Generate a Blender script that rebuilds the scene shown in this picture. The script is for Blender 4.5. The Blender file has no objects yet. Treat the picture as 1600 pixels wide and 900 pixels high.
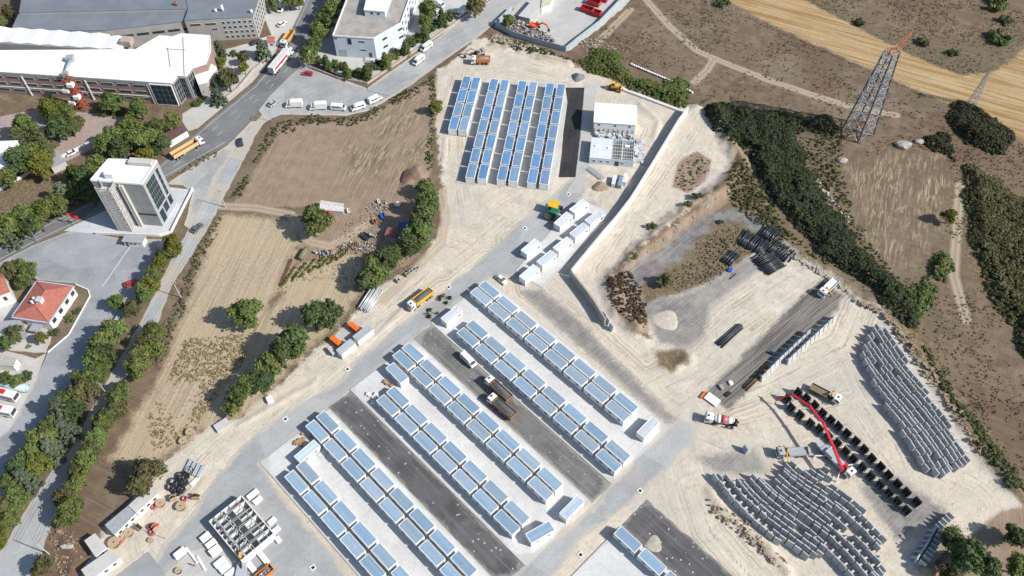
import bpy, bmesh, math, random
import numpy as np
from mathutils import Vector, Matrix, geometry
random.seed(7); RNG = np.random.default_rng(7)
SC = bpy.context.scene; COL = SC.collection

# ---------------------------------------------------------------- camera
CAM_H, CAM_F, PITCH, ROLL = 215.0, 1336.0, math.radians(52.94), math.radians(0.22)
cd = bpy.data.cameras.new('camera'); cam = bpy.data.objects.new('camera', cd); COL.objects.link(cam)
cam.location = (0, 0, CAM_H)
cam.rotation_euler = (Matrix.Rotation(math.pi/2 - PITCH, 3, 'X') @ Matrix.Rotation(-ROLL, 3, 'Z')).to_euler()
cd.sensor_width = 36.0; cd.lens = CAM_F/1600.0*36.0; cd.clip_start = 1.0; cd.clip_end = 12000.0
SC.camera = cam
# ---------------------------------------------------------------- world, sun, exposure
SUNV = Vector((1.17, -0.42, 1.0)).normalized()
w = bpy.data.worlds.new('World'); SC.world = w; w.use_nodes = True
nt = w.node_tree; bg = nt.nodes['Background']
sky = nt.nodes.new('ShaderNodeTexSky'); sky.sky_type = 'NISHITA'; sky.sun_disc = False
sky.sun_elevation = math.asin(SUNV.z); sky.sun_rotation = math.atan2(SUNV.x, SUNV.y)
nt.links.new(sky.outputs[0], bg.inputs[0]); bg.inputs[1].default_value = 0.10
sl = bpy.data.lights.new('sun', 'SUN'); sl.energy = 4.4; sl.angle = math.radians(0.53); sl.color = (1.0, 0.955, 0.88)
so = bpy.data.objects.new('sun', sl); COL.objects.link(so)
so.rotation_euler = SUNV.to_track_quat('Z', 'Y').to_euler(); so.location = (120, -60, 160)
vs = SC.view_settings; vs.view_transform = 'Standard'; vs.look = 'None'; vs.exposure = 0.5; vs.gamma = 1.0
SC.cycles.max_bounces = 5; SC.cycles.diffuse_bounces = 3; SC.cycles.transparent_max_bounces = 4

# ---------------------------------------------------------------- survey helper: picture point -> ground coordinates in metres
_cr, _sr = math.cos(ROLL), math.sin(ROLL)
def G(px, py, z=0.0):
    u = (px-800)/CAM_F; v = (py-450)/CAM_F
    x = u*_cr - v*_sr; y = -(u*_sr + v*_cr)
    dy = y*math.sin(PITCH) + math.cos(PITCH); dz = y*math.cos(PITCH) - math.sin(PITCH)
    t = (CAM_H - z)/(-dz)
    return (x*t, dy*t)
def GP(pts, z=0.0): return [G(p[0], p[1], z) for p in pts]
def SPM(px, py):                         # metres per picture pixel (across) at a ground point
    a = G(px-1, py); b = G(px+1, py); return math.hypot(a[0]-b[0], a[1]-b[1])/2
# slab frame: u along the container rows, v across them
DU = (0.6975, -0.7166); DV = (-0.7166, -0.6975); UANG = math.atan2(DU[1], DU[0])
def UV(u, v): return (u*DU[0]+v*DV[0], u*DU[1]+v*DV[1])

# ---------------------------------------------------------------- materials
MATS = {}
class N:                                  # small node-tree writer
    def __init__(s, name):
        s.m = bpy.data.materials.new(name); s.m.use_nodes = True; s.t = s.m.node_tree
        s.b = s.t.nodes['Principled BSDF']; s.b.inputs['Specular IOR Level'].default_value = 0.25
        s.geo = None
    def n(s, typ, **k):
        nd = s.t.nodes.new(typ)
        for a, v in k.items(): setattr(nd, a, v)
        return nd
    def l(s, a, b): s.t.links.new(a, b)
    def inp(s, sock, v):
        if hasattr(v, 'is_linked') or hasattr(v, 'links'): s.l(v, sock)
        elif v is not None: sock.default_value = v
    def pos(s):
        if s.geo is None: s.geo = s.n('ShaderNodeNewGeometry').outputs['Position']
        return s.geo
    def obj(s): return s.n('ShaderNodeTexCoord').outputs['Object']
    def noise(s, scale, detail=3.0, rough=0.55, co=None, dist=0.0):
        t = s.n('ShaderNodeTexNoise'); t.inputs['Scale'].default_value = scale; t.inputs['Detail'].default_value = detail
        t.inputs['Roughness'].default_value = rough; t.inputs['Distortion'].default_value = dist
        s.l(co if co is not None else s.pos(), t.inputs['Vector']); return t.outputs[0]
    def wave(s, scale, ang, dist=1.5, dscale=0.5, co=None):
        mp = s.n('ShaderNodeMapping'); mp.inputs['Rotation'].default_value = (0, 0, -ang); s.l(co if co is not None else s.pos(), mp.inputs[0])
        t = s.n('ShaderNodeTexWave'); t.bands_direction = 'Y'; t.inputs['Scale'].default_value = scale
        t.inputs['Distortion'].default_value = dist; t.inputs['Detail'].default_value = 2.0; t.inputs['Detail Scale'].default_value = dscale
        s.l(mp.outputs[0], t.inputs[0]); return t.outputs['Fac']
    def strk(s, ang, sx, sy, detail=3.0, dist=0.3):     # noise drawn out along a direction (tyre streaks, furrows)
        mp = s.n('ShaderNodeMapping'); mp.vector_type = 'TEXTURE'; mp.inputs['Rotation'].default_value = (0, 0, ang); mp.inputs['Scale'].default_value = (sx, sy, 1); s.l(s.pos(), mp.inputs[0])
        return s.noise(1.0, detail, 0.6, co=mp.outputs[0], dist=dist)
    def attr(s, name): t = s.n('ShaderNodeAttribute'); t.attribute_name = name; return t.outputs['Fac']
    def math(s, op, a, b=0.0, c=None):
        t = s.n('ShaderNodeMath', operation=op); s.inp(t.inputs[0], a); s.inp(t.inputs[1], b)
        if c is not None: s.inp(t.inputs[2], c)
        return t.outputs[0]
    def ramp(s, v, lo, hi, a=0.0, b=1.0):
        t = s.n('ShaderNodeMapRange'); t.interpolation_type = 'SMOOTHSTEP'; s.inp(t.inputs[0], v)
        t.inputs[1].default_value = lo; t.inputs[2].default_value = hi; t.inputs[3].default_value = a; t.inputs[4].default_value = b
        return t.outputs[0]
    def mix(s, f, a, b, mode='MIX'):
        t = s.n('ShaderNodeMix', data_type='RGBA', blend_type=mode); s.inp(t.inputs[0], f)
        for k, v in ((6, a), (7, b)):
            if isinstance(v, tuple): t.inputs[k].default_value = (v[0], v[1], v[2], 1)
            else: s.l(v, t.inputs[k])
        return t.outputs[2]
    def bump(s, h, strength=0.5, dist=0.2):
        t = s.n('ShaderNodeBump'); t.inputs['Strength'].default_value = strength; t.inputs['Distance'].default_value = dist
        s.l(h, t.inputs['Height']); s.l(t.outputs[0], s.b.inputs['Normal'])
    def color(s, c):
        if isinstance(c, tuple): s.b.inputs['Base Color'].default_value = (c[0], c[1], c[2], 1)
        else: s.l(c, s.b.inputs['Base Color'])
    def rough(s, v): s.inp(s.b.inputs['Roughness'], v)
def mat(name, c, c2=None, scale=1.5, rough=0.7, metal=0.0, bump=0.0, var=0.0, spec=None, fine=None):
    """painted / weathered surface: two tones broken up by noise, optional per-object variation"""
    if name in MATS: return MATS[name]
    k = N(name); col = c
    if c2 is None: c2 = tuple(x*0.82 for x in c)
    nz = k.noise(scale, 5.0, 0.62, co=k.obj())
    col = k.mix(k.ramp(nz, 0.38, 0.66), c, c2)
    f2 = k.noise(fine or scale*9, 3.0, 0.6, co=k.obj())
    col = k.mix(k.ramp(f2, 0.3, 0.75, 0.0, 0.35), col, tuple(x*0.62 for x in c2))
    if var:
        oi = k.n('ShaderNodeObjectInfo')
        hs = k.n('ShaderNodeHueSaturation'); k.l(col, hs.inputs['Color'])
        k.l(k.ramp(oi.outputs['Random'], 0, 1, 1-var, 1+var), hs.inputs['Value'])
        sat = k.math('FRACT', k.math('MULTIPLY', oi.outputs['Random'], 7.31)); k.l(k.ramp(sat, 0, 1, 1-var, 1+var), hs.inputs['Saturation'])
        col = hs.outputs[0]
    k.color(col); k.rough(rough); k.b.inputs['Metallic'].default_value = metal
    if spec is not None: k.b.inputs['Specular IOR Level'].default_value = spec
    if bump: k.bump(f2, bump, 0.05)
    MATS[name] = k.m; return k.m

# ---------------------------------------------------------------- mesh builder
class MB:
    def __init__(s): s.v = []; s.f = []
    def add(s, vs, fs):
        o = len(s.v); s.v += [tuple(map(float, p)) for p in vs]; s.f += [tuple(i+o for i in f) for f in fs]; return s
    def box(s, x0, x1, y0, y1, z0, z1, tx=0.0, ty=0.0):
        return s.add([(x0,y0,z0),(x1,y0,z0),(x1,y1,z0),(x0,y1,z0),(x0+tx,y0+ty,z1),(x1-tx,y0+ty,z1),(x1-tx,y1-ty,z1),(x0+tx,y1-ty,z1)],
            [(3,2,1,0),(4,5,6,7),(0,1,5,4),(1,2,6,5),(2,3,7,6),(3,0,4,7)])
    def prism(s, poly, z0, z1):
        n = len(poly)
        if sum(poly[i][0]*poly[(i+1)%n][1]-poly[(i+1)%n][0]*poly[i][1] for i in range(n)) < 0: poly = poly[::-1]
        return s.add([(p[0],p[1],z0) for p in poly]+[(p[0],p[1],z1) for p in poly],
            [tuple(range(n-1,-1,-1)), tuple(range(n,2*n))]+[(i,(i+1)%n,n+(i+1)%n,n+i) for i in range(n)])
    def xprism(s, prof, x0, x1):           # profile in y,z pushed along x
        n = len(prof)
        if sum(prof[i][0]*prof[(i+1)%n][1]-prof[(i+1)%n][0]*prof[i][1] for i in range(n)) < 0: prof = prof[::-1]
        return s.add([(x0,p[0],p[1]) for p in prof]+[(x1,p[0],p[1]) for p in prof],
            [tuple(range(n-1,-1,-1)), tuple(range(n,2*n))]+[(i,(i+1)%n,n+(i+1)%n,n+i) for i in range(n)])
    def yprism(s, prof, y0, y1):           # profile in x,z pushed along y
        n = len(prof)
        if sum(prof[i][0]*prof[(i+1)%n][1]-prof[(i+1)%n][0]*prof[i][1] for i in range(n)) > 0: prof = prof[::-1]
        return s.add([(p[0],y0,p[1]) for p in prof]+[(p[0],y1,p[1]) for p in prof],
            [tuple(range(n-1,-1,-1)), tuple(range(n,2*n))]+[(i,(i+1)%n,n+(i+1)%n,n+i) for i in range(n)])
    def cyl(s, a, b, r, n=8, r2=None, cap=True):
        a = Vector(a); b = Vector(b); d = (b-a)
        if d.length < 1e-6: return s
        d.normalize(); u = d.orthogonal().normalized(); v = d.cross(u); r2 = r if r2 is None else r2
        vs = [a+(u*math.cos(2*math.pi*i/n)+v*math.sin(2*math.pi*i/n))*r for i in range(n)]+[b+(u*math.cos(2*math.pi*i/n)+v*math.sin(2*math.pi*i/n))*r2 for i in range(n)]
        fs = [(i,(i+1)%n,n+(i+1)%n,n+i) for i in range(n)]
        if cap: fs += [tuple(range(n-1,-1,-1)), tuple(range(n,2*n))]
        return s.add(vs, fs)
    def tube(s, pts, r, n=6):
        for i in range(len(pts)-1): s.cyl(pts[i], pts[i+1], r, n)
        return s
    def beam(s, a, b, w, h=None):
        a = Vector(a); b = Vector(b); d = (b-a); L = d.length
        if L < 1e-6: return s
        d.normalize(); up = Vector((0,0,1)) if abs(d.z) < 0.98 else Vector((1,0,0))
        x = d.cross(up).normalized()*(w/2); y = x.cross(d).normalized()*((h or w)/2)
        vs = [a-x-y, a+x-y, a+x+y, a-x+y, b-x-y, b+x-y, b+x+y, b-x+y]
        return s.add(vs, [(0,1,2,3),(7,6,5,4),(0,4,5,1),(1,5,6,2),(2,6,7,3),(3,7,4,0)])
    def torus(s, c, R, r, n=16, m=6, ax='z'):
        vs = []; fs = []
        for i in range(n):
            a = 2*math.pi*i/n
            for j in range(m):
                b = 2*math.pi*j/m; q = R+r*math.cos(b); p = (q*math.cos(a), q*math.sin(a), r*math.sin(b))
                if ax == 'y': p = (p[0], p[2], p[1])
                vs.append((c[0]+p[0], c[1]+p[1], c[2]+p[2])); fs.append((i*m+j, ((i+1)%n)*m+j, ((i+1)%n)*m+(j+1)%m, i*m+(j+1)%m))
        return s.add(vs, fs)
    def blob(s, c, rx, ry, rz, seed=0, sub=2, amp=0.25):      # lumpy rock / heap
        bm = bmesh.new(); bmesh.ops.create_icosphere(bm, subdivisions=sub, radius=1.0); rr = random.Random(seed)
        k = [(rr.uniform(1,3), rr.uniform(0,6), rr.uniform(1,3), rr.uniform(0,6), rr.uniform(1,3)) for _ in range(3)]
        vs = []
        for v in bm.verts:
            p = v.co; f = 1+amp*sum(math.sin(a*p.x*2+b)*math.cos(c2*p.y*2+d+e*p.z) for a,b,c2,d,e in k)/2+rr.uniform(-amp,amp)*0.35
            vs.append((c[0]+p.x*rx*f, c[1]+p.y*ry*f, c[2]+p.z*rz*f))
        s.add(vs, [tuple(q.index for q in f.verts) for f in bm.faces]); bm.free(); return s
    def mesh(s, name, material=None, smooth=False):
        m = bpy.data.meshes.new(name); m.from_pydata(s.v, [], s.f)
        if material: m.materials.append(material)
        if smooth: m.polygons.foreach_set('use_smooth', [True]*len(m.polygons))
        m.validate(); m.update(); return m
    def build(s, name, material, parent=None, smooth=False): return link(name, s.mesh(name, material, smooth), parent)
def link(name, data, parent=None):
    o = bpy.data.objects.new(name, data); COL.objects.link(o)
    if parent is not None: o.parent = parent
    return o
def tag(o, label=None, cat=None, group=None, kind=None):
    if label: o['label'] = label
    if cat: o['category'] = cat
    if group: o['group'] = group
    if kind: o['kind'] = kind
    return o
def thing(name, label, cat, loc=(0,0,0), rz=0.0, group=None):
    o = bpy.data.objects.new(name, None); COL.objects.link(o); o.empty_display_size = 0.5
    o.location = (loc[0], loc[1], loc[2] if len(loc) > 2 else 0.0); o.rotation_euler = (0,0,rz)
    return tag(o, label, cat, group)
KIDS = {}
def dup(root, loc, rz, label, group=None, scale=None):
    def cp(o, par):
        c = o.copy(); COL.objects.link(c); c.parent = par
        for ch in o.children: cp(ch, c)
        return c
    r = cp(root, None); r.location = (loc[0], loc[1], loc[2] if len(loc) > 2 else 0.0); r.rotation_euler = (0,0,rz)
    if scale: r.scale = scale if not isinstance(scale, (int, float)) else (scale,)*3
    r['label'] = label
    if group: r['group'] = group
    return r
ORD = ['first','second','third','fourth','fifth','sixth','seventh','eighth','ninth','tenth','eleventh','twelfth','thirteenth','fourteenth','fifteenth',
       'sixteenth','seventeenth','eighteenth','nineteenth','twentieth','twenty-first','twenty-second','twenty-third','twenty-fourth','twenty-fifth','twenty-sixth','twenty-seventh','twenty-eighth','twenty-ninth','thirtieth']+['further']*60
def ang(p, q): return math.atan2(q[1]-p[1], q[0]-p[0])

# ---------------------------------------------------------------- numpy helpers: noise and distance fields
def _hash(i, j, s): 
    n = (i*374761393 + j*668265263 + s*974634777) & 0x7fffffff
    n = ((n ^ (n >> 13))*1274126177) & 0x7fffffff
    return ((n ^ (n >> 16)) & 0xffff)/65535.0
def vnoise(x, y, s=0):
    xi = np.floor(x).astype(np.int64); yi = np.floor(y).astype(np.int64); fx = x-xi; fy = y-yi
    fx = fx*fx*(3-2*fx); fy = fy*fy*(3-2*fy)
    return (_hash(xi,yi,s)*(1-fx)+_hash(xi+1,yi,s)*fx)*(1-fy)+(_hash(xi,yi+1,s)*(1-fx)+_hash(xi+1,yi+1,s)*fx)*fy
def fbm(x, y, s=0, o=4):
    a = 0; amp = 0.5
    for k in range(o): a = a+amp*vnoise(x, y, s+k*17); x = x*2.03+3.1; y = y*2.03+1.7; amp *= 0.5
    return a
def sdf(X, Y, poly):                      # signed distance, positive inside
    d = np.full(X.shape, 1e9); ins = np.zeros(X.shape, bool); n = len(poly)
    for i in range(n):
        ax, ay = poly[i]; bx, by = poly[(i+1)%n]; ex, ey = bx-ax, by-ay
        t = np.clip(((X-ax)*ex+(Y-ay)*ey)/(ex*ex+ey*ey+1e-12), 0, 1)
        d = np.minimum(d, (X-ax-t*ex)**2+(Y-ay-t*ey)**2)
        c = ((ay > Y) != (by > Y)); c2 = X < (ex)*(Y-ay)/(ey if abs(ey) > 1e-9 else 1e-9)+ax; ins ^= (c & c2)
    d = np.sqrt(d); return np.where(ins, d, -d)
def dline(X, Y, line):
    d = np.full(X.shape, 1e9)
    for (ax, ay), (bx, by) in zip(line[:-1], line[1:]):
        ex, ey = bx-ax, by-ay; t = np.clip(((X-ax)*ex+(Y-ay)*ey)/(ex*ex+ey*ey+1e-12), 0, 1)
        d = np.minimum(d, (X-ax-t*ex)**2+(Y-ay-t*ey)**2)
    return np.sqrt(d)
def inpoly(p, poly):
    c = False; n = len(poly)
    for i in range(n):
        ax, ay = poly[i]; bx, by = poly[(i+1)%n]
        if (ay > p[1]) != (by > p[1]) and p[0] < (bx-ax)*(p[1]-ay)/(by-ay)+ax: c = not c
    return c
# ================================================================ THE SETTING
# ---- outlines of the hard surfaces (ground coordinates)
HWY = GP([(-90,426),(0,385),(100,335),(180,297),(250,257),(312,203),(400,130),(428,97),(450,60),(478,0),(500,-50),(550,-50),(517,0),(498,42),(482,80),(474,100),(450,122),(422,150),(395,185),(357,224),(262,278),(190,318),(110,355),(60,378),(0,409),(-90,452)])
SEC = GP([(420,168),(395,196),(372,228),(338,275),(325,310),(295,357),(268,405),(250,442),(215,512),(170,590),(125,670),(70,752),(15,838),(-50,940),(25,965),(55,900),(77,828),(95,782),(142,678),(197,590),(222,548),(250,497),(268,448),(307,387),(332,345),(352,305),(375,262),(398,215),(412,193),(440,176)])
APRON = GP([(446,90),(482,101),(530,122),(573,138),(652,83),(725,28),(775,-5),(830,-45),(880,-45),(800,15),(747,58),(682,103),(640,135),(607,155),(580,172),(542,181),(440,179),(416,188),(404,172),(424,140)])
YARD = GP([(50,384),(112,360),(160,368),(200,374),(262,374),(252,390),(232,428),(213,462),(193,500),(155,570),(110,630),(60,700),(0,790),(-60,880),(-100,860),(-60,760),(-10,690),(15,672),(55,600),(75,550),(107,522),(140,462),(136,452),(118,443),(60,438),(35,420),(0,432),(-60,452),(-60,430),(0,410)])
TURN = GP([(357,226),(392,190),(412,190),(392,218),(372,228),(338,277),(325,312),(296,357),(288,352),(302,300),(286,290),(262,288),(268,282)])
TOWERPLOT = GP([(100,361),(108,356),(180,322),(240,290),(301,297),(268,364),(250,369),(198,367),(140,365)])
SITE = GP([(345,735),(385,690),(440,650),(500,612),(532,596),(545,578),(553,564),(590,535),(625,508),(660,480),(690,455),(740,415),(800,357),(842,322),(868,300),(880,288),(893,278),(905,240),(912,170),(916,133),(931,133),(926,180),(919,235),(916,268),(914,300),(905,312),(925,312),(952,332),(948,348),(900,400),(860,432),(838,450),(815,442),(800,432),(775,432),(762,437),(718,470),(676,506),(648,530),(600,570),(550,610),(514,640),(460,682),(410,724),(430,760),(480,820),(530,880),(580,950),(250,960),(230,900),(250,860),(300,800)])
EROAD = GP([(956,756),(1042,664),(1066,655),(1088,668),(1082,690),(1050,725),(1005,772),(960,805),(905,846),(880,880),(820,950),(700,960),(770,915),(818,880),(870,835),(927,790)])
TOPSTRIP = GP([(884,137),(913,137),(910,170),(905,226),(899,277),(873,277),(878,240),(882,190)])
TOPSLAB = GP([(722,122),(760,128),(882,131),(886,160),(880,205),(871,262),(862,297),(840,296),(713,286),(727,235),(733,213),(690,208),(703,165),(712,126)])
PARK = GP([(-60,195),(60,170),(130,176),(195,182),(185,205),(150,230),(105,252),(60,240),(0,235),(-60,260)])
NYARD = GP([(285,178),(330,150),(345,120),(350,95),(405,60),(425,55),(440,62),(425,92),(395,128),(310,200),(295,205),(285,190)])
NYARD2 = GP([(330,83),(425,58),(410,20),(405,-40),(495,-40),(478,0),(450,58),(436,70),(350,96)])
GREYYARD = GP([(498,60),(520,0),(540,-60),(800,-80),(775,-6),(725,25),(650,78),(575,130),(530,118),(490,98)])
SCRAP = GP([(772,42),(800,18),(840,-40),(1010,-40),(978,8),(940,42),(888,80),(850,72),(810,60)])
BUSYARD = GP([(-80,560),(0,545),(55,560),(72,552),(55,600),(15,672),(-60,790),(-80,700)])
LOWYARD = GP([(165,905),(235,835),(270,800),(315,790),(330,960),(120,960)])
LANES = [  # dark lanes between the slabs, in slab coordinates
    ('12', -123.5, -50.5, -86.0, -78.6), ('23', -122.5, -51.5, -54.0, -46.0), ('34', -41.0, 30.0, -89.5, -79.0)]
SLABS = [('1', -124.0, -50.8, -110.3, -86.2), ('2', -122.7, -51.0, -78.4, -54.1), ('3', -121.8, -40.0, -45.9, -22.4), ('4', -41.0, 40.0, -78.8, -54.0)]
HARD = [TOPSTRIP, LOWYARD, HWY, SEC, APRON, YARD, TURN, TOWERPLOT, SITE, EROAD, TOPSLAB, PARK, NYARD, NYARD2, GREYYARD, SCRAP, BUSYARD]
HARD += [[UV(a,c),UV(b,c),UV(b,d),UV(a,d)] for _,a,b,c,d in LANES+SLABS]
# ---- natural zones
Z_SAND = GP([(682,112),(716,88),(742,60),(790,63),(832,72),(872,88),(905,107),(942,120),(985,140),(1040,160),(1090,165),(1128,205),(1152,240),(1130,286),(1078,330),(1012,378),(968,418),(948,440),(962,480),(988,522),(1015,528),(1010,500),(1000,480),(1030,462),(1090,445),(1150,415),(1200,378),(1225,380),(1260,408),(1300,428),(1332,463),(1378,482),(1422,540),(1462,600),(1492,650),(1530,710),(1570,760),(1612,800),(1580,820),(1530,832),(1482,852),(1462,880),(1440,1000),(60,1000),(128,900),(150,850),(172,815),(212,775),(245,745),(258,720),(290,695),(330,664),(372,655),(400,626),(440,600),(480,556),(528,520),(560,482),(600,442),(640,425),(668,396),(686,360),(695,320),(690,280),(684,220),(680,170),(679,130)])
Z_SOIL = [GP([(440,195),(430,215),(380,298),(364,320),(540,326),(640,331),(660,310),(673,270),(682,120),(600,168),(560,188)]),
          GP([(460,345),(540,324),(640,333),(660,400),(600,432),(560,446),(480,420),(450,440),(425,470),(395,482),(440,420),(472,380)]),
          GP([(945,440),(990,418),(1012,480),(1012,522),(985,518),(958,480)]), GP([(1050,292),(1060,252),(1090,236),(1112,250),(1102,282),(1075,302)]),
          GP([(1118,206),(1158,245),(1134,292),(1078,338),(1012,388),(968,428),(958,438),(985,430),(1030,396),(1090,350),(1150,308),(1182,262),(1150,225)]), GP([(1560,800),(1640,780),(1640,960),(1450,960),(1470,870),(1520,835)])]
Z_STUB = [GP([(535,225),(590,185),(676,128),(671,230),(645,262),(604,312),(538,302)]),
          GP([(345,333),(462,345),(468,380),(432,440),(415,500),(402,560),(375,602),(340,650),(290,692),(240,722),(200,722),(172,716),(250,590),(290,480),(320,400)]),
          GP([(398,505),(430,472),(480,442),(545,447),(562,458),(537,492),(482,546),(430,600),(380,650),(330,662),(290,690),(300,640),(378,582)]),
          GP([(432,446),(470,412),(556,391),(564,446),(520,456),(450,472)]),
          GP([(1322,262),(1400,236),(1475,240),(1490,290),(1470,360),(1422,430),(1402,440),(1350,360)])]
Z_GOLD = GP([(1120,-60),(1135,0),(1200,36),(1300,82),(1400,127),(1480,162),(1530,184),(1640,240),(1760,260),(1780,180),(1760,60),(1612,62),(1585,92),(1550,114),(1500,118),(1420,85),(1330,38),(1245,-5),(1200,-60)])
Z_WEED = [GP([(1005,452),(1060,412),(1112,352),(1150,343),(1192,366),(1172,396),(1112,440),(1060,460),(1022,468)]),
          GP([(1020,548),(1072,545),(1078,566),(1050,582),(1030,572)]), GP([(-60,300),(110,262),(150,300),(80,340),(0,375),(-90,415)]),
          GP([(260,281),(300,252),(357,226),(350,236),(300,268),(270,282)]), GP([(1120,210),(1180,270),(1240,360),(1300,420),(1220,376),(1150,330),(1130,290),(1155,240)]),
          GP([(1380,470),(1440,500),(1490,600),(1560,690),(1640,780),(1600,790),(1530,705),(1462,600)]), GP([(1490,250),(1560,270),(1640,350),(1640,600),(1560,500),(1510,420),(1480,330)])]
Z_GRAV = [GP([(955,440),(1010,402),(1060,368),(1110,334),(1152,327),(1200,348),(1218,368),(1200,382),(1180,362),(1150,343),(1112,350),(1062,405),(1012,440),(985,450),(1000,470),(1060,462),(1112,440),(1170,402),(1190,420),(1140,455),(1110,480),(1100,530),(1080,545),(1030,535),(1012,500),(985,470)]),
          GP([(1345,760),(1400,745),(1470,790),(1490,820),(1440,825),(1400,845),(1378,815)]),
          GP([(810,455),(845,452),(905,500),(960,560),(1030,630),(1060,655),(1040,660),(960,590),(870,510)]), GP([(1090,715),(1180,700),(1200,740),(1120,740)])]
Z_TAR = GP([(1102,614),(1150,566),(1205,510),(1245,470),(1284,438),(1320,462),(1300,494),(1250,532),(1200,580),(1166,612),(1138,642)])
TRACKS = [GP([(985,-40),(1010,0),(1045,40),(1090,80),(1120,93),(1200,125),(1290,155),(1335,168),(1400,180)]), GP([(1115,92),(1105,110),(1085,128)]),
          GP([(345,322),(400,325),(455,335),(472,362),(485,378),(515,385),(545,370),(580,345)]), GP([(1500,290),(1495,360),(1490,430),(1510,500)]), 
          GP([(690,300),(697,340),(690,380),(665,405),(630,440),(600,470)]), GP([(985,15),(945,55),(925,80)])]
MOUNDS = [ # ridge lines of spoil: (line, half width m, height m)
    (GP([(1135,215),(1160,260),(1120,300),(1060,340),(1000,390),(960,430)]), 4.2, 2.0), (GP([(955,440),(970,480),(995,515)]), 5.0, 2.0), (GP([(1205,365),(1265,405),(1305,430),(1340,465),(1385,485),(1430,545),(1470,605),(1500,655),(1540,712),(1585,765)]), 3.0, 1.2),
    (GP([(1108,770),(1130,800),(1160,820),(1195,850),(1230,895)]), 1.8, 0.9), (GP([(770,72),(810,76),(850,90),(890,98)]), 3.0, 1.4), (GP([(652,268),(660,290),(640,285)]), 4.0, 1.6), (GP([(700,140),(697,200),(692,260)]), 1.0, 0.5),
    (GP([(770,442),(850,505),(930,575),(1010,635),(1045,660)]), 0.7, 0.35), (GP([(1000,165),(1030,190),(1022,215)]), 1.6, 0.8), (GP([(640,470),(610,505),(570,540)]), 1.4, 0.5), (GP([(375,665),(430,632),(490,600)]), 1.5, 0.5),
    (GP([(1465,840),(1480,870),(1440,900)]), 2.5, 1.3), (GP([(905,300),(925,285),(945,292)]), 2.0, 0.8), (GP([(1020,560),(1050,580),(1075,560)]), 2.5, 0.7), (GP([(1085,170),(1110,160),(1130,205)]), 2.5, 1.3), (GP([(100,850),(120,870),(110,900)]), 2.5, 1.0)]
def ground_height(X, Y):
    h = np.zeros(X.shape)
    for ln, wd, ht in MOUNDS:
        d = dline(X, Y, ln); n = fbm(X*0.45, Y*0.45, 5, 3)
        h = np.maximum(h, ht*np.clip(1-d/(wd*(0.6+0.9*n)), 0, 1)**1.2*(0.5+n))
    hard = np.full(X.shape, -1e9)
    for p in HARD: hard = np.maximum(hard, sdf(X, Y, p))
    k = np.clip((-hard-0.6)/3.0, 0, 1); k = k*k*(3-2*k)
    return (h+0.22*(fbm(X*0.22, Y*0.22, 9, 4)-0.47)+0.10*(fbm(X*1.1, Y*1.1, 3, 2)-0.37))*k - 0.05*np.clip(hard+0.8, 0, 1)
def HT(x, y): return float(ground_height(np.array([float(x)]), np.array([float(y)]))[0])

def grid_axis(lo, hi, step, far):
    a = list(np.arange(lo, hi+step/2, step)); out = []; s = step; x = hi
    while x < far: s *= 1.35; x += s; out.append(x)
    pre = []; s = step; x = lo
    while x > -far: s *= 1.35; x -= s; pre.append(x)
    return np.array(pre[::-1]+a+out)
gx = grid_axis(-232, 232, 0.8, 5000.0); gy = grid_axis(58, 330, 0.8, 6000.0)
X, Y = np.meshgrid(gx, gy); nx, ny = len(gx), len(gy)
Zh = ground_height(X.ravel(), Y.ravel())
me = bpy.data.meshes.new('ground'); nv = nx*ny
co = np.empty((nv, 3), np.float32); co[:,0] = X.ravel(); co[:,1] = Y.ravel(); co[:,2] = Zh
idx = np.arange(nv).reshape(ny, nx); q = np.stack([idx[:-1,:-1], idx[:-1,1:], idx[1:,1:], idx[1:,:-1]], -1).reshape(-1, 4)
me.vertices.add(nv); me.vertices.foreach_set('co', co.ravel()); me.loops.add(q.size); me.polygons.add(len(q))
me.loops.foreach_set('vertex_index', q.ravel().astype(np.int32)); me.polygons.foreach_set('loop_start', np.arange(0, q.size, 4, dtype=np.int32))
me.polygons.foreach_set('use_smooth', np.ones(len(q), bool)); me.update(calc_edges=True)
def gattr(name, vals): a = me.attributes.new(name, 'FLOAT', 'POINT'); a.data.foreach_set('value', vals.astype(np.float32))
XX, YY = X.ravel(), Y.ravel()
def smax(polys):
    r = np.full(XX.shape, -1e9)
    for p in polys: r = np.maximum(r, sdf(XX, YY, p))
    return np.clip(r, -60, 60)
gattr('sand', smax([Z_SAND])); gattr('soil', smax(Z_SOIL)); gattr('stub', smax(Z_STUB[1:4])); gattr('stubb', smax([Z_STUB[0], Z_STUB[4]])); gattr('gold', smax([Z_GOLD])); gattr('weed', smax(Z_WEED)); gattr('gravel', smax(Z_GRAV)); gattr('tar', smax([Z_TAR]))
tr = np.full(XX.shape, 1e9)
for t in TRACKS: tr = np.minimum(tr, dline(XX, YY, t))
gattr('track', np.clip(tr, 0, 60))
gattr('relief', Zh)
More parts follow.
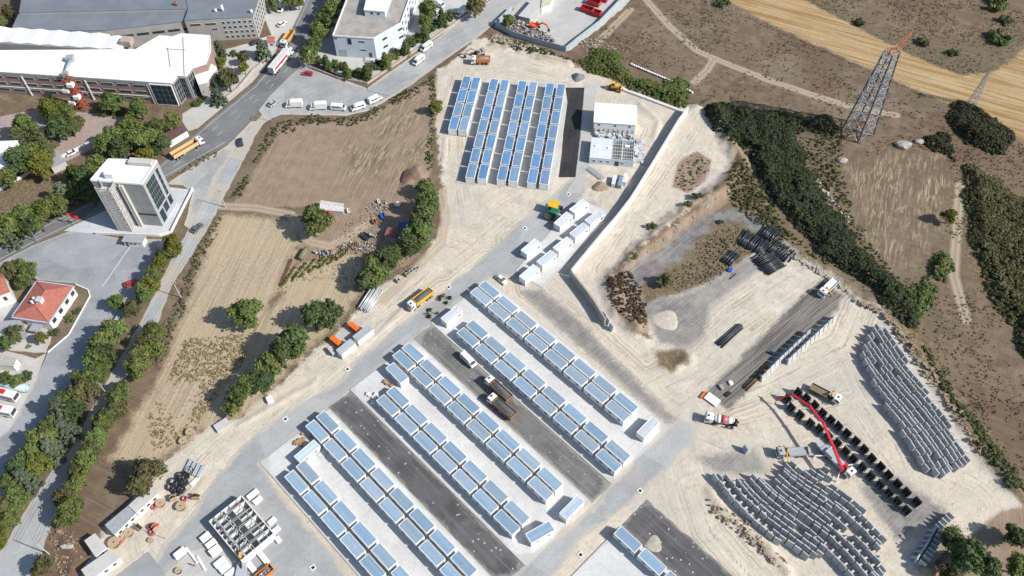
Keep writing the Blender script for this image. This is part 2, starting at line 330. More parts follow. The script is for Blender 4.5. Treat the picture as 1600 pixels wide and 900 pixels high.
RUTS = [GP(l) for l in ([(700,400),(640,452),(580,503),(500,572),(420,642),(370,692),(330,730)],[(1060,650),(1100,620),(1180,545),(1300,448)],[(1060,660),(1130,690),(1230,665),(1330,640),(1385,720),(1440,800),(1500,810)],[(1070,690),(1085,760),(1110,830),(1180,910)],[(830,450),(920,522),(1010,605),(1070,655)],
    [(955,425),(1010,345),(1080,245),(1112,190)],[(880,112),(800,92),(725,102),(703,200),(697,300),(705,360),(760,375)],[(1330,555),(1380,650),(1420,745),(1510,790)],[(985,160),(1030,200),(1000,262),(955,315)],[(1010,600),(1090,560),(1150,500),(1240,440)],[(1090,640),(1200,600),(1320,540),(1345,480)],[(690,420),(740,380),(800,330),(850,300)],[(260,840),(330,760),(400,700)])]
ru = np.full(XX.shape, 1e9)
for t in RUTS: ru = np.minimum(ru, dline(XX, YY, t))
gattr('rut', np.clip(ru, 0, 60))
gobj = link('ground', me); gobj['kind'] = 'structure'
k = N('earth')
n1 = k.noise(0.045, 5, 0.6); n2 = k.noise(0.25, 6, 0.65); n3 = k.noise(1.6, 5, 0.7); n4 = k.noise(6.0, 3, 0.6)
def edge(name, amp, soft, off=0.0):
    return k.ramp(k.math('ADD', k.math('MULTIPLY_ADD', k.math('SUBTRACT', n2, 0.5), amp, k.attr(name)), k.math('MULTIPLY', k.math('SUBTRACT', n3, 0.5), amp*0.6)), off-soft, off+soft)
# dry grassland
dry = k.mix(k.ramp(n2, 0.36, 0.64), (0.115,0.083,0.060), (0.20,0.150,0.105))
dry = k.mix(k.ramp(n1, 0.42, 0.62), dry, (0.15,0.115,0.078))
dry = k.mix(k.ramp(k.noise(0.09, 5, 0.6, dist=0.6), 0.52, 0.68, 0, 0.6), dry, (0.10,0.095,0.052))
dry = k.mix(k.ramp(n3, 0.5, 0.78, 0, 0.5), dry, (0.27,0.215,0.155))
dry = k.mix(k.ramp(k.noise(0.022, 4, 0.6, dist=1.0), 0.5, 0.6, 0, 0.6), dry, k.mix(n2, (0.15,0.09,0.065), (0.10,0.062,0.048))); dry = k.mix(k.ramp(k.noise(0.03, 5, 0.65, dist=0.5), 0.52, 0.66, 0, 0.6), dry, (0.22,0.18,0.13)); dry = k.mix(k.ramp(k.noise(0.017, 4, 0.6), 0.5, 0.62, 0, 0.35), dry, (0.125,0.112,0.068)); dry = k.mix(k.ramp(k.strk(math.radians(-25), 30, 0.8, 4, 0.4), 0.5, 0.68, 0, 0.35), dry, (0.24,0.2,0.145))
col = dry
# stubble / golden field
gs = k.ramp(k.strk(math.radians(-27), 60, 2.2, 4, 0.8), 0.35, 0.65); gs2 = k.strk(math.radians(-25), 25, 0.8, 4, 0.6)
gold = k.mix(gs, (0.265,0.16,0.06), (0.40,0.30,0.175)); gold = k.mix(k.ramp(gs2, 0.45, 0.7, 0, 0.7), gold, (0.45,0.36,0.23)); gold = k.mix(k.ramp(n3, 0.5, 0.74, 0, 0.7), gold, (0.20,0.135,0.075))
col = k.mix(edge('gold', 5.0, 1.0), col, gold)
# bare sand and marl of the site
sand = k.mix(k.ramp(n1, 0.38, 0.62), (0.545,0.48,0.392), (0.475,0.432,0.37))
sand = k.mix(k.ramp(n2, 0.45, 0.7), sand, (0.595,0.545,0.46)); sand = k.mix(k.ramp(k.noise(0.6, 6, 0.7, dist=0.8), 0.53, 0.70, 0, 0.8), sand, (0.345,0.295,0.23))
sand = k.mix(k.ramp(n3, 0.55, 0.76, 0, 0.4), sand, (0.40,0.345,0.27)); sand = k.mix(k.ramp(n4, 0.6, 0.78, 0, 0.25), sand, (0.33,0.285,0.225)); sand = k.mix(k.ramp(k.noise(0.11, 6, 0.75, dist=1.5), 0.56, 0.66, 0, 0.65), sand, (0.36,0.325,0.275)); sand = k.mix(k.ramp(k.noise(0.035, 3), 0.5, 0.62, 0, 0.4), sand, (0.42,0.393,0.345))
cbx = k.n('ShaderNodeCombineXYZ'); k.l(k.math('MULTIPLY_ADD', n2, 1.2, k.attr('rut')), cbx.inputs[0]); k.l(k.math('MULTIPLY', n1, 1.5), cbx.inputs[1])
tyre = k.noise(1.25, 4, 0.75, co=cbx.outputs[0]); tf = k.math('MULTIPLY', k.ramp(k.attr('rut'), 4.5, 12.0, 1, 0), k.ramp(k.noise(0.06, 3), 0.3, 0.55))
sand = k.mix(k.math('MULTIPLY', k.ramp(tyre, 0.52, 0.6, 0, 0.75), tf), sand, (0.29,0.25,0.195)); sand = k.mix(k.math('MULTIPLY', k.ramp(tyre, 0.38, 0.46, 0.7, 0), tf), sand, (0.60,0.57,0.52))
rut = k.strk(math.radians(38), 14, 0.7, 3, 0.5); sand = k.mix(k.ramp(rut, 0.56, 0.72, 0, 0.4), sand, (0.33,0.28,0.215))
rut2 = k.strk(math.radians(-45), 12, 0.6, 3, 0.6); sand = k.mix(k.ramp(rut2, 0.57, 0.72, 0, 0.35), sand, (0.36,0.31,0.25))
sand = k.mix(k.ramp(k.attr('relief'), 0.3, 1.1, 0, 0.55), sand, k.mix(n3, (0.20,0.15,0.10), (0.44,0.36,0.26)))
col = k.mix(edge('sand', 6.0, 0.8), col, sand)
# ploughed soil and stubble rows
soil = k.mix(k.ramp(n2, 0.35, 0.65), (0.225,0.168,0.122), (0.285,0.218,0.162)); soil = k.mix(k.ramp(n4, 0.42, 0.7, 0, 0.45), soil, (0.16,0.115,0.08)); soil = k.mix(k.ramp(k.strk(math.radians(76), 30, 0.5, 3, 0.2), 0.45, 0.65, 0, 0.4), soil, (0.36,0.285,0.21)); soil = k.mix(k.ramp(n3, 0.55, 0.8, 0, 0.6), soil, (0.33,0.26,0.18))
col = k.mix(edge('soil', 3.0, 0.7), col, soil)
rows = k.ramp(k.strk(math.radians(78), 30, 0.55, 3, 0.15), 0.38, 0.62); rows2 = k.strk(math.radians(79), 45, 1.6, 3, 0.2)
stub = k.mix(k.ramp(rows, 0.1, 0.9), (0.32,0.255,0.18), (0.43,0.365,0.265)); stub = k.mix(k.ramp(rows2, 0.45, 0.65, 0, 0.5), stub, (0.47,0.40,0.285)); stub = k.mix(k.ramp(k.noise(1.1, 6, 0.75), 0.5, 0.62, 0, 0.7), stub, (0.25,0.195,0.13))
stub = k.mix(k.ramp(n1, 0.4, 0.6, 0, 0.5), stub, (0.42,0.345,0.23))
col = k.mix(k.math('MULTIPLY', edge('stub', 7.0, 2.0), 0.92), col, stub); col = k.mix(k.math('MULTIPLY', edge('stubb', 14.0, 5.0), k.ramp(k.noise(0.08, 5, 0.65), 0.36, 0.62, 0.1, 0.9)), col, k.mix(k.ramp(k.strk(math.radians(70), 6, 0.8, 5, 1.1), 0.44, 0.64), (0.14,0.112,0.073), (0.37,0.31,0.22)))
wd = k.mix(k.ramp(n3, 0.35, 0.68), (0.088,0.072,0.042), (0.19,0.145,0.092)); wd = k.mix(k.ramp(n2, 0.4, 0.6), wd, (0.15,0.118,0.072)); wd = k.mix(k.ramp(k.noise(0.8, 6, 0.75), 0.48, 0.64, 0, 0.6), wd, (0.29,0.23,0.155))
col = k.mix(edge('weed', 5.0, 1.2), col, wd)
gr = k.mix(k.ramp(n2, 0.35, 0.65), (0.15,0.148,0.146), (0.245,0.24,0.232)); gr = k.mix(k.ramp(n4, 0.45, 0.7, 0, 0.6), gr, (0.11,0.107,0.105)); gr = k.mix(k.ramp(n1, 0.5, 0.64, 0, 0.4), gr, (0.38,0.355,0.31)); gr = k.mix(k.ramp(k.strk(math.radians(40), 18, 0.5, 3, 0.3), 0.48, 0.66, 0, 0.5), gr, (0.33,0.315,0.29))
col = k.mix(k.math('MULTIPLY', edge('gravel', 7.0, 1.6), 0.92), col, gr)
tar = k.mix(k.ramp(k.strk(math.radians(40), 20, 0.55, 4, 0.25), 0.42, 0.62), (0.085,0.083,0.08), (0.20,0.19,0.175)); tar = k.mix(k.ramp(n3, 0.5, 0.75, 0, 0.5), tar, (0.26,0.24,0.21))
col = k.mix(k.math('MULTIPLY', edge('tar', 4.0, 1.0), 0.93), col, tar)
# twin wheel tracks
tm = k.math('SUBTRACT', k.attr('track'), 0.85); tm = k.ramp(k.math('MULTIPLY_ADD', k.math('SUBTRACT', n3, 0.5), 0.7, k.math('ABSOLUTE', tm)), 0.2, 0.75, 1, 0)
tw = k.ramp(k.math('MULTIPLY_ADD', k.math('SUBTRACT', n2, 0.5), 1.6, k.attr('track')), 1.2, 2.2, 0.55, 0)
col = k.mix(k.math('MAXIMUM', k.math('MULTIPLY', tm, 0.85), tw), col, (0.40,0.335,0.25))
k.color(col); k.rough(0.95); k.b.inputs['Specular IOR Level'].default_value = 0.05
bh = k.math('ADD', k.math('MULTIPLY', n3, 1.0), k.math('MULTIPLY', n4, 0.35)); bh = k.math('MULTIPLY_ADD', rut, 0.12, bh); k.bump(bh, 0.75, 0.2)
me.materials.append(k.m)

# ---------------------------------------------------------------- flat sheets with worn edges
def resample(poly, step, rag, seed):
    out = []; rr = random.Random(seed); n = len(poly)
    for i in range(n):
        a = Vector(poly[i]); b = Vector(poly[(i+1)%n]); L = (b-a).length; m = max(1, int(L/step)); nrm = Vector((b.y-a.y, a.x-b.x))/max(L, 1e-6)
        for j in range(m):
            p = a.lerp(b, j/m); f = (float(fbm(np.array([p.x*0.5]), np.array([p.y*0.5]), seed, 3)[0])-0.45)*2*rag if rag else 0
            out.append((p.x+nrm.x*f, p.y+nrm.y*f))
    return out
def sheet(name, poly, z, material, rag=0.0, step=1.5, cell=4.0, seed=1, parent=None):
    b = resample(poly, step, rag, seed); n = len(b)
    xs = [p[0] for p in b]; ys = [p[1] for p in b]
    gxx, gyy = np.meshgrid(np.arange(min(xs), max(xs), cell), np.arange(min(ys), max(ys), cell)); gxx = gxx.ravel(); gyy = gyy.ravel()
    s = sdf(gxx, gyy, b); keep = s > cell*0.4; pts = [Vector(p) for p in b]+[Vector((x, y)) for x, y in zip(gxx[keep], gyy[keep])]
    r = geometry.delaunay_2d_cdt(pts, [(i, (i+1)%n) for i in range(n)], [list(range(n))], 1, 1e-4)
    vs, fs = r[0], r[2]
    m = bpy.data.meshes.new(name); m.from_pydata([(p.x, p.y, z) for p in vs], [], [tuple(f) for f in fs]); m.update()
    nz = sum(p.normal.z*p.area for p in m.polygons)
    if nz < 0: m.flip_normals()
    A = np.array([p.x for p in vs]); B = np.array([p.y for p in vs])
    e = np.clip(sdf(A, B, b), 0, 50); a = m.attributes.new('edge', 'FLOAT', 'POINT'); a.data.foreach_set('value', e.astype(np.float32))
    m.materials.append(material); o = link(name, m, parent)
    if parent is None: o['kind'] = 'structure'
    return o
def paving(name, c1, c2, dust=None, dustw=2.5, streak=None, patch=0.0, joints=None, fine=4.0, white=0.0, dpatch=0.35):
    k = N(name); a = k.noise(0.12, 5, 0.6); b = k.noise(0.9, 5, 0.65); f = k.noise(fine, 4, 0.7)
    col = k.mix(k.ramp(a, 0.35, 0.65), c1, c2); col = k.mix(k.ramp(b, 0.5, 0.72, 0, 0.5), col, tuple(x*0.8 for x in c1)); col = k.mix(k.ramp(f, 0.4, 0.75, 0, 0.45), col, tuple(x*0.7 for x in c2))
    if patch:
        vo = k.n('ShaderNodeTexVoronoi'); vo.inputs['Scale'].default_value = 0.07; k.l(k.pos(), vo.inputs['Vector'])
        col = k.mix(k.ramp(vo.outputs['Color'], 0.5, 0.55, 0, patch), col, tuple(x*1.25 for x in c2))
        cr = k.noise(0.22, 8, 0.75, dist=2.0); cr = k.ramp(k.math('ABSOLUTE', k.math('SUBTRACT', cr, 0.5)), 0.0, 0.012, 0.5, 0); col = k.mix(cr, col, tuple(x*0.5 for x in c1))
    if streak is not None:
        for s_, an, am in streak: col = k.mix(k.ramp(k.strk(an, 22, s_, 3, 0.2), 0.48, 0.66, 0, am), col, tuple(min(1, x*1.5) for x in c2))
    if white:
        wv = k.n('ShaderNodeTexVoronoi'); wv.inputs['Scale'].default_value = 0.55; k.l(k.pos(), wv.inputs['Vector']); col = k.mix(k.ramp(wv.outputs['Distance'], 0.10, 0.16, white, 0), col, (0.6,0.6,0.58))
    if joints:
        sx, sy, an = joints; mp = k.n('ShaderNodeMapping'); mp.inputs['Rotation'].default_value = (0,0,-an); k.l(k.pos(), mp.inputs[0]); sp = k.n('ShaderNodeSeparateXYZ'); k.l(mp.outputs[0], sp.inputs[0])
        for o_, s_ in ((0, sx), (1, sy)):
            fr = k.math('ABSOLUTE', k.math('SUBTRACT', k.math('FRACT', k.math('DIVIDE', sp.outputs[o_], s_)), 0.5)); col = k.mix(k.ramp(fr, 0.0, 0.035/s_*2, 0.55, 0), col, tuple(x*0.45 for x in c1))
    if dust:
        e = k.math('MULTIPLY_ADD', k.math('SUBTRACT', a, 0.5), dustw*3, k.attr('edge')); e = k.math('MULTIPLY_ADD', k.math('SUBTRACT', b, 0.5), dustw*1.5, e)
        col = k.mix(k.ramp(e, 0.0, dustw, 0.9, 0), col, dust); col = k.mix(k.ramp(k.noise(0.05, 6, 0.7, dist=1.0), 0.54, 0.70, 0, dpatch), col, dust)
    k.color(col); k.rough(0.9); k.b.inputs['Specular IOR Level'].default_value = 0.12; k.bump(f, 0.25, 0.03); MATS[name] = k.m; return k.m
DUST = (0.44,0.40,0.335)
M_hwy = paving('highway_asphalt', (0.135,0.138,0.145), (0.185,0.188,0.192), None, patch=0.25, streak=[(0.9, math.radians(35), 0.15)])
M_sec = paving('worn_asphalt', (0.30,0.31,0.32), (0.36,0.365,0.37), (0.40,0.36,0.30), 0.6, dpatch=0.08, patch=0.25, streak=[(0.8, math.radians(56), 0.2)])
M_apr = paving('apron_asphalt', (0.27,0.275,0.28), (0.35,0.35,0.345), (0.42,0.39,0.34), 1.5, patch=0.3, streak=[(1.2, math.radians(40), 0.15)])
M_yard = paving('yard_asphalt', (0.23,0.24,0.255), (0.30,0.31,0.325), (0.36,0.355,0.34), 0.8, patch=0.3)
M_site = paving('crushed_stone', (0.29,0.295,0.30), (0.35,0.352,0.35), DUST, 1.3, patch=0.35, fine=3.0, streak=[(1.6, math.radians(42), 0.10)])
M_lane_d = paving('fresh_asphalt_base', (0.066,0.066,0.067), (0.11,0.11,0.111), (0.22,0.213,0.20), 1.0, dpatch=0.5, streak=[(0.35, UANG, 0.4), (1.3, UANG, 0.35)], white=0.65)
M_lane_p = paving('dusty_base', (0.105,0.103,0.10), (0.17,0.166,0.16), (0.27,0.26,0.24), 1.0, dpatch=0.5, streak=[(0.35, UANG, 0.35), (1.4, UANG, 0.35)], white=0.3)
M_strip = paving('new_asphalt', (0.030,0.030,0.032), (0.045,0.045,0.047), None, streak=[(0.5, math.radians(82), 0.35)])
M_slab = paving('slab_concrete', (0.50,0.50,0.495), (0.57,0.57,0.56), (0.44,0.425,0.395), 0.7, joints=(12.0, 8.0, UANG), patch=0.1, fine=2.5)
M_slab2 = paving('terrace_concrete', (0.36,0.36,0.355), (0.44,0.44,0.43), (0.40,0.385,0.355), 0.7, patch=0.15, fine=2.5)
M_white = paving('pale_pavers', (0.46,0.47,0.49), (0.53,0.535,0.545), None, joints=(3.0, 3.0, math.radians(-5)), fine=2.5)
M_pink = paving('pink_block_paving', (0.30,0.235,0.215), (0.36,0.29,0.265), (0.32,0.27,0.24), 1.0, joints=(2.4, 2.4, math.radians(10)))
M_pale = paving('pale_concrete', (0.40,0.395,0.38), (0.46,0.455,0.44), (0.42,0.39,0.34), 1.0, patch=0.25)
M_kerb = mat('kerb_concrete', (0.52,0.51,0.49), (0.44,0.43,0.41), 1.0, 0.9)
M_paint = mat('road_paint', (0.52,0.52,0.51), (0.36,0.36,0.36), 2.0, 0.8)
hw = sheet('highway', HWY, 0.07, M_hwy, 0.0, 2.0, 4, 2)
sheet('side_road', SEC, 0.045, M_sec, 0.5, 1.2, 4, 3); sheet('junction_apron', APRON, 0.055, M_apr, 0.35, 1.5, 4, 4)
sheet('depot_yard', YARD, 0.035, M_yard, 0.2, 1.5, 4, 5); sheet('turning_lane', TURN, 0.04, M_apr, 0.3, 1.2, 4, 6)
tp = sheet('tower_forecourt', TOWERPLOT, 0.12, M_white, 0.0, 2.0, 4, 7)
sheet('site_road', SITE, 0.03, M_site, 0.9, 1.0, 3, 8); sheet('lower_site_road', EROAD, 0.025, M_site, 0.9, 1.0, 3, 9)
sheet('concrete_band', GP([(915,133),(931,133),(927,180),(919,235),(916,272),(908,302),(884,302),(899,279),(906,226),(911,170),(913,136)]), 0.06, M_slab2, 0.1, 1.0, 3, 44); sheet('house_yard', GP([(-60,500),(28,470),(60,505),(84,522),(72,552),(0,545),(-60,560)]), 0.03, M_pale, 0.6, 1.0, 3, 45)
sheet('fresh_asphalt_strip', TOPSTRIP, 0.055, M_strip, 0.12, 1.0, 3, 10)
sheet('paved_court', PARK, 0.03, M_pink, 0.2, 1.5, 4, 11); sheet('factory_forecourt', NYARD, 0.04, M_pale, 0.2, 1.5, 4, 12); sheet('factory_parking', NYARD2, 0.036, M_pale, 0.2, 1.5, 4, 13)
sheet('warehouse_yard', GREYYARD, 0.03, M_pale, 0.3, 1.5, 4, 14); sheet('scrap_yard_ground', SCRAP, 0.025, M_pale, 0.8, 1.5, 4, 15); sheet('bus_yard', BUSYARD, 0.025, M_pale, 0.4, 1.5, 4, 16)
for n_, a, b, c, d in LANES:
    sheet('lane', [UV(a,c),UV(b,c),UV(b,d),UV(a,d)], 0.05, M_lane_p if n_ == '12' else M_lane_d, 0.5, 1.0, 3, 20+int(n_))
def slab(name, poly, z, m, parent=None):
    o = sheet(name, poly, z, m, 0.05, 2.0, 4, 30)
    s = MB(); n = len(poly); c = [(p[0],p[1]) for p in poly]
    for i in range(n):                      # kerb round the slab
        a = Vector((*c[i], z-0.12)); b = Vector((*c[(i+1)%n], z-0.12)); s.beam(a, b, 0.24, 0.30)
    s.build('kerb', M_kerb, o); return o
for n_, a, b, c, d in SLABS: slab('concrete_slab', [UV(a,c),UV(b,c),UV(b,d),UV(a,d)], 0.18, M_slab)
slab('concrete_terrace', TOPSLAB, 0.16, M_slab2)
ROW7 = GP([(806,423),(905,312),(958,332),(848,450)])
slab('concrete_pad', ROW7, 0.12, M_slab)
# painted lines
def ribbon(mb, pts, wdt, z, dash=None):
    acc = 0.0
    for a, b in zip(pts[:-1], pts[1:]):
        a = Vector(a); b = Vector(b); L = (b-a).length; d = (b-a)/L; nrm = Vector((-d.y, d.x))*wdt/2
        segs = [(0, L)]
        if dash:
            on, off = dash; segs = []; t = -acc
            while t < L:
                if t+on > 0: segs.append((max(t,0), min(t+on, L)))
                t += on+off
            acc = (acc+L)%(on+off)
        for s0, s1 in segs:
            p = a+d*s0; q_ = a+d*s1; mb.add([(*(p-nrm),z),(*(q_-nrm),z),(*(q_+nrm),z),(*(p+nrm),z)], [(0,1,2,3)])
mk = MB()
ribbon(mk, GP([(-90,431),(0,389.5),(100,339),(180,301),(252,260),(314,206),(400,135),(432,98),(455,58),(482,0),(505,-50)]), 0.22, 0.078)
ribbon(mk, GP([(-90,447),(0,405),(60,374),(110,351),(190,314),(262,273),(352,222)]), 0.22, 0.078)
ribbon(mk, GP([(-90,437),(0,395),(100,344),(180,306),(257,264),(325,210),(410,138),(444,100),(468,55),(492,0),(515,-50)]), 0.17, 0.078, (3, 7))
ribbon(mk, GP([(-90,442),(0,400),(100,349),(185,310),(260,268),(340,212),(420,140),(456,100),(480,55),(503,0),(527,-50)]), 0.17, 0.078, (3, 7))
mk.build('lane_marking', M_paint, hw)
mk = MB(); ribbon(mk, GP([(203,386),(160,448)]), 0.5, 0.043); yd = bpy.data.objects['depot_yard']; mk.build('painted_line', M_paint, yd)
# ================================================================ CONTAINERS
def roof_mat(name, c, c2, stripe):
    k = N(name); co = k.obj(); sp = k.n('ShaderNodeSeparateXYZ'); k.l(co, sp.inputs[0]); oi = k.n('ShaderNodeObjectInfo')
    va = k.n('ShaderNodeVectorMath'); va.operation = 'ADD'; k.l(co, va.inputs[0]); cbo = k.n('ShaderNodeCombineXYZ'); k.l(k.math('MULTIPLY', oi.outputs['Random'], 83.0), cbo.inputs[0]); k.l(cbo.outputs[0], va.inputs[1]); co = va.outputs[0]
    st = k.math('FRACT', k.math('MULTIPLY', k.math('ADD', sp.outputs[1], 1.5), 1.0/stripe)); seam = k.ramp(k.math('ABSOLUTE', k.math('SUBTRACT', st, 0.5)), 0.42, 0.5, 0, 0.5)
    band = k.n('ShaderNodeTexWhiteNoise'); band.noise_dimensions = '2D'; cb = k.n('ShaderNodeCombineXYZ')
    k.l(k.math('FLOOR', k.math('MULTIPLY', k.math('ADD', sp.outputs[1], 1.5), 1.0/stripe)), cb.inputs[0]); k.l(oi.outputs['Random'], cb.inputs[1]); k.l(cb.outputs[0], band.inputs['Vector'])
    col = k.mix(k.ramp(band.outputs['Value'], 0.2, 0.9, 0.0, 0.8), c, c2)
    col = k.mix(k.ramp(k.noise(1.3, 5, 0.65, co=co), 0.45, 0.75, 0, 0.45), col, tuple(x*1.18 for x in c2)); col = k.mix(seam, col, tuple(x*0.72 for x in c))
    col = k.mix(k.ramp(k.noise(7.0, 3, 0.6, co=co), 0.55, 0.8, 0, 0.3), col, (0.55,0.58,0.6)); col = k.mix(k.ramp(k.noise(0.55, 5, 0.7, co=co), 0.52, 0.72, 0, 0.5), col, (0.36,0.40,0.43)); col = k.mix(k.ramp(k.noise(3.0, 4, 0.7, co=co), 0.62, 0.75, 0, 0.35), col, (0.2,0.22,0.24))
    hs = k.n('ShaderNodeHueSaturation'); k.l(col, hs.inputs['Color']); k.l(k.ramp(oi.outputs['Random'], 0, 1, 0.90, 1.10), hs.inputs['Value'])
    sat = k.math('FRACT', k.math('MULTIPLY', oi.outputs['Random'], 5.7)); k.l(k.ramp(sat, 0, 1, 0.85, 1.1), hs.inputs['Saturation'])
    k.color(hs.outputs[0]); k.rough(0.45); k.b.inputs['Specular IOR Level'].default_value = 0.3; MATS[name] = k.m; return k.m
M_rb = roof_mat('blue_roof_sheet', (0.215,0.315,0.415), (0.275,0.365,0.455), 0.74)
M_rb2 = roof_mat('bright_blue_roof_sheet', (0.118,0.228,0.385), (0.135,0.25,0.41), 0.98)
M_rw = roof_mat('white_roof_sheet', (0.47,0.51,0.57), (0.55,0.585,0.63), 0.6)
M_rg = roof_mat('grey_roof_sheet', (0.33,0.37,0.40), (0.37,0.41,0.44), 0.9)
M_cw = mat('white_wall_panel', (0.74,0.74,0.72), (0.68,0.68,0.66), 0.8, 0.55, var=0.04)
M_rim = mat('white_edge_trim', (0.78,0.78,0.77), (0.72,0.72,0.71), 2.0, 0.5)
M_glass = mat('dark_glass', (0.03,0.04,0.05), (0.05,0.06,0.075), 1.0, 0.12, spec=0.6)
M_pvc = mat('white_pvc', (0.72,0.72,0.71), None, 3.0, 0.5)
M_foot = mat('dark_steel', (0.07,0.07,0.075), None, 2.0, 0.6)
CH = 2.75
def make_container(L, Wd, roofm, wins=((-0.2,'-'),(0.26,'-')), door='+', roofname='roof_panel', name='container'):
    t = thing(name, '', 'container')
    s = MB(); s.box(-L/2+0.03, L/2-0.03, -Wd/2+0.03, Wd/2-0.03, 0.12, CH-0.1)
    for x in (-1, 1):
        for y in (-1, 1): s.box(x*(L/2-0.09)-0.09, x*(L/2-0.09)+0.09, y*(Wd/2-0.09)-0.09, y*(Wd/2-0.09)+0.09, 0.0, CH-0.1)
    s.build('wall_panels', M_cw, t)
    s = MB()
    for x0, x1, y0, y1 in ((-L/2-.03,L/2+.03,-Wd/2-.03,-Wd/2+.13),(-L/2-.03,L/2+.03,Wd/2-.13,Wd/2+.03),(-L/2-.03,-L/2+.13,-Wd/2+.13,Wd/2-.13),(L/2-.13,L/2+.03,-Wd/2+.13,Wd/2-.13)): s.box(x0,x1,y0,y1,CH-0.16,CH+0.02)
    s.build('roof_trim', M_rim, t)
    s = MB(); n = 9
    for i in range(n):                     # shallow ribbed sheet with a slight fall to both sides
        y0 = -Wd/2+.13+(Wd-.26)*i/n; y1 = -Wd/2+.13+(Wd-.26)*(i+1)/n
        za = CH-0.06+0.05*(1-abs(y0)/(Wd/2)); zb = CH-0.06+0.05*(1-abs(y1)/(Wd/2)); s.add([(-L/2+.13,y0,za),(L/2-.13,y0,za),(L/2-.13,y1-.06,zb),(-L/2+.13,y1-.06,zb)],[(0,1,2,3)])
        s.add([(-L/2+.13,y1-.06,zb),(L/2-.13,y1-.06,zb),(L/2-.13,y1-.03,zb+.035),(-L/2+.13,y1-.03,zb+.035)],[(0,1,2,3)]); s.add([(-L/2+.13,y1-.03,zb+.035),(L/2-.13,y1-.03,zb+.035),(L/2-.13,y1,zb),(-L/2+.13,y1,zb)],[(0,1,2,3)])
    s.build(roofname, roofm, t)
    for fx, sd in wins:
        y = (-Wd/2) if sd == '-' else Wd/2; q = -1 if sd == '-' else 1; x = fx*L
        f = MB().box(x-.52, x+.52, min(y-q*.05,y+q*.05), max(y-q*.05,y+q*.05), 1.15, 2.05).build('window', M_pvc, t)
        for a, b in ((-.46,-.04),(.04,.46)): MB().box(x+a, x+b, min(y+q*.051,y+q*.065), max(y+q*.051,y+q*.065), 1.22, 1.98).build('pane', M_glass, f)
    y = (Wd/2) if door == '+' else -Wd/2; q = 1 if door == '+' else -1
    MB().box(-.45, .45, min(y-q*.05,y+q*.03), max(y-q*.05,y+q*.03), 0.14, 2.12).build('door', M_pvc, t)
    return t
CL, CW_ = 7.0, 2.95
C_blue = make_container(CL, CW_, M_rb); used = []
def put(root, loc, rz, label, group):
    if root not in used:
        used.append(root); root.location = (loc[0], loc[1], loc[2] if len(loc) > 2 else 0); root.rotation_euler = (0,0,rz); root['label'] = label
        if group: root['group'] = group
        return root
    return dup(root, loc, rz, label, group)
ROWS = [(-122.81,-107.76,8,'row nearest the long retaining wall'),(-122.7,-104.2,8,'second row from the retaining wall'),(-114.51,-94.89,8,'third row from the retaining wall'),(-114.38,-91.08,8,'row facing the parked gravel trucks'),
        (-121.77,-75.87,8,'first row below the gravel truck lane'),(-121.64,-72.21,8,'second row below the gravel truck lane'),(-113.31,-63.07,7,'third row below the gravel truck lane'),(-113.21,-59.33,7,'row bordering the dark empty lane'),
        (-120.94,-44.09,8,'first row below the dark empty lane'),(-120.65,-40.26,8,'second row below the dark empty lane'),(-112.5,-31.13,7,'third row below the dark empty lane'),(-112.29,-27.26,7,'lowest row beside the steel frame yard')]
STEP = 7.993
for a0, v0, n, desc in ROWS:
    for i in range(n):
        p = UV(a0+i*STEP+CL/2, v0+CW_/2)
        put(C_blue, (p[0], p[1], 0.18), UANG, 'blue-roofed white container, %s from the site road, %s' % (ORD[i], desc), 'containers in the lower camp')
for i in range(3):
    p = UV(-40.4+i*STEP+CL/2, -78.2+CW_/2)
    put(C_blue, (p[0], p[1], 0.18), UANG, 'blue-roofed white container, %s along the lowest slab at the picture bottom' % ORD[i], 'containers in the lower camp')
# upper camp
C_top = make_container(6.95, 3.05, M_rb2)
TD = (-1.169/7.6544, -7.565/7.6544); TANG = math.atan2(TD[1], TD[0]); TW = (-TD[1], TD[0])
COLS = [(-18.29,261.88,4),(-14.63,261.25,4),(-7.8,260.26,7),(-3.69,259.75,7),(2.98,259.08,7),(7.0,258.5,7),(13.41,257.68,7),(17.55,257.1,7)]
for c, (ox, oy, n) in enumerate(COLS):
    for i in range(n):
        x = ox+TD[0]*(i*7.654+3.475)+TW[0]*1.52; y = oy+TD[1]*(i*7.654+3.475)+TW[1]*1.52
        put(C_top, (x, y, 0.16), TANG, 'bright blue-roofed container, %s from the top, %s column counted away from the field' % (ORD[i], ORD[c]), 'containers in the upper camp')
# single units standing across the rows
def unit(root, a, b, label, group=None, z=2.75, zb=0.18):
    p = G(a[0], a[1], z); q = G(b[0], b[1], z); r = ang(p, q)
    return put(root, ((p[0]+q[0])/2, (p[1]+q[1])/2, zb), r, label, group)
C_ridge = make_container(6.9, 2.6, roof_mat('pale_blue_ribbed_sheet', (0.34,0.45,0.55), (0.50,0.58,0.65), 0.43))
C_white = make_container(6.6, 2.6, M_rw, wins=((0.3,'-'),))
unit(C_white, (660+175/5.294,420+432/5.294), (660+307/5.294,420+327/5.294), 'white ribbed-roof unit standing across the slab corner near the site road', None)
unit(C_white, (840+715/4.5,560+548/4.5), (840+835/4.5,560+425/4.5), 'white unit standing across the slab end by the concrete mixer', None)
unit(C_blue, (540+388/5.625,520+287/5.625), (540+518/5.625,520+420/5.625), 'blue-roofed container alone beside cardboard boxes near the row start', None)
unit(C_ridge, (700+808/4.5,680+573/4.5), (700+932/4.5,680+446/4.5), 'pale ribbed-roof unit standing across the slab end at the crossing', None)
unit(C_blue, (700+565/4.5,680+728/4.5), (700+730/4.5,680+635/4.5), 'blue-roofed container standing askew at the slab end', None)
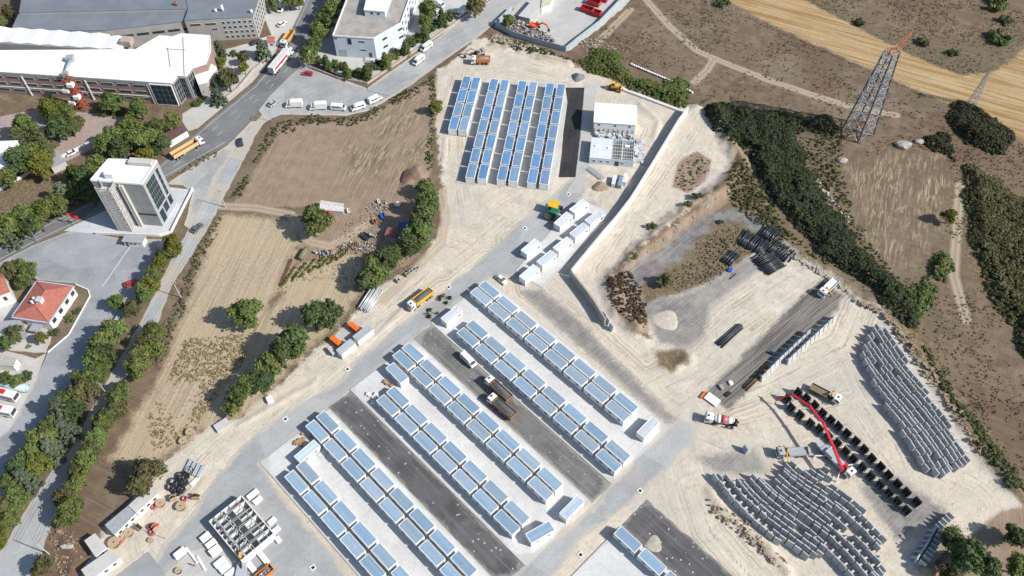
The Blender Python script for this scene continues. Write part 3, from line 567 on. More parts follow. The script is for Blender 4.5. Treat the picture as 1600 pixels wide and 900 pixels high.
unit(C_ridge, (400+360/5.625,630+497/5.625), (400+537/5.625,630+347/5.625), 'pale ribbed-roof unit across the rows beside scattered cartons', None)
C_off = make_container(6.7, 2.75, M_rw, wins=((0.33,'-'),)); C_off.name = 'site_office_unit'
for (a, b, lb) in (((467,255),(580,172),'white office unit beside the green paver, upper one'),((345,365),(457,265),'white office unit beside the green paver, lower one'),
    ((590,338),(700,258),'white office unit nearest the retaining wall, top of its row'),((470,443),(582,355),'white office unit, second down the row along the retaining wall'),
    ((340,555),(455,465),'white office unit, third down the row along the retaining wall'),((212,665),(330,570),'white office unit, fourth down the row along the retaining wall'),
    ((77,780),(195,680),'white office unit, last down the row, above the parked car'),((90,575),(205,480),'white office unit standing alone beside the wide site road')):
    unit(C_off, (800+a[0]/5,280+a[1]/5), (800+b[0]/5,280+b[1]/5), lb, 'white site office units', zb=0.12)
# ================================================================ BUILDINGS
M_wroof = mat('white_membrane_roof', (0.80,0.80,0.79), (0.76,0.76,0.76), 0.15, 0.6)
M_groof = mat('grey_sheet_roof', (0.155,0.18,0.205), (0.19,0.215,0.24), 0.12, 0.6, fine=1.2)
M_brick = mat('brown_brick_cladding', (0.27,0.19,0.165), (0.31,0.225,0.20), 0.3, 0.85, fine=2.0)
M_grey = mat('grey_render', (0.36,0.35,0.335), (0.41,0.40,0.385), 0.25, 0.85)
M_dgrey = mat('dark_grey_panel', (0.27,0.27,0.27), (0.32,0.32,0.32), 0.4, 0.7)
M_lblue = mat('pale_blue_cladding', (0.50,0.565,0.62), (0.55,0.61,0.66), 0.3, 0.7)
M_conc = mat('weathered_concrete', (0.36,0.345,0.32), (0.27,0.26,0.245), 0.25, 0.9, fine=2.5)
M_concl = mat('light_concrete', (0.50,0.49,0.47), (0.44,0.435,0.42), 0.5, 0.9)
M_tile = mat('red_roof_tile', (0.34,0.115,0.085), (0.40,0.155,0.12), 1.2, 0.8, fine=6)
M_wpl = mat('white_plaster', (0.72,0.71,0.69), (0.66,0.65,0.63), 0.6, 0.8)
M_glz = mat('curtain_glass', (0.02,0.034,0.04), (0.03,0.05,0.058), 0.6, 0.4, spec=0.1)
M_rust = mat('rust_red_steel', (0.33,0.085,0.045), (0.25,0.075,0.045), 1.0, 0.7)
M_steel = mat('galvanised_steel', (0.46,0.48,0.50), (0.38,0.40,0.42), 1.0, 0.45, metal=0.3)
M_orange = mat('orange_paint', (0.75,0.16,0.02), (0.68,0.14,0.02), 1.0, 0.5)
M_pinkwall = mat('pinkish_stone_wall', (0.44,0.36,0.31), (0.36,0.29,0.25), 1.0, 0.9)
M_greensheet = mat('green_sheet_metal', (0.05,0.22,0.15), None, 1.0, 0.6)
M_fence = mat('grey_blue_sheet_fence', (0.36,0.42,0.45), (0.31,0.37,0.40), 0.6, 0.6)
def loc2(poly, o, r):                          # world polygon -> local frame at o turned by r
    c, s = math.cos(-r), math.sin(-r); return [((p[0]-o[0])*c-(p[1]-o[1])*s, (p[0]-o[0])*s+(p[1]-o[1])*c) for p in poly]
def windows(t, y, q, xs, z0, z1, wd, panes=2, fm=None, axis='x', name='window'):
    """row of windows on a wall at local y (axis x) or local x (axis y); q = outward sign"""
    fm = fm or M_pvc
    for x in xs:
        s = MB()
        def bx(a, b, d0, d1, c, d):
            d0, d1 = min(y+q*d0, y+q*d1), max(y+q*d0, y+q*d1)
            return (MB().box(a, b, d0, d1, c, d) if axis == 'x' else MB().box(d0, d1, a, b, c, d))
        f = bx(x-wd/2, x+wd/2, -0.05, 0.07, z0, z1).build(name, fm, t); pw = (wd-0.16)/panes
        g = MB()
        for i in range(panes):
            a = x-wd/2+0.08+i*pw+0.03; b = a+pw-0.06; m_ = bx(a, b, 0.072, 0.095, z0+0.12, z1-0.12); g.add(m_.v, m_.f)
        g.build('pane', M_glass, f)
# ---- white-roofed factory with brick front
fr = GP([(-75,107),(268,130),(277,118),(290,119),(300,106),(322,99),(329,80),(328,56),(284,53),(270,58),(250,56),(212,78),(-75,80)], 10.6)
o = fr[1]; r = ang(fr[0], fr[1]); t = thing('white_roofed_factory', 'large factory with bright white flat roof, brick front and glass corner entrance', 'factory', o, r)
lp = loc2(fr, o, r)
MB().prism(lp, 0, 10.2).build('wall', M_brick, t); rf = MB().prism([(x*1.0, y) for x, y in lp], 10.205, 10.6).build('roof', M_wroof, t)
s = MB(); n = len(lp)
for i in range(n): s.beam((*lp[i],10.68), (*lp[(i+1)%n],10.68), 0.35, 0.25)
s.build('parapet', M_wroof, rf)
MB().box(-70, -2.2, -0.12, 0.3, 9.3, 10.15).build('cornice', M_dgrey, t)
xs = [-68+6.1*i for i in range(11)]
windows(t, 0, -1, [x for x in xs if x < -13], 7.6, 8.9, 4.6, 6); windows(t, 0, -1, [x for x in xs if x < -9], 4.6, 5.9, 4.6, 6); windows(t, 0, -1, [x for x in xs if x < -13], 1.6, 2.9, 4.6, 6)
for x in (-58, -33.5, -9.6):  MB().box(x-.25, x+.25, -0.35, 0.05, 0, 9.3).build('pilaster', M_wpl, t)
MB().box(-70, -9.9, -0.2, 0.02, 3.5, 3.75).build('string_course', M_wpl, t)
f = MB().box(-8.8, -0.3, -0.5, 0.02, 0.2, 9.9).build('entrance_frame', M_wpl, t); g = MB()
for i in range(4):
    for j in range(4): g.box(-8.3+i*2.0, -6.45+i*2.0, -0.56, -0.505, 0.7+j*2.25, 2.8+j*2.25)
g.build('glazing', M_glz, f)
c1 = lp[2]; c2 = lp[4]
for a, b in ((lp[1], lp[2]), (lp[2], lp[3]), (lp[3], lp[4])):
    A = Vector((*a,0)); B = Vector((*b,0)); d = (B-A).normalized(); nn = Vector((d.y,-d.x,0)); L = (B-A).length; f = MB()
    f.beam(A+nn*.25+Vector((0,0,5.2)), B+nn*.25+Vector((0,0,5.2)), 0.4, 9.8); f = f.build('glass_bay', M_dgrey, t); g = MB()
    for i in range(3):
        for j in range(4):
            p = A+d*(0.5+i*(L-0.9)/3)+nn*.475; e = A+d*(0.5+(i+1)*(L-0.9)/3-0.2)+nn*.475; z = 0.8+j*2.3; g.add([(p.x,p.y,z),(e.x,e.y,z),(e.x,e.y,z+2.1),(p.x,p.y,z+2.1)], [(0,1,2,3)])
    g.build('glazing', M_glz, f)
bk = loc2(GP([(-75,79),(188,78.5),(168,61),(-75,66)], 9.6), o, r); sb = MB(); x0, x1 = bk[0][0], bk[1][0]; yb = bk[2][1]; y0 = bk[1][1]+0.3; nb = 8
for i in range(nb):
    a = x0+(x1-x0)*i/nb; b = x0+(x1-x0)*(i+1)/nb-0.05; sb.yprism([(a,9.0),(a,9.5),((a+b)/2,10.1),(b,9.5),(b,9.0)], y0, yb+(3 if i < 7 else 2))
MB().box(x0, x1, y0, yb+2, 0, 8.99).build('rear_wall', M_grey, t); sb.build('ridged_rear_roof', M_wroof, t)
p = loc2([G(185,50,12), G(215,62,12)], o, r); MB().box(p[0][0]+2, p[0][0]+6, p[0][1]-5, p[0][1]-1.5, 9.0, 11.6).build('stair_head', M_pinkwall, t)
p = loc2(GP([(299,106),(326,98),(338,105),(322,127),(309,130)], 7.0), o, r); MB().prism(p, 6.2, 7.2).build('canopy', M_wroof, t); MB().prism([(x*0.99+0.1, y*0.99) for x, y in p], 0, 6.19).build('canopy_wall', M_grey, t)
for a, b in (((286,58),(288,118)),((262,74),(266,104)),((258,76),(290,78))):
    q = loc2([G(*a,10.8), G(*b,10.8)], o, r); MB().beam((*q[0],10.72), (*q[1],10.72), 0.22, 0.2).build('roof_seam', M_dgrey, rf)
# red lattice stair tower and duct against its front
bx_, by_ = G(131,167); rt_ = thing('red_stair_tower', 'rust-red steel lattice tower with white boxes against the white-roofed factory', 'tower', (bx_, by_-1.0), r); s = MB(); HT_ = 14.0
for a in (-1.5, 1.5):
    for b in (-1.5, 1.5): s.beam((a,b,0), (a*.85,b*.85,HT_), 0.28)
for i in range(7):
    z = i*2; z2 = z+2
    for a, b, c, d in ((-1.5,-1.5,1.5,-1.5),(1.5,-1.5,1.5,1.5),(1.5,1.5,-1.5,1.5),(-1.5,1.5,-1.5,-1.5)): s.beam((a,b,z2), (c,d,z2), 0.2); s.beam((a,b,z), (c,d,z2), 0.16)
s.build('lattice_frame', M_rust, rt_)
for z, x in ((3.6,-1.6),(6.4,1.3),(9.2,-1.6),(12.0,1.2)): MB().box(x-1.1, x+1.1, -2.4, -0.6, z, z+1.4).build('white_box', M_rim, rt_)
for i in range(6): MB().box(-1.4, 1.4, -1.4, 1.4, 1.95+2*i, 2.05+2*i).build('landing', M_rust, rt_)
a = G(103,117,11.2); b = G(110,94,11.2); d_ = thing('roof_duct', 'grey round duct lying across the white factory roof', 'duct', (a[0], a[1], 10.6), ang(a, b)); L = math.hypot(b[0]-a[0], b[1]-a[1])
MB().cyl((0,0,0.9), (L,0,0.9), 0.75, 12).build('pipe', M_steel, d_, True); MB().box(L-0.6, L+1.6, -1.4, 1.4, 0.0, 2.0).build('hood', M_steel, d_); MB().box(-0.8, 0.8, -1.0, 1.0, 0.0, 1.9).build('inlet', M_dgrey, d_)
# ---- grey factory behind
g1 = GP([(288,32),(395,26),(404,0),(418,-38),(282,-38),(294,14)], 10.2); o = g1[1]; r = ang(g1[0], g1[1]); t = thing('grey_factory', 'long grey-roofed factory with stepped roofs and rows of small windows', 'factory', o, r)
l1 = loc2(g1, o, r); MB().prism(l1, 0, 9.9).build('wall', M_grey, t); MB().prism(l1, 9.905, 10.3).build('roof', M_groof, t)
l2 = loc2(GP([(16,49),(164,47),(288.5,33),(293.5,15),(29,21)], 9.2), o, r); MB().prism(l2, 0, 8.8).build('wall', M_grey, t); MB().prism(l2, 8.805, 9.2).build('roof', M_groof, t)
l3 = loc2(GP([(29.5,19.5),(293,13.5),(281,-38),(40,-38)], 10.2), o, r); MB().prism(l3, 0, 9.8).build('wall', M_grey, t); MB().prism(l3, 9.81, 10.2).build('roof', M_groof, t)
fw_ = l1[1][0]-l1[0][0]; 
for z0 in (1.0, 3.2, 5.4, 7.6): windows(t, 0, -1, [-1.5-2.1*i for i in range(6)], z0, z0+1.2, 1.3, 1)
windows(t, 0, -1, [-17, -23], 7.4, 8.5, 4.4, 6); windows(t, 0, -1, [-16, ], 5.0, 6.0, 2.4, 3)
A = Vector((*l1[1],0)); B = Vector((*l1[2],0))
for i in range(10):
    for z0 in (1.2, 3.4, 5.6, 7.6):
        d = (B-A).normalized(); nn = Vector((d.y,-d.x,0)); p = A+d*(1.2+i*2.4); s = MB(); s.beam(p+nn*0.02+Vector((0,0,z0+.6)), p+d*1.2+nn*0.02+Vector((0,0,z0+.6)), 0.1, 1.2); s.build('side_window', M_glass, t)
a2 = Vector((*l2[1],0)); b2 = Vector((*l2[2],0)); d = (b2-a2).normalized(); nn = Vector((d.y,-d.x,0))
for i in range(5):
    p = a2+d*(5+i*6); s = MB(); s.beam(p+nn*.03+Vector((0,0,5.6)), p+d*4.6+nn*.03+Vector((0,0,5.6)), 0.12, 1.0); s.build('window', M_glass, t)
a2 = Vector((*l2[0],0)); b2 = Vector((*l2[1],0)); d = (b2-a2).normalized(); nn = Vector((d.y,-d.x,0))
for i in range(7):
    p = a2+d*(3+i*5.2); s = MB(); s.beam(p+nn*.03+Vector((0,0,5.2)), p+d*4.2+nn*.03+Vector((0,0,5.2)), 0.12, 0.9); s.build('window', M_glass, t)
for px, py, hh in ((348,16,2.6),(337,17,1.2),(393,19,1.4),(275,7,1.5)):
    q = loc2([G(px,py,10.6)], o, r)[0]; MB().cyl((*q,10.3), (*q,10.3+hh), 0.55, 10).build('roof_vent', M_wpl if px != 275 else M_rust, t, True)
# ---- pale warehouse with roof cabin
gw = GP([(520,55.5),(583.8,60),(626,36),(652,-38),(556,-38)], 9.8); o = gw[0]; r = ang(gw[0], gw[1]); t = thing('flat_roofed_warehouse', 'pale blue-grey warehouse with stained flat roof and white roof cabin', 'warehouse', o, r); lp = loc2(gw, o, r)
MB().prism(lp, 0, 9.3).build('wall', M_lblue, t); rf = MB().prism(lp, 9.305, 9.5).build('roof', M_conc, t); s = MB()
for i in range(5): s.beam((*lp[i],9.75), (*lp[(i+1)%5],9.75), 0.35, 0.6)
s.build('parapet', M_wpl, rf)
windows(t, 0, -1, [11.2], 7.4, 8.3, 2.4, 3); windows(t, 0, -1, [11.4], 3.6, 4.4, 2.4, 3); windows(t, 0, -1, [6.3], 6.2, 9.0, 1.6, 1, M_dgrey)
MB().box(1.4, 4.4, -0.06, 0.02, 0.1, 3.4).build('roller_door', M_steel, t); MB().box(13.4, 14.4, -0.08, 0.02, 0.6, 2.8).build('door', M_glass, t); MB().box(11.5, 15.0, -2.0, -0.05, 0.05, 0.6).build('steps', M_concl, t); MB().box(0.3,1.6,-0.05,0.02,8.2,9.0).build('sign_board', M_greensheet, t)
A = Vector((*lp[1],0)); B = Vector((*lp[2],0)); d = (B-A).normalized(); nn = Vector((d.y,-d.x,0))
for u, z in ((4,7.0),(12,7.2),(4,3.4),(12,3.6)):
    p = A+d*u; s = MB(); s.beam(p+nn*.04+Vector((0,0,z)), p+d*2.2+nn*.04+Vector((0,0,z)), 0.12, 0.9); s.build('side_window', M_glass, t)
A = Vector((*lp[2],0)); B = Vector((*lp[3],0)); d = (B-A).normalized(); nn = Vector((d.y,-d.x,0))
for i in range(6):
    for z in (2.0, 5.0, 8.0):
        p = A+d*(2+i*4.5); s = MB(); s.beam(p+nn*.04+Vector((0,0,z)), p+d*1.6+nn*.04+Vector((0,0,z)), 0.12, 0.9); s.build('side_window', M_glass, t)
lc = loc2(GP([(569,15),(601,17.5),(612,-14),(576,-16)], 12.6), o, r); cb = MB().prism(lc, 9.55, 12.4).build('roof_cabin', M_lblue, t); MB().prism([(sum(q[0] for q in lc)/4+(x-sum(q[0] for q in lc)/4)*1.04, sum(q[1] for q in lc)/4+(y-sum(q[1] for q in lc)/4)*1.04) for x, y in lc], 12.41, 12.7).build('cabin_roof', M_rim, cb)
for x in (2.4, 5.0):
    p = Vector((*lc[0],0)).lerp(Vector((*lc[1],0)), x/8); e = (Vector((*lc[1],0))-Vector((*lc[0],0))).normalized(); s = MB(); nn = Vector((e.y,-e.x,0)); s.beam(p+nn*.05+Vector((0,0,11.2)), p+e*.9+nn*.05+Vector((0,0,11.2)), 0.1, 0.9); s.build('cabin_window', M_glass, cb)
# ---- office tower with outside stair
o = (-133.1,190.5); r = ang(o, (-116.5,188.7)); t = thing('office_tower', 'grey office tower with glass side and pale outside stair tower', 'building', o, r); L, D, H = 16.7, 9.6, 20.2
MB().prism([(0,0),(L,0),(L+1.0,D+1.0),(2.0,D),], 0, H-0.5).build('wall', M_dgrey, t)
rf = MB().prism([(0.2,0.2),(L-.2,.2),(L+.8,D+.8),(2.1,D-.2)], H-0.495, H-0.25).build('roof', M_wroof, t); s = MB()
c_ = [(0,0),(L,0),(L+1.0,D+1.0),(2.0,D)]
for i in range(4): s.beam((*c_[i],H-.15), (*c_[(i+1)%4],H-.15), 0.3, 0.7)
s.build('parapet', M_rim, rf); s = MB()
for i in range(14): s.box(1.6+i*1.1, 1.66+i*1.1, 0.6, D-0.6, H-.25, H-.17)
s.build('roof_rib', M_steel, rf); MB().box(9.5, 17.0, D-1.8, D+0.4, H-.245, H+1.2).build('plant_screen', M_concl, rf); MB().box(4.4,7.2,1.2,3.4,H-.24,H+1.9).build('stair_head', M_rim, rf)
MB().box(-0.06, L+.02, -0.06, 0.3, 5.2, 6.1).build('dark_band', M_foot, t)
s = MB()
for i in range(5): s.box(-0.02, L+0.02, -0.03, 0.05, 2.6+i*3.3, 2.66+i*3.3)
s.build('panel_joint', M_conc, t)
e1 = Vector((L,0,0)); e2 = Vector((L+1.0,D+1.0,0)); d = (e2-e1).normalized(); nn = Vector((d.y,-d.x,0)); LL = (e2-e1).length
fr_ = MB(); fr_.beam(e1+nn*.12+Vector((0,0,H/2-.1)), e2+nn*.12+Vector((0,0,H/2-.1)), 0.3, H-.3); fr_ = fr_.build('glass_side_frame', M_steel, t)
def pane(u0, u1, z0, z1):
    s = MB(); a = e1+d*u0+nn*.29; b = e1+d*u1+nn*.29; s.add([(a.x,a.y,z0),(b.x,b.y,z0),(b.x,b.y,z1),(a.x,a.y,z1)], [(0,1,2,3)]); s.build('pane', M_glz, fr_)
for i in range(5):
    for j in range(5): pane(1.2+i*1.1, 2.22+i*1.1, 6.9+j*2.35, 9.12+j*2.35)
for j in range(5): pane(7.9, 9.2, 6.9+j*2.35, 9.12+j*2.35)
pane(1.2,3.6,0.6,5.6); pane(4.2,6.7,2.4,6.0); pane(7.6,9.6,2.4,6.0)
# stair tower: posts, landings, flights and a perforated screen of lattice bars
st = MB(); X0, X1, Y0, Y1 = 3.0, 7.6, -3.4, -0.15
for x in (X0, X1):
    for y in (Y0, Y1): st.box(x-.14, x+.14, y-.14, y+.14, 0, H+.6)
st = st.build('stair_frame', M_concl, t)
for i in range(7):
    z = 0.3+i*2.95; MB().box(X0, X1, Y0, Y1-0.3, z, z+.16).build('landing', M_concl, st)
    if i < 6: s = MB(); s.beam((X0+.4,Y0+.8,z+.1), (X1-.4,Y0+.8,z+1.5), 1.2, .18); s.beam((X1-.4,Y0+2.2,z+1.5), (X0+.4,Y0+2.2,z+2.95), 1.2, .18); s.build('flight', M_concl, st)
s = MB(); n = 22
for i in range(n):
    z = 0.4+i*0.92; s.beam((X0,Y0-.05,z), (X1,Y0-.05,z+.92), .16, .05); s.beam((X1,Y0-.06,z), (X0,Y0-.06,z+.92), .16, .05); s.beam((X1+.05,Y0,z), (X1+.05,Y1,z+.92), .05, .16); s.beam((X1+.06,Y1,z), (X1+.06,Y0,z+.92), .05, .16)
    s.box(X0, X1, Y0-.1, Y0-.07, z, z+.34); s.box(X1+.07, X1+.1, Y0, Y1, z, z+.34)
s.build('stair_screen', M_concl, st)
s = MB()
for i in range(22): z = 0.3+i*.88; s.box(9.2, 10.2, -1.0, -.1, z, z+.5)
s.box(9.15,9.3,-1.05,-.05,0,H-.8); s.box(10.1,10.25,-1.05,-.05,0,H-.8); s.build('service_riser', M_concl, t)
s = MB()
pk = GP([(301,297),(268,364)]); 
# forecourt wall, gatehouse and flag
t = thing('forecourt_wall', 'low white wall round the office tower forecourt', 'wall', (0,0,0)); q = GP([(302,296),(268,364),(250,369.5),(150,366)])
for a, b in zip(q[:-1], q[1:]): s = MB(); s.beam((*a,.55), (*b,.55), .3, 1.1); s.build('wall_section', M_wpl, t)
gp = G(217,377); t = thing('gatehouse', 'small flat-roofed white gatehouse below the office tower', 'booth', (gp[0]-0.5, gp[1]-1), math.radians(-6))
MB().box(-3.2,3.2,-1.4,1.4,0,2.5).build('wall', M_wpl, t); MB().box(-3.5,3.5,-1.7,1.7,2.505,2.75).build('roof', M_steel, t); windows(t, -1.4, -1, [-0.8, 0.6], 1.1, 1.9, 1.1, 2); MB().box(-2.6,-1.8,-1.45,-1.35,0,2.1).build('door', M_glass, t)
gp = G(117,352); t = thing('flag', 'red and white flag on a leaning pole beside the highway', 'flag', gp); MB().cyl((0,0,0),(-0.4,0,6.0),.06,6).build('pole', M_steel, t)
s = MB(); nf = 8
for i in range(nf): a = i/nf*3.0; b = (i+1)/nf*3.0; s.add([(-.4+a,.25*math.sin(a*2.2),6.0-a*.45),(-.4+b,.25*math.sin(b*2.2),6.0-b*.45),(-.4+b,.25*math.sin(b*2.2),4.3-b*.45),(-.4+a,.25*math.sin(a*2.2),4.3-a*.45)], [(0,1,2,3)])
fl = s.build('cloth', mat('flag_red', (0.62,0.02,0.03), None, 1, .7), t); fl.modifiers.new('thick', 'SOLIDIFY').thickness = 0.03
# ---- red-roofed house
hp = GP([(57,439),(115.6,447),(76.5,504.5),(17.8,495.6)], 4.3); o = hp[3]; r = ang(hp[3], hp[2]); t = thing('red_roofed_house', 'white house with red hipped tile roof beside the depot yard', 'house', o, r); lp = loc2(hp, o, r)
cx = sum(p[0] for p in lp)/4; cy = sum(p[1] for p in lp)/4; ins = [(cx+(x-cx)*.95, cy+(y-cy)*.96) for x, y in lp]; MB().prism(ins, 0, 4.2).build('wall', M_wpl, t)
P3 = lp[3]; P2 = lp[2]; P1 = lp[1]; P0 = lp[0]; m1 = Vector((*P3,0)).lerp(Vector((*P2,0)), .5); m2 = Vector((*P0,0)).lerp(Vector((*P1,0)), .5); ra_ = m1.lerp(m2, .30); rb_ = m1.lerp(m2, .70)
s = MB(); s.add([(*P3,4.25),(*P2,4.25),(*P1,4.25),(*P0,4.25),(ra_.x,ra_.y,6.1),(rb_.x,rb_.y,6.1)], [(0,1,4),(1,2,5,4),(2,3,5),(3,0,4,5),(3,2,1,0)]); rf = s.build('roof', M_tile, t); s = MB()
for a, b in (((*P3,4.3),ra_),((*P2,4.3),ra_),((*P1,4.3),rb_),((*P0,4.3),rb_)): s.cyl(a, (b.x,b.y,6.15), .16, 6)
s.cyl((ra_.x,ra_.y,6.15),(rb_.x,rb_.y,6.15),.16,6); s.build('ridge_tiles', M_tile, rf); s = MB()
for a, b in zip(lp, lp[1:]+lp[:1]): s.beam((*a,4.2),(*b,4.2),.28,.3)
s.build('eaves', mat('pale_blue_trim', (0.45,0.55,0.68), None, 1, .6), t)
q = ra_.lerp(rb_, .35); ch = MB().box(q.x-.2,q.x+1.4,q.y-1.0,q.y+.6,4.9,7.0).build('chimney', M_wpl, rf); MB().box(q.x-.35,q.x+1.55,q.y-1.15,q.y+.75,7.0,7.2).build('cap', M_concl, ch)
for dx, dy in ((-1.6,-1.0),(-1.7,.3)): MB().cyl((q.x+dx,q.y+dy,4.9),(q.x+dx,q.y+dy,6.6),.4,10).build('roof_tank', M_wpl, rf)
for u in (.14,.4,.66,.9):
    A = Vector((*ins[2],0)).lerp(Vector((*ins[1],0)), u); d = (Vector((*ins[1],0))-Vector((*ins[2],0))).normalized(); nn = Vector((d.y,-d.x,0)); s = MB(); s.beam(A-d*.8+nn*.05+Vector((0,0,2.6)), A+d*.8+nn*.05+Vector((0,0,2.6)), .12, 1.5); s.build('window', M_glass, t)
for u in (.25,.7):
    A = Vector((*ins[3],0)).lerp(Vector((*ins[2],0)), u); s = MB().box(A.x-.7,A.x+.7,A.y-.06,A.y+.05,1.2,2.5).build('window', M_glass, t)
MB().box(6.0,9.5,-2.6,.2,2.3,2.45).build('porch_roof', M_steel, t)
# ---- small buildings on the west edge
def shed(name, label, pts, z, wallm, roofm, ridge=0.0, cat='shed', wins=0):
    w_ = GP(pts, z); o = w_[0]; r = ang(w_[0], w_[1]); t = thing(name, label, cat, o, r); lp = loc2(w_, o, r); MB().prism(lp, 0, z-.12).build('wall', wallm, t)
    cx = sum(p[0] for p in lp)/4; cy = sum(p[1] for p in lp)/4; ov = [(cx+(x-cx)*1.05, cy+(y-cy)*1.06) for x, y in lp]
    if ridge:
        a = Vector((*ov[0],0)).lerp(Vector((*ov[3],0)), .5); b = Vector((*ov[1],0)).lerp(Vector((*ov[2],0)), .5); s = MB()
        s.add([(*ov[0],z-.11),(*ov[1],z-.11),(*ov[2],z-.11),(*ov[3],z-.11),(a.x,a.y,z+ridge),(b.x,b.y,z+ridge)], [(0,1,5,4),(2,3,4,5),(1,2,5),(3,0,4),(3,2,1,0)]); s.build('roof', roofm, t)
    else: MB().prism(ov, z-.115, z+.06).build('roof', roofm, t)
    if wins:
        W = lp[1][0]
        for i in range(wins): x = W*(i+.7)/(wins+.4); MB().box(x-.45, x+.45, min(0,lp[1][1]*(x/W))-.07, .05, z*.42, z*.72).build('window', M_glass, t)
    return t
shed('white_shed', 'white ridged-roof hall at the edge behind leafy trees', [(-35,265),(12,262),(27,220),(-20,222)], 5.5, M_wpl, M_wroof, 1.2, 'hall')
shed('small_white_house', 'white two-storey house with red roof at the picture edge', [(-25,470),(14,455),(0,420),(-35,430)], 5.5, M_wpl, M_tile, 1.2, 'house', 2)
shed('grey_lean_to', 'grey sheet-roofed lean-to behind the red-roofed house', [(-30,530),(38,520),(30,500),(-30,505)], 3.0, M_grey, M_steel)
shed('cream_shed', 'small cream-walled shed beside the bus yard', [(-25,568),(20,572),(25,560),(-15,550)], 3.0, M_wpl, mat('beige_sheet', (.42,.39,.34), None, 1, .8))
shed('corrugated_shed', 'grey corrugated-roof shed among trees by the paved court', [(80,262),(102,252),(90,237),(70,248)], 3.0, M_concl, M_steel)
shed('brown_roofed_shed', 'white shed with brown sloping roof at the factory gate', [(262,222),(292,204),(282,196),(258,208)], 2.8, M_wpl, mat('brown_sheet_roof', (.14,.085,.08), None, 1, .7))
shed('guard_hut', 'small guard hut with red pyramid roof beside the yellow lorry', [(417,66),(430,66),(429,57),(418,57)], 2.6, M_wpl, M_tile, 0.9, 'hut', 1)
shed('scrap_shed', 'scrap yard shed with patched pale sheet roof', [(811,24),(828,28),(852,4),(836,-4)], 3.2, M_grey, M_concl)
shed('scrap_canopy', 'cream and yellow sheet-roofed shed at the scrap yard top', [(846,10),(860,6),(868,-18),(848,-14)], 3.6, M_wpl, mat('yellowish_sheet', (.55,.55,.38), None, 1, .7))
shed('prefab_barrack', 'long white prefab hut with pale roof beside cable drums', [(212.5,801),(246,771),(233.75,761),(201,790)], 2.8, M_cw, M_concl, 0, 'hut', 3)
shed('corrugated_barrack', 'white prefab hut with grey corrugated roof beside cable drums', [(178.75,835),(211.5,802),(200,791),(165,820)], 2.8, M_cw, M_steel, 0, 'hut', 3)
shed('prefab_hut', 'square prefab hut with dull white roof casting shadow on weeds', [(149,869),(166,855),(148.75,834),(132.5,845)], 2.9, M_cw, M_concl, 0, 'hut', 1)
shed('prefab_hall', 'long prefab with dull white roof at the lower picture edge', [(140,907),(186,872),(172,859),(128,890)], 2.9, M_cw, M_concl, 0, 'hut', 3)
# ---- two-storey prefab and its unfinished twin
wp = GP([(928,190.4),(994,195),(997,164.4),(932,160)], 5.6); o = wp[0]; r = ang(wp[0], wp[1]); t = thing('two_storey_prefab', 'white two-storey prefab with white gable roof beside the black asphalt strip', 'building', o, r); lp = loc2(wp, o, r); W = lp[1][0]; Dp = lp[2][1]
MB().box(0.15, W-.15, .15, Dp-.15, 0, 5.5).build('wall', M_cw, t); s = MB(); s.xprism([(-.1,5.52),(Dp/2,6.9),(Dp+.1,5.52),(Dp/2,6.7)], -.15, W+.15); s.xprism([(.15,5.5),(Dp-.15,5.5),(Dp/2,6.65)], .15, W-.15); s.build('roof', M_wroof, t)
windows(t, .15, -1, [2.0, 7.8, 13.0], 3.9, 4.8, 1.0, 2); windows(t, .15, -1, [2.0, 7.8], 1.2, 2.1, 1.0, 2); s = MB()
for i in range(9): s.box(.6+i*1.72, .68+i*1.72, -.02, .16, .1, 2.7)
s.build('wall_joint', M_steel, t)
wp = GP([(921,246),(990,252),(993,220),(926,217)], 3.0); o = wp[0]; r = ang(wp[0], wp[1]); t = thing('unfinished_prefab', 'roofless prefab with grey wall panels and open steel ceiling grid', 'building', o, r); lp = loc2(wp, o, r); W = lp[1][0]; Dp = lp[2][1]
for n_, b in (('wall',(0,W,0,.18)),('wall',(0,W,Dp-.18,Dp)),('wall',(0,.18,.18,Dp-.18)),('wall',(W-.18,W,.18,Dp-.18)),('partition',(W*.5,W*.5+.12,.2,Dp-.2)),('partition',(W*.72,W*.72+.12,.2,Dp-.2))): MB().box(*b, 0, 3.0).build(n_, M_lblue, t)
MB().box(.2, W*.5, .2, Dp-.2, 2.85, 2.95).build('ceiling_deck', M_rw, t); windows(t, 0, -1, [1.8,4.2,6.6,11.6], 1.2, 2.1, 1.0, 2); MB().box(9.0,10.4,-.06,.02,0,2.2).build('door', M_foot, t)
for i in range(9): MB().box(W*.5+.3+i*.82, W*.5+.36+i*.82, .2, Dp-.2, 2.9, 3.02).build('joist', M_rim, t)
for i in range(5): MB().box(W*.5, W-.2, .8+i*1.7, .9+i*1.7, 3.03, 3.12).build('purlin', M_rim, t)
for a, b, c in ((1.5,5.5,5.5),(6.0,5.0,2.2),(12.2,6.6,2.5)): MB().box(a, a+1.6, b, b+1.1, 2.97, 3.25).build('panel_bundle', M_rim, t)
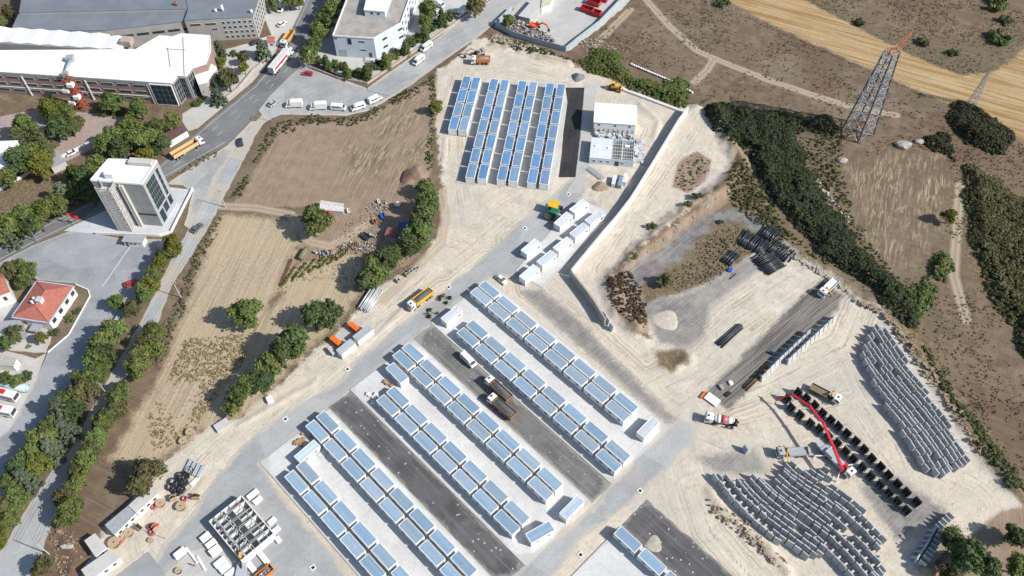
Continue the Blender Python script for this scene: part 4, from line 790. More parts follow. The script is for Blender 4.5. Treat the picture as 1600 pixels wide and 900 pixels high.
# ---- open steel hall at the lower edge
hp = GP([(326.7,814.4),(376.7,875.6),(427.8,833.3),(378.9,776.7)], 3.2); o = hp[0]; r = ang(hp[0], hp[1]); t = thing('unfinished_hall', 'roofless white prefab hall with open partitions and roof trusses', 'building', o, r); lp = loc2(hp, o, r); W = lp[1][0]; Dp = lp[2][1]
MB().box(0, W, 0, Dp, 0.02, .12).build('floor', M_conc, t)
for b in ((0,W,-.1,.12),(0,W,Dp-.12,Dp+.1),(-.1,.12,.12,Dp-.12),(W-.12,W+.1,.12,Dp-.12)): MB().box(*b, .0, 3.2).build('wall', M_cw, t)
for i in range(1, 8):
    x = W*i/8; MB().box(x-.06, x+.06, .12, Dp*.42, .12, 3.0).build('partition', M_cw, t)
    if i not in (2, 5): MB().box(x-.06, x+.06, Dp*.6, Dp-.12, .12, 3.0).build('partition', M_cw, t)
MB().box(.12, W-.12, Dp*.42, Dp*.42+.1, .12, 3.0).build('corridor_wall', M_cw, t); MB().box(.12, W-.12, Dp*.6, Dp*.6+.1, .12, 3.0).build('corridor_wall', M_cw, t)
for i in range(5):
    x = W*(i+.7)/5.4; s = MB(); s.beam((x,.1,3.3),(x,Dp-.1,3.3),.14); s.beam((x,.1,3.3),(x,Dp/2,4.3),.12); s.beam((x,Dp-.1,3.3),(x,Dp/2,4.3),.12)
    for j in range(6): y = Dp*(j+1)/7; s.beam((x,y,3.3),(x,y+Dp/14,3.3+1.0*(1-abs(y-Dp/2)/(Dp/2))),.08)
    s.build('roof_truss', M_steel, t)
for i in range(4): y = Dp*(i+.6)/4.2; MB().box(.1, W-.1, y-.3, y+.3 if i == 0 else y-.1, 3.25, 3.4).build('purlin', M_steel, t)
# ================================================================ VEGETATION
def leaf_mat(name, dark, mid, light, hue=0.02):
    k = N(name); co = k.pos(); oi = k.n('ShaderNodeObjectInfo')
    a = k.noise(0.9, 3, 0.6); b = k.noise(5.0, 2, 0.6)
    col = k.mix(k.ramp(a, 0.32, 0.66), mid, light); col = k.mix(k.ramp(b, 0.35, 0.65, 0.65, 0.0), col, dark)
    hs = k.n('ShaderNodeHueSaturation'); k.l(col, hs.inputs['Color']); k.l(k.ramp(oi.outputs['Random'], 0, 1, 0.85, 1.2), hs.inputs['Value'])
    h2 = k.math('FRACT', k.math('MULTIPLY', oi.outputs['Random'], 9.7)); k.l(k.ramp(h2, 0, 1, 0.5-hue, 0.5+hue), hs.inputs['Hue'])
    k.color(hs.outputs[0]); k.rough(0.65); k.b.inputs['Specular IOR Level'].default_value = 0.2
    ts = k.n('ShaderNodeBsdfTranslucent'); k.l(hs.outputs[0], ts.inputs[0]); mx = k.n('ShaderNodeMixShader'); mx.inputs[0].default_value = 0.25
    out = k.t.nodes['Material Output']; k.l(k.b.outputs[0], mx.inputs[1]); k.l(ts.outputs[0], mx.inputs[2]); k.l(mx.outputs[0], out.inputs[0]); MATS[name] = k.m; return k.m
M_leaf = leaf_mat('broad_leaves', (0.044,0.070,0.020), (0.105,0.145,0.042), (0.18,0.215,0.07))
M_leafy = leaf_mat('yellow_green_leaves', (0.048,0.065,0.013), (0.115,0.135,0.026), (0.19,0.19,0.042))
M_pine = leaf_mat('conifer_needles', (0.028,0.050,0.018), (0.068,0.102,0.038), (0.12,0.155,0.060))
M_cedar = leaf_mat('blue_green_needles', (0.045,0.07,0.045), (0.11,0.145,0.095), (0.19,0.225,0.15))
M_olive = leaf_mat('olive_scrub', (0.048,0.055,0.022), (0.105,0.112,0.046), (0.17,0.165,0.072))
M_dark = leaf_mat('dark_scrub', (0.020,0.025,0.012), (0.048,0.055,0.026), (0.088,0.094,0.044))
M_drytuft = leaf_mat('dry_tufts', (0.15,0.115,0.075), (0.22,0.17,0.115), (0.30,0.24,0.165), 0.01)
M_bark = mat('bark', (0.085,0.062,0.045), (0.06,0.045,0.034), 3.0, 0.95)
def leaf_cloud(cx, cy, cz, rad, per, size, rng, flat=1.0, up=0.4, shell=0.6):
    """leaf quads on and inside a set of lobes; arrays in, vertex and quad arrays out"""
    n = len(cx)*per; c = np.repeat(np.stack([cx, cy, cz], 1), per, 0); R = np.repeat(rad, per)
    d = rng.normal(size=(n,3)); d /= np.linalg.norm(d, axis=1)[:,None]; d[:,2] = np.where(d[:,2] < -0.35, -d[:,2]*0.5, d[:,2]); rr = R*(shell+(1-shell)*rng.random(n))*(0.8+0.4*rng.random(n))
    p = c+d*rr[:,None]*np.array([1,1,flat]); nm = d*0.9+rng.normal(size=(n,3))*0.55; nm[:,2] += up; nm /= np.linalg.norm(nm, axis=1)[:,None]
    a = np.cross(nm, rng.normal(size=(n,3))); a /= np.linalg.norm(a, axis=1)[:,None]; b = np.cross(nm, a); s = (size*(0.6+0.8*rng.random(n)))[:,None]
    v = np.stack([p-a*s*0.5-b*s*0.30, p+a*s*0.15-b*s*0.5, p+a*s*0.55+b*s*0.1, p-a*s*0.1+b*s*0.5], 1).reshape(-1,3)
    return v, np.arange(n*4).reshape(-1,4)
def quad_mesh(name, v, q, m, extra=None):
    """quads plus optional (verts, tris)"""
    me_ = bpy.data.meshes.new(name); v = v.astype(np.float32); loops = q.ravel().astype(np.int32); starts = np.arange(0, q.size, 4, dtype=np.int32)
    if extra is not None:
        ev, et = extra; loops = np.concatenate([loops, (et+len(v)).ravel().astype(np.int32)]); starts = np.concatenate([starts, q.size+np.arange(0, et.size, 3, dtype=np.int32)]); v = np.concatenate([v, ev.astype(np.float32)])
    me_.vertices.add(len(v)); me_.vertices.foreach_set('co', v.ravel()); me_.loops.add(len(loops)); me_.polygons.add(len(starts)); me_.loops.foreach_set('vertex_index', loops); me_.polygons.foreach_set('loop_start', starts)
    me_.update(calc_edges=True); me_.materials.append(m); return me_
_ico = bmesh.new(); bmesh.ops.create_icosphere(_ico, subdivisions=1, radius=1.0); ICV = np.array([v.co[:] for v in _ico.verts]); ICF = np.array([[v.index for v in f.verts] for f in _ico.faces]); _ico.free()
def cores(cx, cy, cz, rad, f, flat=1.0):  # solid inner blobs added to block light inside the leaf clumps
    n = len(cx); v = (np.stack([cx,cy,cz],1)[:,None,:]+ICV[None]*(rad*f)[:,None,None]*np.array([1,1,flat])).reshape(-1,3); t_ = (ICF[None]+(np.arange(n)*len(ICV))[:,None,None]).reshape(-1,3); return v, t_
def crown_mesh(name, kind, seed, m):
    rng = np.random.default_rng(seed)
    if kind == 'broad':
        n = 20; th = rng.random(n)*6.28; zz = rng.random(n)*1.3-0.35; rr = np.sqrt(np.clip(1-(zz/1.05)**2, 0.1, 1))*(0.35+0.45*rng.random(n)); rr[0] = 0; zz[0] = .2
        cx, cy, cz, rad = rr*np.cos(th), rr*np.sin(th), zz*0.85, 0.30+0.20*rng.random(n); rad[0] = 0.6; per, size = 95, 0.15
    elif kind == 'cone':
        n = 26; zz = np.linspace(-0.8, 1.5, n); w = 0.75*(1-(zz+0.8)/2.5)**0.75; th = np.arange(n)*2.4+rng.random(n); cx, cy, cz, rad = w*0.62*np.cos(th), w*0.62*np.sin(th), zz, 0.16+0.42*w; per, size = 75, 0.13
    elif kind == 'cedar':
        cx, cy, cz, rad = [], [], [], []
        for lv in range(6):
            z = -0.6+lv*0.38; w = 1.0*(1-lv/7.0)
            for j in range(7-lv//2):
                a = j*6.28/(7-lv//2)+lv*0.5+rng.random()*.4
                for f in (0.45, 0.85): cx.append(w*f*math.cos(a)); cy.append(w*f*math.sin(a)); cz.append(z-0.08*f); rad.append(0.20*(1.15-lv*.1))
        cx, cy, cz, rad = map(np.array, (cx, cy, cz, rad)); per, size = 26, 0.16
    elif kind == 'shrub':
        n = 13; th = rng.random(n)*6.28; rr = 0.75*np.sqrt(rng.random(n)); cx, cy, cz, rad = rr*np.cos(th), rr*np.sin(th), 0.1+0.45*rng.random(n), 0.26+0.18*rng.random(n); per, size = 60, 0.17
    v, q = leaf_cloud(cx, cy, cz, rad, per, size, rng); return quad_mesh(name, v, q, m, cores(cx, cy, cz, rad, 0.62))
def trunk_mesh(seed, h, limbs=4):
    rr = random.Random(seed); s = MB(); s.cyl((0,0,-0.3), (0.03,0.02,h*0.6), 0.085, 8, 0.06); s.cyl((0.03,0.02,h*0.6), (0,0,h), 0.06, 7, 0.03)
    for i in range(limbs): a = i*6.28/limbs+rr.random(); z = h*(0.4+0.12*i); s.cyl((0.02,0.02,z), (0.5*math.cos(a),0.5*math.sin(a),z+0.45), 0.035, 5, 0.012)
    return s.mesh('trunk', M_bark)
TREES = {}
for kd, geo, ms in (('broad','broad',(M_leaf,M_leaf,M_leaf)),('yellow','broad',(M_leafy,M_leafy)),('pine','broad',(M_pine,M_pine,M_pine)),('cone','cone',(M_pine,M_leaf)),('cedar','cedar',(M_cedar,M_cedar)),('olive','broad',(M_olive,M_olive)),('shrub','shrub',(M_leaf,M_olive,M_pine)),('hedge','shrub',(M_pine,M_leaf,M_pine))):
    TREES[kd] = []
    for i, m in enumerate(ms):
        h0 = {'cone':0.9,'cedar':0.8,'shrub':0.0,'hedge':0.0}.get(geo if geo != 'shrub' else 'shrub', 1.25)
        TREES[kd].append((crown_mesh('crown', geo, len(kd)*31+i*13, m), trunk_mesh(i+3, max(h0, 0.35)), h0))
NAMES = {'broad':('tree','green leafy tree'),'yellow':('tree','yellow-green leafy tree'),'pine':('pine_tree','dark green tree'),'cone':('conifer','conical dark green conifer'),'cedar':('cedar_tree','blue-green cedar'),'olive':('tree','dull olive-green tree'),'shrub':('shrub','rounded green shrub'),'hedge':('hedge_shrub','dark green hedge shrub')}
TCNT = {}
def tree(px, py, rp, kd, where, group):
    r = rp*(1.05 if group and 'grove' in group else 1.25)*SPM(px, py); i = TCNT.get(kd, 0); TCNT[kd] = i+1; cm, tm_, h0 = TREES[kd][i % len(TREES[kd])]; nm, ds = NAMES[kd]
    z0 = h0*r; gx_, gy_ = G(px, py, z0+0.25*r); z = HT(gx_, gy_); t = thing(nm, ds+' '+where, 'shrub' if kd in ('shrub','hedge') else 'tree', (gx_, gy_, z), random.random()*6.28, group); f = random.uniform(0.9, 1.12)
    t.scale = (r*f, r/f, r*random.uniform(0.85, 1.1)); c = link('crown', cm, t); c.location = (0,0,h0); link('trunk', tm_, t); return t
def trees(lst, group, where):
    for k_, e in enumerate(lst):
        w_ = e[4] if len(e) > 4 else where.replace('#', ORD[k_] if k_ < 20 else 'further')
        tree(e[0], e[1], e[2], e[3], w_, group)
# farm and site edge
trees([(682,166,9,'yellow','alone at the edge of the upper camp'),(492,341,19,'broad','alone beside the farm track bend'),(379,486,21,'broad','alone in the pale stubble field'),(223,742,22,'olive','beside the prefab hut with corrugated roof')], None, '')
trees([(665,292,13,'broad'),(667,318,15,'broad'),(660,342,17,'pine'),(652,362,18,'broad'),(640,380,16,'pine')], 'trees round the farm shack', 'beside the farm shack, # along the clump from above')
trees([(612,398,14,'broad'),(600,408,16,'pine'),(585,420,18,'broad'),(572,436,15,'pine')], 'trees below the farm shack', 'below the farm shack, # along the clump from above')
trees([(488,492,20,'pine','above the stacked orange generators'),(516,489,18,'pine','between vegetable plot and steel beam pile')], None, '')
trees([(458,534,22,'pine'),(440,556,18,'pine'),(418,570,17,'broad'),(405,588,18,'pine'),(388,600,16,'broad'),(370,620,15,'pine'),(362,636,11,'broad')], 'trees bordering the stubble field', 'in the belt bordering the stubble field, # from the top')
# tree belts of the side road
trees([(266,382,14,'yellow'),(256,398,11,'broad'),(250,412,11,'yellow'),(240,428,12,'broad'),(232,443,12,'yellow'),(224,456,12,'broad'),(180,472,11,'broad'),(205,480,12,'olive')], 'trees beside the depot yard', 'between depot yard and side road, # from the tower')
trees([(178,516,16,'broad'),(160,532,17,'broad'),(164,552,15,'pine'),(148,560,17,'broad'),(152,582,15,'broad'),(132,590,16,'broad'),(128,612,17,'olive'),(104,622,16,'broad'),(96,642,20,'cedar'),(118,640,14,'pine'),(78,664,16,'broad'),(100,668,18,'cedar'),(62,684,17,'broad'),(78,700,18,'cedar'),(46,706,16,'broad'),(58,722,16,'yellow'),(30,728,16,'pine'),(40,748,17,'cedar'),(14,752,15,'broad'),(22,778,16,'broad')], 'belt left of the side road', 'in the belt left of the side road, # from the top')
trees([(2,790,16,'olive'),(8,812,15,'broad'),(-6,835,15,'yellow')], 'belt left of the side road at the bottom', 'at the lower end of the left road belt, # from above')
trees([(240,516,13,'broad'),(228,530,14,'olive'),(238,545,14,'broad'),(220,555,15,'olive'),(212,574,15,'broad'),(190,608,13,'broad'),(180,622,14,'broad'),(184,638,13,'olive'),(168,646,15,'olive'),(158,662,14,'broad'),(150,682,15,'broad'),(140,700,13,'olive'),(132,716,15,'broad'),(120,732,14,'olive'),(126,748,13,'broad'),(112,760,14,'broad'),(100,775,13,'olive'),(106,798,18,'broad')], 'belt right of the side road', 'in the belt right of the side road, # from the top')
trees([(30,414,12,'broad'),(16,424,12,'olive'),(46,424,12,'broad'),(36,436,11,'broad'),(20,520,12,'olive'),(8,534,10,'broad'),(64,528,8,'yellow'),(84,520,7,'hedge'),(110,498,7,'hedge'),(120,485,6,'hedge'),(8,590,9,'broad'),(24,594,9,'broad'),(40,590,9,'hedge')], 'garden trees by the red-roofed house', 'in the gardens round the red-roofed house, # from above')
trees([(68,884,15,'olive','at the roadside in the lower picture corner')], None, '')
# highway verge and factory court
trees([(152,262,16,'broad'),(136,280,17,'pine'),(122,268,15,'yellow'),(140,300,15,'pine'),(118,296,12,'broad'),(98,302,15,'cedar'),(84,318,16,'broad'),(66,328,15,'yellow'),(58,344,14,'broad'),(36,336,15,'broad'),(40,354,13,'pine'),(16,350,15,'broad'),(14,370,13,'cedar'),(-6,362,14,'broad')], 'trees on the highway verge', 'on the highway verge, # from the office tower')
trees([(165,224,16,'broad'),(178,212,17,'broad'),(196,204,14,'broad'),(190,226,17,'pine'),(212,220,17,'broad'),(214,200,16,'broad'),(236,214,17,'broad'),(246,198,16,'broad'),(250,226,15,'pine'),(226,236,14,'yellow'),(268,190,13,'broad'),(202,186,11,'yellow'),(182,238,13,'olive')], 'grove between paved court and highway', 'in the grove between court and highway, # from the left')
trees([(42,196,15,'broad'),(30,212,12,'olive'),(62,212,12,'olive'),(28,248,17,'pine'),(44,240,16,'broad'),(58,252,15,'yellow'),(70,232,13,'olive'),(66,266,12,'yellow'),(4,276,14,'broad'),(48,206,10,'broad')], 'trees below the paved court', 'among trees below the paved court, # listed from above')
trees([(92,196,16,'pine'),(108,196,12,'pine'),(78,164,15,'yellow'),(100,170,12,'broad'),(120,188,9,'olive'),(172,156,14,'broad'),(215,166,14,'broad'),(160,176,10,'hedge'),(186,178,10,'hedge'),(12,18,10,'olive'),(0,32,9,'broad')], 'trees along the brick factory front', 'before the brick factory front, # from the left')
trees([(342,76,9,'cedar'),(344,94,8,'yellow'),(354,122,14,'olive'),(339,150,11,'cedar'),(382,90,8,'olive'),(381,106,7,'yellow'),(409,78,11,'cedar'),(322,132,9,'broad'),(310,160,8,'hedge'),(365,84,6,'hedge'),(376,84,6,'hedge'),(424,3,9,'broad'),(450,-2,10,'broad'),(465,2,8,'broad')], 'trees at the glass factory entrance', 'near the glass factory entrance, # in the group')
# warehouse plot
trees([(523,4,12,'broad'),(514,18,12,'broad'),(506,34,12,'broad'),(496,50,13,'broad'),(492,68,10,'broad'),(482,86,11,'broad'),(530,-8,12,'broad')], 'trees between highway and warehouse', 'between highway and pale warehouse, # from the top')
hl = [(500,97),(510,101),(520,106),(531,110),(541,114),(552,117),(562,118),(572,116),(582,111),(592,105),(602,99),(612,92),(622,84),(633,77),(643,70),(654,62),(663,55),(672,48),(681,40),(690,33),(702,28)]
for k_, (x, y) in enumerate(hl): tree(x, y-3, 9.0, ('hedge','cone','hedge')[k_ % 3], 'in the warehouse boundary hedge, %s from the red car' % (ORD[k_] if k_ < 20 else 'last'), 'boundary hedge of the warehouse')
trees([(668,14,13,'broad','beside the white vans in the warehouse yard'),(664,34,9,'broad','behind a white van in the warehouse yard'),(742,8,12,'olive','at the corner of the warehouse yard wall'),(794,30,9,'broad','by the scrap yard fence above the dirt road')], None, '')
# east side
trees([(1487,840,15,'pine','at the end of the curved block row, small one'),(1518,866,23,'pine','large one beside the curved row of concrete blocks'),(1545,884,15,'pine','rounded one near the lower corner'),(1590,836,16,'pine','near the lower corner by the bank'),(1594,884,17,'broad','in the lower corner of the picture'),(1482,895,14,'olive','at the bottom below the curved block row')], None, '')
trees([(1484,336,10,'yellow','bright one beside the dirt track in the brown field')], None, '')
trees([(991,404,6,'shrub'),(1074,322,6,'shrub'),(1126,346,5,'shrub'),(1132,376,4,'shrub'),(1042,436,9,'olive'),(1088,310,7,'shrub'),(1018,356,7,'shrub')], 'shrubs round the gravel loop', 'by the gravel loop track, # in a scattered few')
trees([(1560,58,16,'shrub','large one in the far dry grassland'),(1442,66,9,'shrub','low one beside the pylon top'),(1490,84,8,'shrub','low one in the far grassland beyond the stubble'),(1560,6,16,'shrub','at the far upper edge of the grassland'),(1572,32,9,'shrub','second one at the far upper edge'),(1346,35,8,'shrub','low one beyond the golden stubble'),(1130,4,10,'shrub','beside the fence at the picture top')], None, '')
# ---- thickets nobody could count
def thicket(name, label, poly, rad, dens, m, seed, hgt=0.8, per=30, size=0.36):
    P_ = GP(poly); rng = np.random.default_rng(seed); xs = [p[0] for p in P_]; ys = [p[1] for p in P_]; A = (max(xs)-min(xs))*(max(ys)-min(ys)); n = int(A*dens*3.0)
    x = rng.uniform(min(xs), max(xs), n); y = rng.uniform(min(ys), max(ys), n); s = sdf(x, y, P_)+(fbm(x*0.15, y*0.15, seed, 3)-0.45)*6; k_ = s > 0.3; x, y, s = x[k_], y[k_], s[k_]
    big = 0.55+0.9*fbm(x*0.12, y*0.12, seed+5, 3); R = 0.72*rad*(0.35+0.95*rng.random(len(x))**1.3)*big*np.clip(0.5+s/5, 0.5, 1.0); z = ground_height(x, y)+R*hgt*(0.4+0.8*rng.random(len(x)))
    if name == 'thicket':                  # matted canopy: small lobes riding on an uneven height field
        n2 = int(A*1.9); x = rng.uniform(min(xs), max(xs), n2); y = rng.uniform(min(ys), max(ys), n2); s = sdf(x, y, P_)+(fbm(x*0.13, y*0.13, seed, 4)-0.45)*8; k_ = (s > 0.2) & (fbm(x*0.25, y*0.25, seed+9, 3) > 0.20); x, y, s = x[k_], y[k_], s[k_]
        top = 1.9*rad*np.clip(s/4.5, 0.12, 1)*(0.25+1.25*fbm(x*0.16, y*0.16, seed+3, 4)); R = (0.50+0.75*rng.random(len(x))**1.6)*(0.7+0.3*np.clip(s/4, 0, 1)); z = ground_height(x, y)+np.maximum(top-R*0.5, R*0.4); per = 20; size = 0.38
    v, q_ = leaf_cloud(x, y, z, R, per, size, rng, 0.9, 0.45, 0.7); o_ = link(name, quad_mesh(name, v, q_, m, cores(x, y, z, R, 0.7, 0.9))); tag(o_, label, 'thicket', kind='stuff'); return o_
thicket('thicket', 'dark green thicket along the bank above the pipe yard', [(1098,168),(1140,160),(1200,178),(1290,185),(1312,205),(1245,215),(1262,262),(1302,330),(1342,388),(1402,438),(1432,480),(1432,516),(1402,508),(1352,452),(1292,402),(1232,352),(1182,282),(1152,232),(1112,202)], 1.9, 0.30, M_dark, 1)
thicket('thicket', 'green thicket between scrap yard and dry meadow', [(903,96),(928,76),(968,88),(986,118),(1030,132),(1060,122),(1086,150),(1062,168),(1012,152),(962,128),(922,112)], 1.7, 0.30, M_leaf, 2)
thicket('thicket', 'oval dark thicket beside the small pylon', [(1470,182),(1500,158),(1540,172),(1582,212),(1562,242),(1502,222)], 1.8, 0.30, M_dark, 3)
thicket('thicket', 'broad scrub at the right edge of the brown fields', [(1508,258),(1552,282),(1640,340),(1640,600),(1602,560),(1562,482),(1522,420),(1508,330)], 1.7, 0.24, M_olive, 4)
thicket('thicket', 'green bushes at the foot of the pale stubble field', [(1402,470),(1430,438),(1470,390),(1488,402),(1482,442),(1452,492),(1430,500)], 1.5, 0.28, M_leaf, 5)
thicket('thicket', 'bushy strip along the bank above the concrete block stack', [(1434,512),(1455,560),(1500,625),(1545,682),(1585,735),(1620,780),(1590,770),(1550,722),(1500,655),(1470,612),(1442,560)], 1.4, 0.26, M_olive, 6)
thicket('thicket', 'dark bushes beside the white boulders', [(1425,215),(1470,205),(1490,230),(1495,255),(1460,240)], 1.5, 0.25, M_dark, 7)
thicket('weeds', 'low weeds on the slope between gravel loop and thicket', [(1120,212),(1180,272),(1240,362),(1300,420),(1222,378),(1152,330),(1132,292),(1152,250)], 0.9, 0.35, M_olive, 8, per=20, size=.35)
thicket('weeds', 'dry weeds along the sandy track west of the upper camp', [(676,112),(684,130),(680,230),(672,300),(664,300),(668,200),(668,130)], 0.8, 0.45, M_olive, 9, per=18, size=.35)
thicket('weeds', 'weeds and brambles beside the row of parked vans', [(420,195),(470,180),(560,184),(650,135),(682,110),(682,128),(620,165),(560,196),(470,196),(432,215),(400,262),(370,315),(360,312),(392,250)], 0.8, 0.35, M_olive, 10, per=18, size=.35)
thicket('weeds', 'low scrub below the scrap yard fence', [(770,50),(810,64),(880,84),(905,100),(880,96),(840,88),(800,80),(770,66)], 0.9, 0.35, M_olive, 11, per=18, size=.35)
thicket('weeds', 'weedy bank between wall track and gravel loop', [(1052,290),(1062,252),(1092,236),(1112,250),(1104,282),(1076,304)], 0.5, 0.25, M_olive, 12, per=12, size=.28)
thicket('weeds', 'weeds inside the gravel loop track', [(1008,450),(1060,414),(1112,354),(1150,345),(1190,366),(1172,394),(1112,438),(1060,458)], 0.45, 0.35, M_drytuft, 13, per=7, size=.28)
thicket('weeds', 'brown brush heap at the end of the retaining wall', [(945,442),(990,420),(1010,480),(1012,520),(985,516),(958,480)], 0.8, 0.6, leaf_mat('brown_brush', (.06,.04,.025), (.13,.085,.05), (.2,.14,.09)), 14, per=20, size=.35)
thicket('weeds', 'roadside weeds between side road and stubble fields', [(300,400),(330,358),(352,330),(345,345),(320,400),(290,480),(262,560),(230,600),(240,560),(270,480)], 0.6, 0.5, M_olive, 15, per=14, size=.3)
thicket('weeds', 'weeds on the traffic island beside the highway', [(262,281),(300,254),(356,227),(348,236),(300,268),(270,282)], 0.5, 0.5, M_olive, 16, per=12, size=.3)
thicket('weeds', 'olive grass fringe on the field side of the dark thicket', [(1245,212),(1330,212),(1308,255),(1335,330),(1385,412),(1445,482),(1402,440),(1342,390),(1302,330),(1262,262)], 0.8, 0.3, M_olive, 17, per=14, size=.3)
# dry tufts over the meadows: uncountable
def tufts(name, label, poly, n, m, seed, r=0.35, size=0.3):
    P_ = GP(poly); rng = np.random.default_rng(seed); xs = [p[0] for p in P_]; ys = [p[1] for p in P_]; x = rng.uniform(min(xs), max(xs), n); y = rng.uniform(min(ys), max(ys), n)
    hard = np.full(n, -1e9)
    for h_ in HARD+[Z_SAND]+TRK_: hard = np.maximum(hard, sdf(x, y, h_))
    k_ = (sdf(x, y, P_) > 0) & (hard < -0.6) & (fbm(x*0.08, y*0.08, seed, 4) > 0.36+0.16*rng.random(n)); x, y = x[k_], y[k_]; R = r*(0.4+1.2*rng.random(len(x))**2)
    v, q_ = leaf_cloud(x, y, ground_height(x, y)+R*0.3, R, 9, size, rng, 0.7, 0.1, 0.3); o_ = link(name, quad_mesh(name, v, q_, m)); tag(o_, label, 'grass', kind='stuff')
TRK_ = [Z_GOLD]+Z_STUB
tufts('dry_grass', 'dry grass tufts over the eastern meadows', [(960,-40),(1640,-40),(1640,780),(1540,690),(1440,560),(1330,440),(1260,380),(1160,220),(1090,150),(980,100),(930,70)], 26000, M_drytuft, 21, 0.4, 0.3)
tufts('green_weeds', 'scattered low green weeds in the eastern meadows', [(960,-40),(1640,-40),(1640,780),(1540,690),(1440,560),(1330,440),(1260,380),(1160,220),(1090,150),(980,100),(930,70)], 5000, M_olive, 22, 0.7, 0.32)
TRK_ = []
tufts('straw_tufts', 'yellow straw tufts in the lower stubble field', [(290,530),(380,522),(385,560),(350,612),(322,642),(300,690),(240,704),(232,650),(268,580)], 2300, leaf_mat('straw_leaves', (.26,.195,.10), (.35,.275,.155), (.43,.355,.22), .01), 24, 0.5, 0.32)
TRK_ = Z_STUB[1:3]+Z_SOIL[:1]
tufts('field_weeds', 'weeds dotted over the western fields', [(440,195),(680,120),(690,330),(640,430),(440,600),(330,664),(200,720),(300,420),(365,310)], 7000, leaf_mat('pale_tufts', (.19,.15,.095), (.27,.215,.14), (.36,.29,.2), .01), 23, 0.3, 0.26)
# ================================================================ PRECAST YARD
M_pre = mat('precast_concrete', (0.395,0.41,0.42), (0.45,0.46,0.465), 0.7, 0.9, var=0.12)
M_mould = mat('black_formwork_steel', (0.028,0.028,0.03), (0.045,0.043,0.042), 1.2, 0.6, var=0.2)
M_mfoot = mat('dusty_formwork_foot', (0.30,0.285,0.26), (0.24,0.225,0.205), 1.0, 0.9)
def unit_parts(wd=2.0, h=2.5, dp=1.35):
    a = MB(); w2 = wd/2-0.07; a.add([(-w2,-.62,0),(w2,-.62,0),(w2,.10,0),(-w2,.10,0),(-w2,-.22,h),(w2,-.22,h),(w2,.10,h),(-w2,.10,h)], [(3,2,1,0),(4,5,6,7),(0,1,5,4),(1,2,6,5),(2,3,7,6),(3,0,4,7)])
    b = MB().box(-w2+.05, w2-.05, .102, dp, 0.0, .16); c = MB(); c.xprism([(.103,.162),(dp-.05,.162),(dp-.25,.6),(.103,h-.1)], -.2, .2)
    return a, b, c
ua, ub, uc = unit_parts(); UM = (ua.mesh('wall_panel', M_pre), ub.mesh('foot_slab', M_pre), uc.mesh('rib', M_pre))
lr = MB(); lr.xprism([(.103,.162),(2.5,.162),(2.35,.55),(.103,2.4)], -.24, .24); LRM = lr.mesh('long_rib', M_pre)
def lattice(poly, dirpx, at_, pitch, gap, seed, wav=0.6, drop=0.03, zt=2.2):
    P_ = [G(x, y, zt*0.6) for x, y in poly]; p0 = G(*at_); p1 = G(at_[0]+dirpx[0]*20, at_[1]+dirpx[1]*20); th = ang(p0, p1); dx, dy = math.cos(th), math.sin(th); nx_, ny_ = -dy, dx
    cx = sum(p[0] for p in P_)/len(P_); cy = sum(p[1] for p in P_)/len(P_); out = []; rr = random.Random(seed)
    for j in range(-60, 61):
        off = rr.uniform(-.5, .5)*pitch*0.5; k_ = -40.0; stp = 0.0
        while k_ < 40:
            k_ += 1; u = (k_*pitch+off); v = j*gap+wav*math.sin(u*0.16+j*0.03)+stp; stp = stp+rr.uniform(-.22,.22) if rr.random() < .35 else stp*.9
            x = cx+dx*u+nx_*v; y = cy+dy*u+ny_*v; sl = wav*0.16*math.cos(u*0.16+j*0.03)
            if inpoly((x, y), P_) and rr.random() > drop: out.append((x+rr.uniform(-.1,.1), y+rr.uniform(-.1,.1), th+math.atan(sl)+rr.uniform(-.1, .1), j, k_))
    return out
E_POLY = [(1372,510),(1390,520),(1425,578),(1457,625),(1483,665),(1514,715),(1484,745),(1462,750),(1445,735),(1425,700),(1405,670),(1385,635),(1366,605),(1352,572),(1345,545),(1360,522)]
S_POLY = [(1112,748),(1128,738),(1150,750),(1180,744),(1205,748),(1238,724),(1252,728),(1262,738),(1285,730),(1302,745),(1310,765),(1330,778),(1345,790),(1366,815),(1388,845),(1372,862),(1385,885),(1378,930),(1330,930),(1318,892),(1290,862),(1262,880),(1250,860),(1225,850),(1200,842),(1180,828),(1160,812),(1140,792),(1120,772)]
eu = lattice(E_POLY, (0.61,0.79), (1435,640), 2.15, 1.5, 3, .5); su = lattice(S_POLY, (0.74,0.67), (1250,800), 2.15, 1.48, 4, .9, 0.05)
SP1 = [G(*p_, 1.5) for p_ in [(1112,748),(1150,752),(1196,800),(1215,850),(1180,828),(1140,792)]]; SP2 = [G(*p_, 1.5) for p_ in [(1300,800),(1330,800),(1366,840),(1380,880),(1330,930),(1318,892),(1280,855)]]
inr = lambda u_: inpoly(u_[:2], SP1) or inpoly(u_[:2], SP2)
su = [u_ for u_ in su if not (inr(u_) and u_[3] % 2 == 0)]
LONG = {('S', u_[3], u_[4]) for u_ in su if inr(u_)}
for kk in {u_[4] for u_ in eu}: LONG.add(('E', max(u_[3] for u_ in eu if u_[4] == kk), kk))
for u_ in eu:
    if random.Random(int(u_[3]*99+u_[4])).random() < .03: LONG.add(('E', u_[3], u_[4]))
allu = sorted([(x*x+y*y, x, y, a, 'E', j, k_) for x, y, a, j, k_ in eu]+[(x*x+y*y, x, y, a, 'S', j, k_) for x, y, a, j, k_ in su])
CHN = {}
for w_, lst in (('E', eu), ('S', su)):
    js = sorted({u_[3] for u_ in lst})
    for c_, j in enumerate(js):
        for n_, u_ in enumerate(sorted([v_ for v_ in lst if v_[3] == j], key=lambda q_: q_[4])): CHN[(w_, j, u_[4])] = (c_, n_)
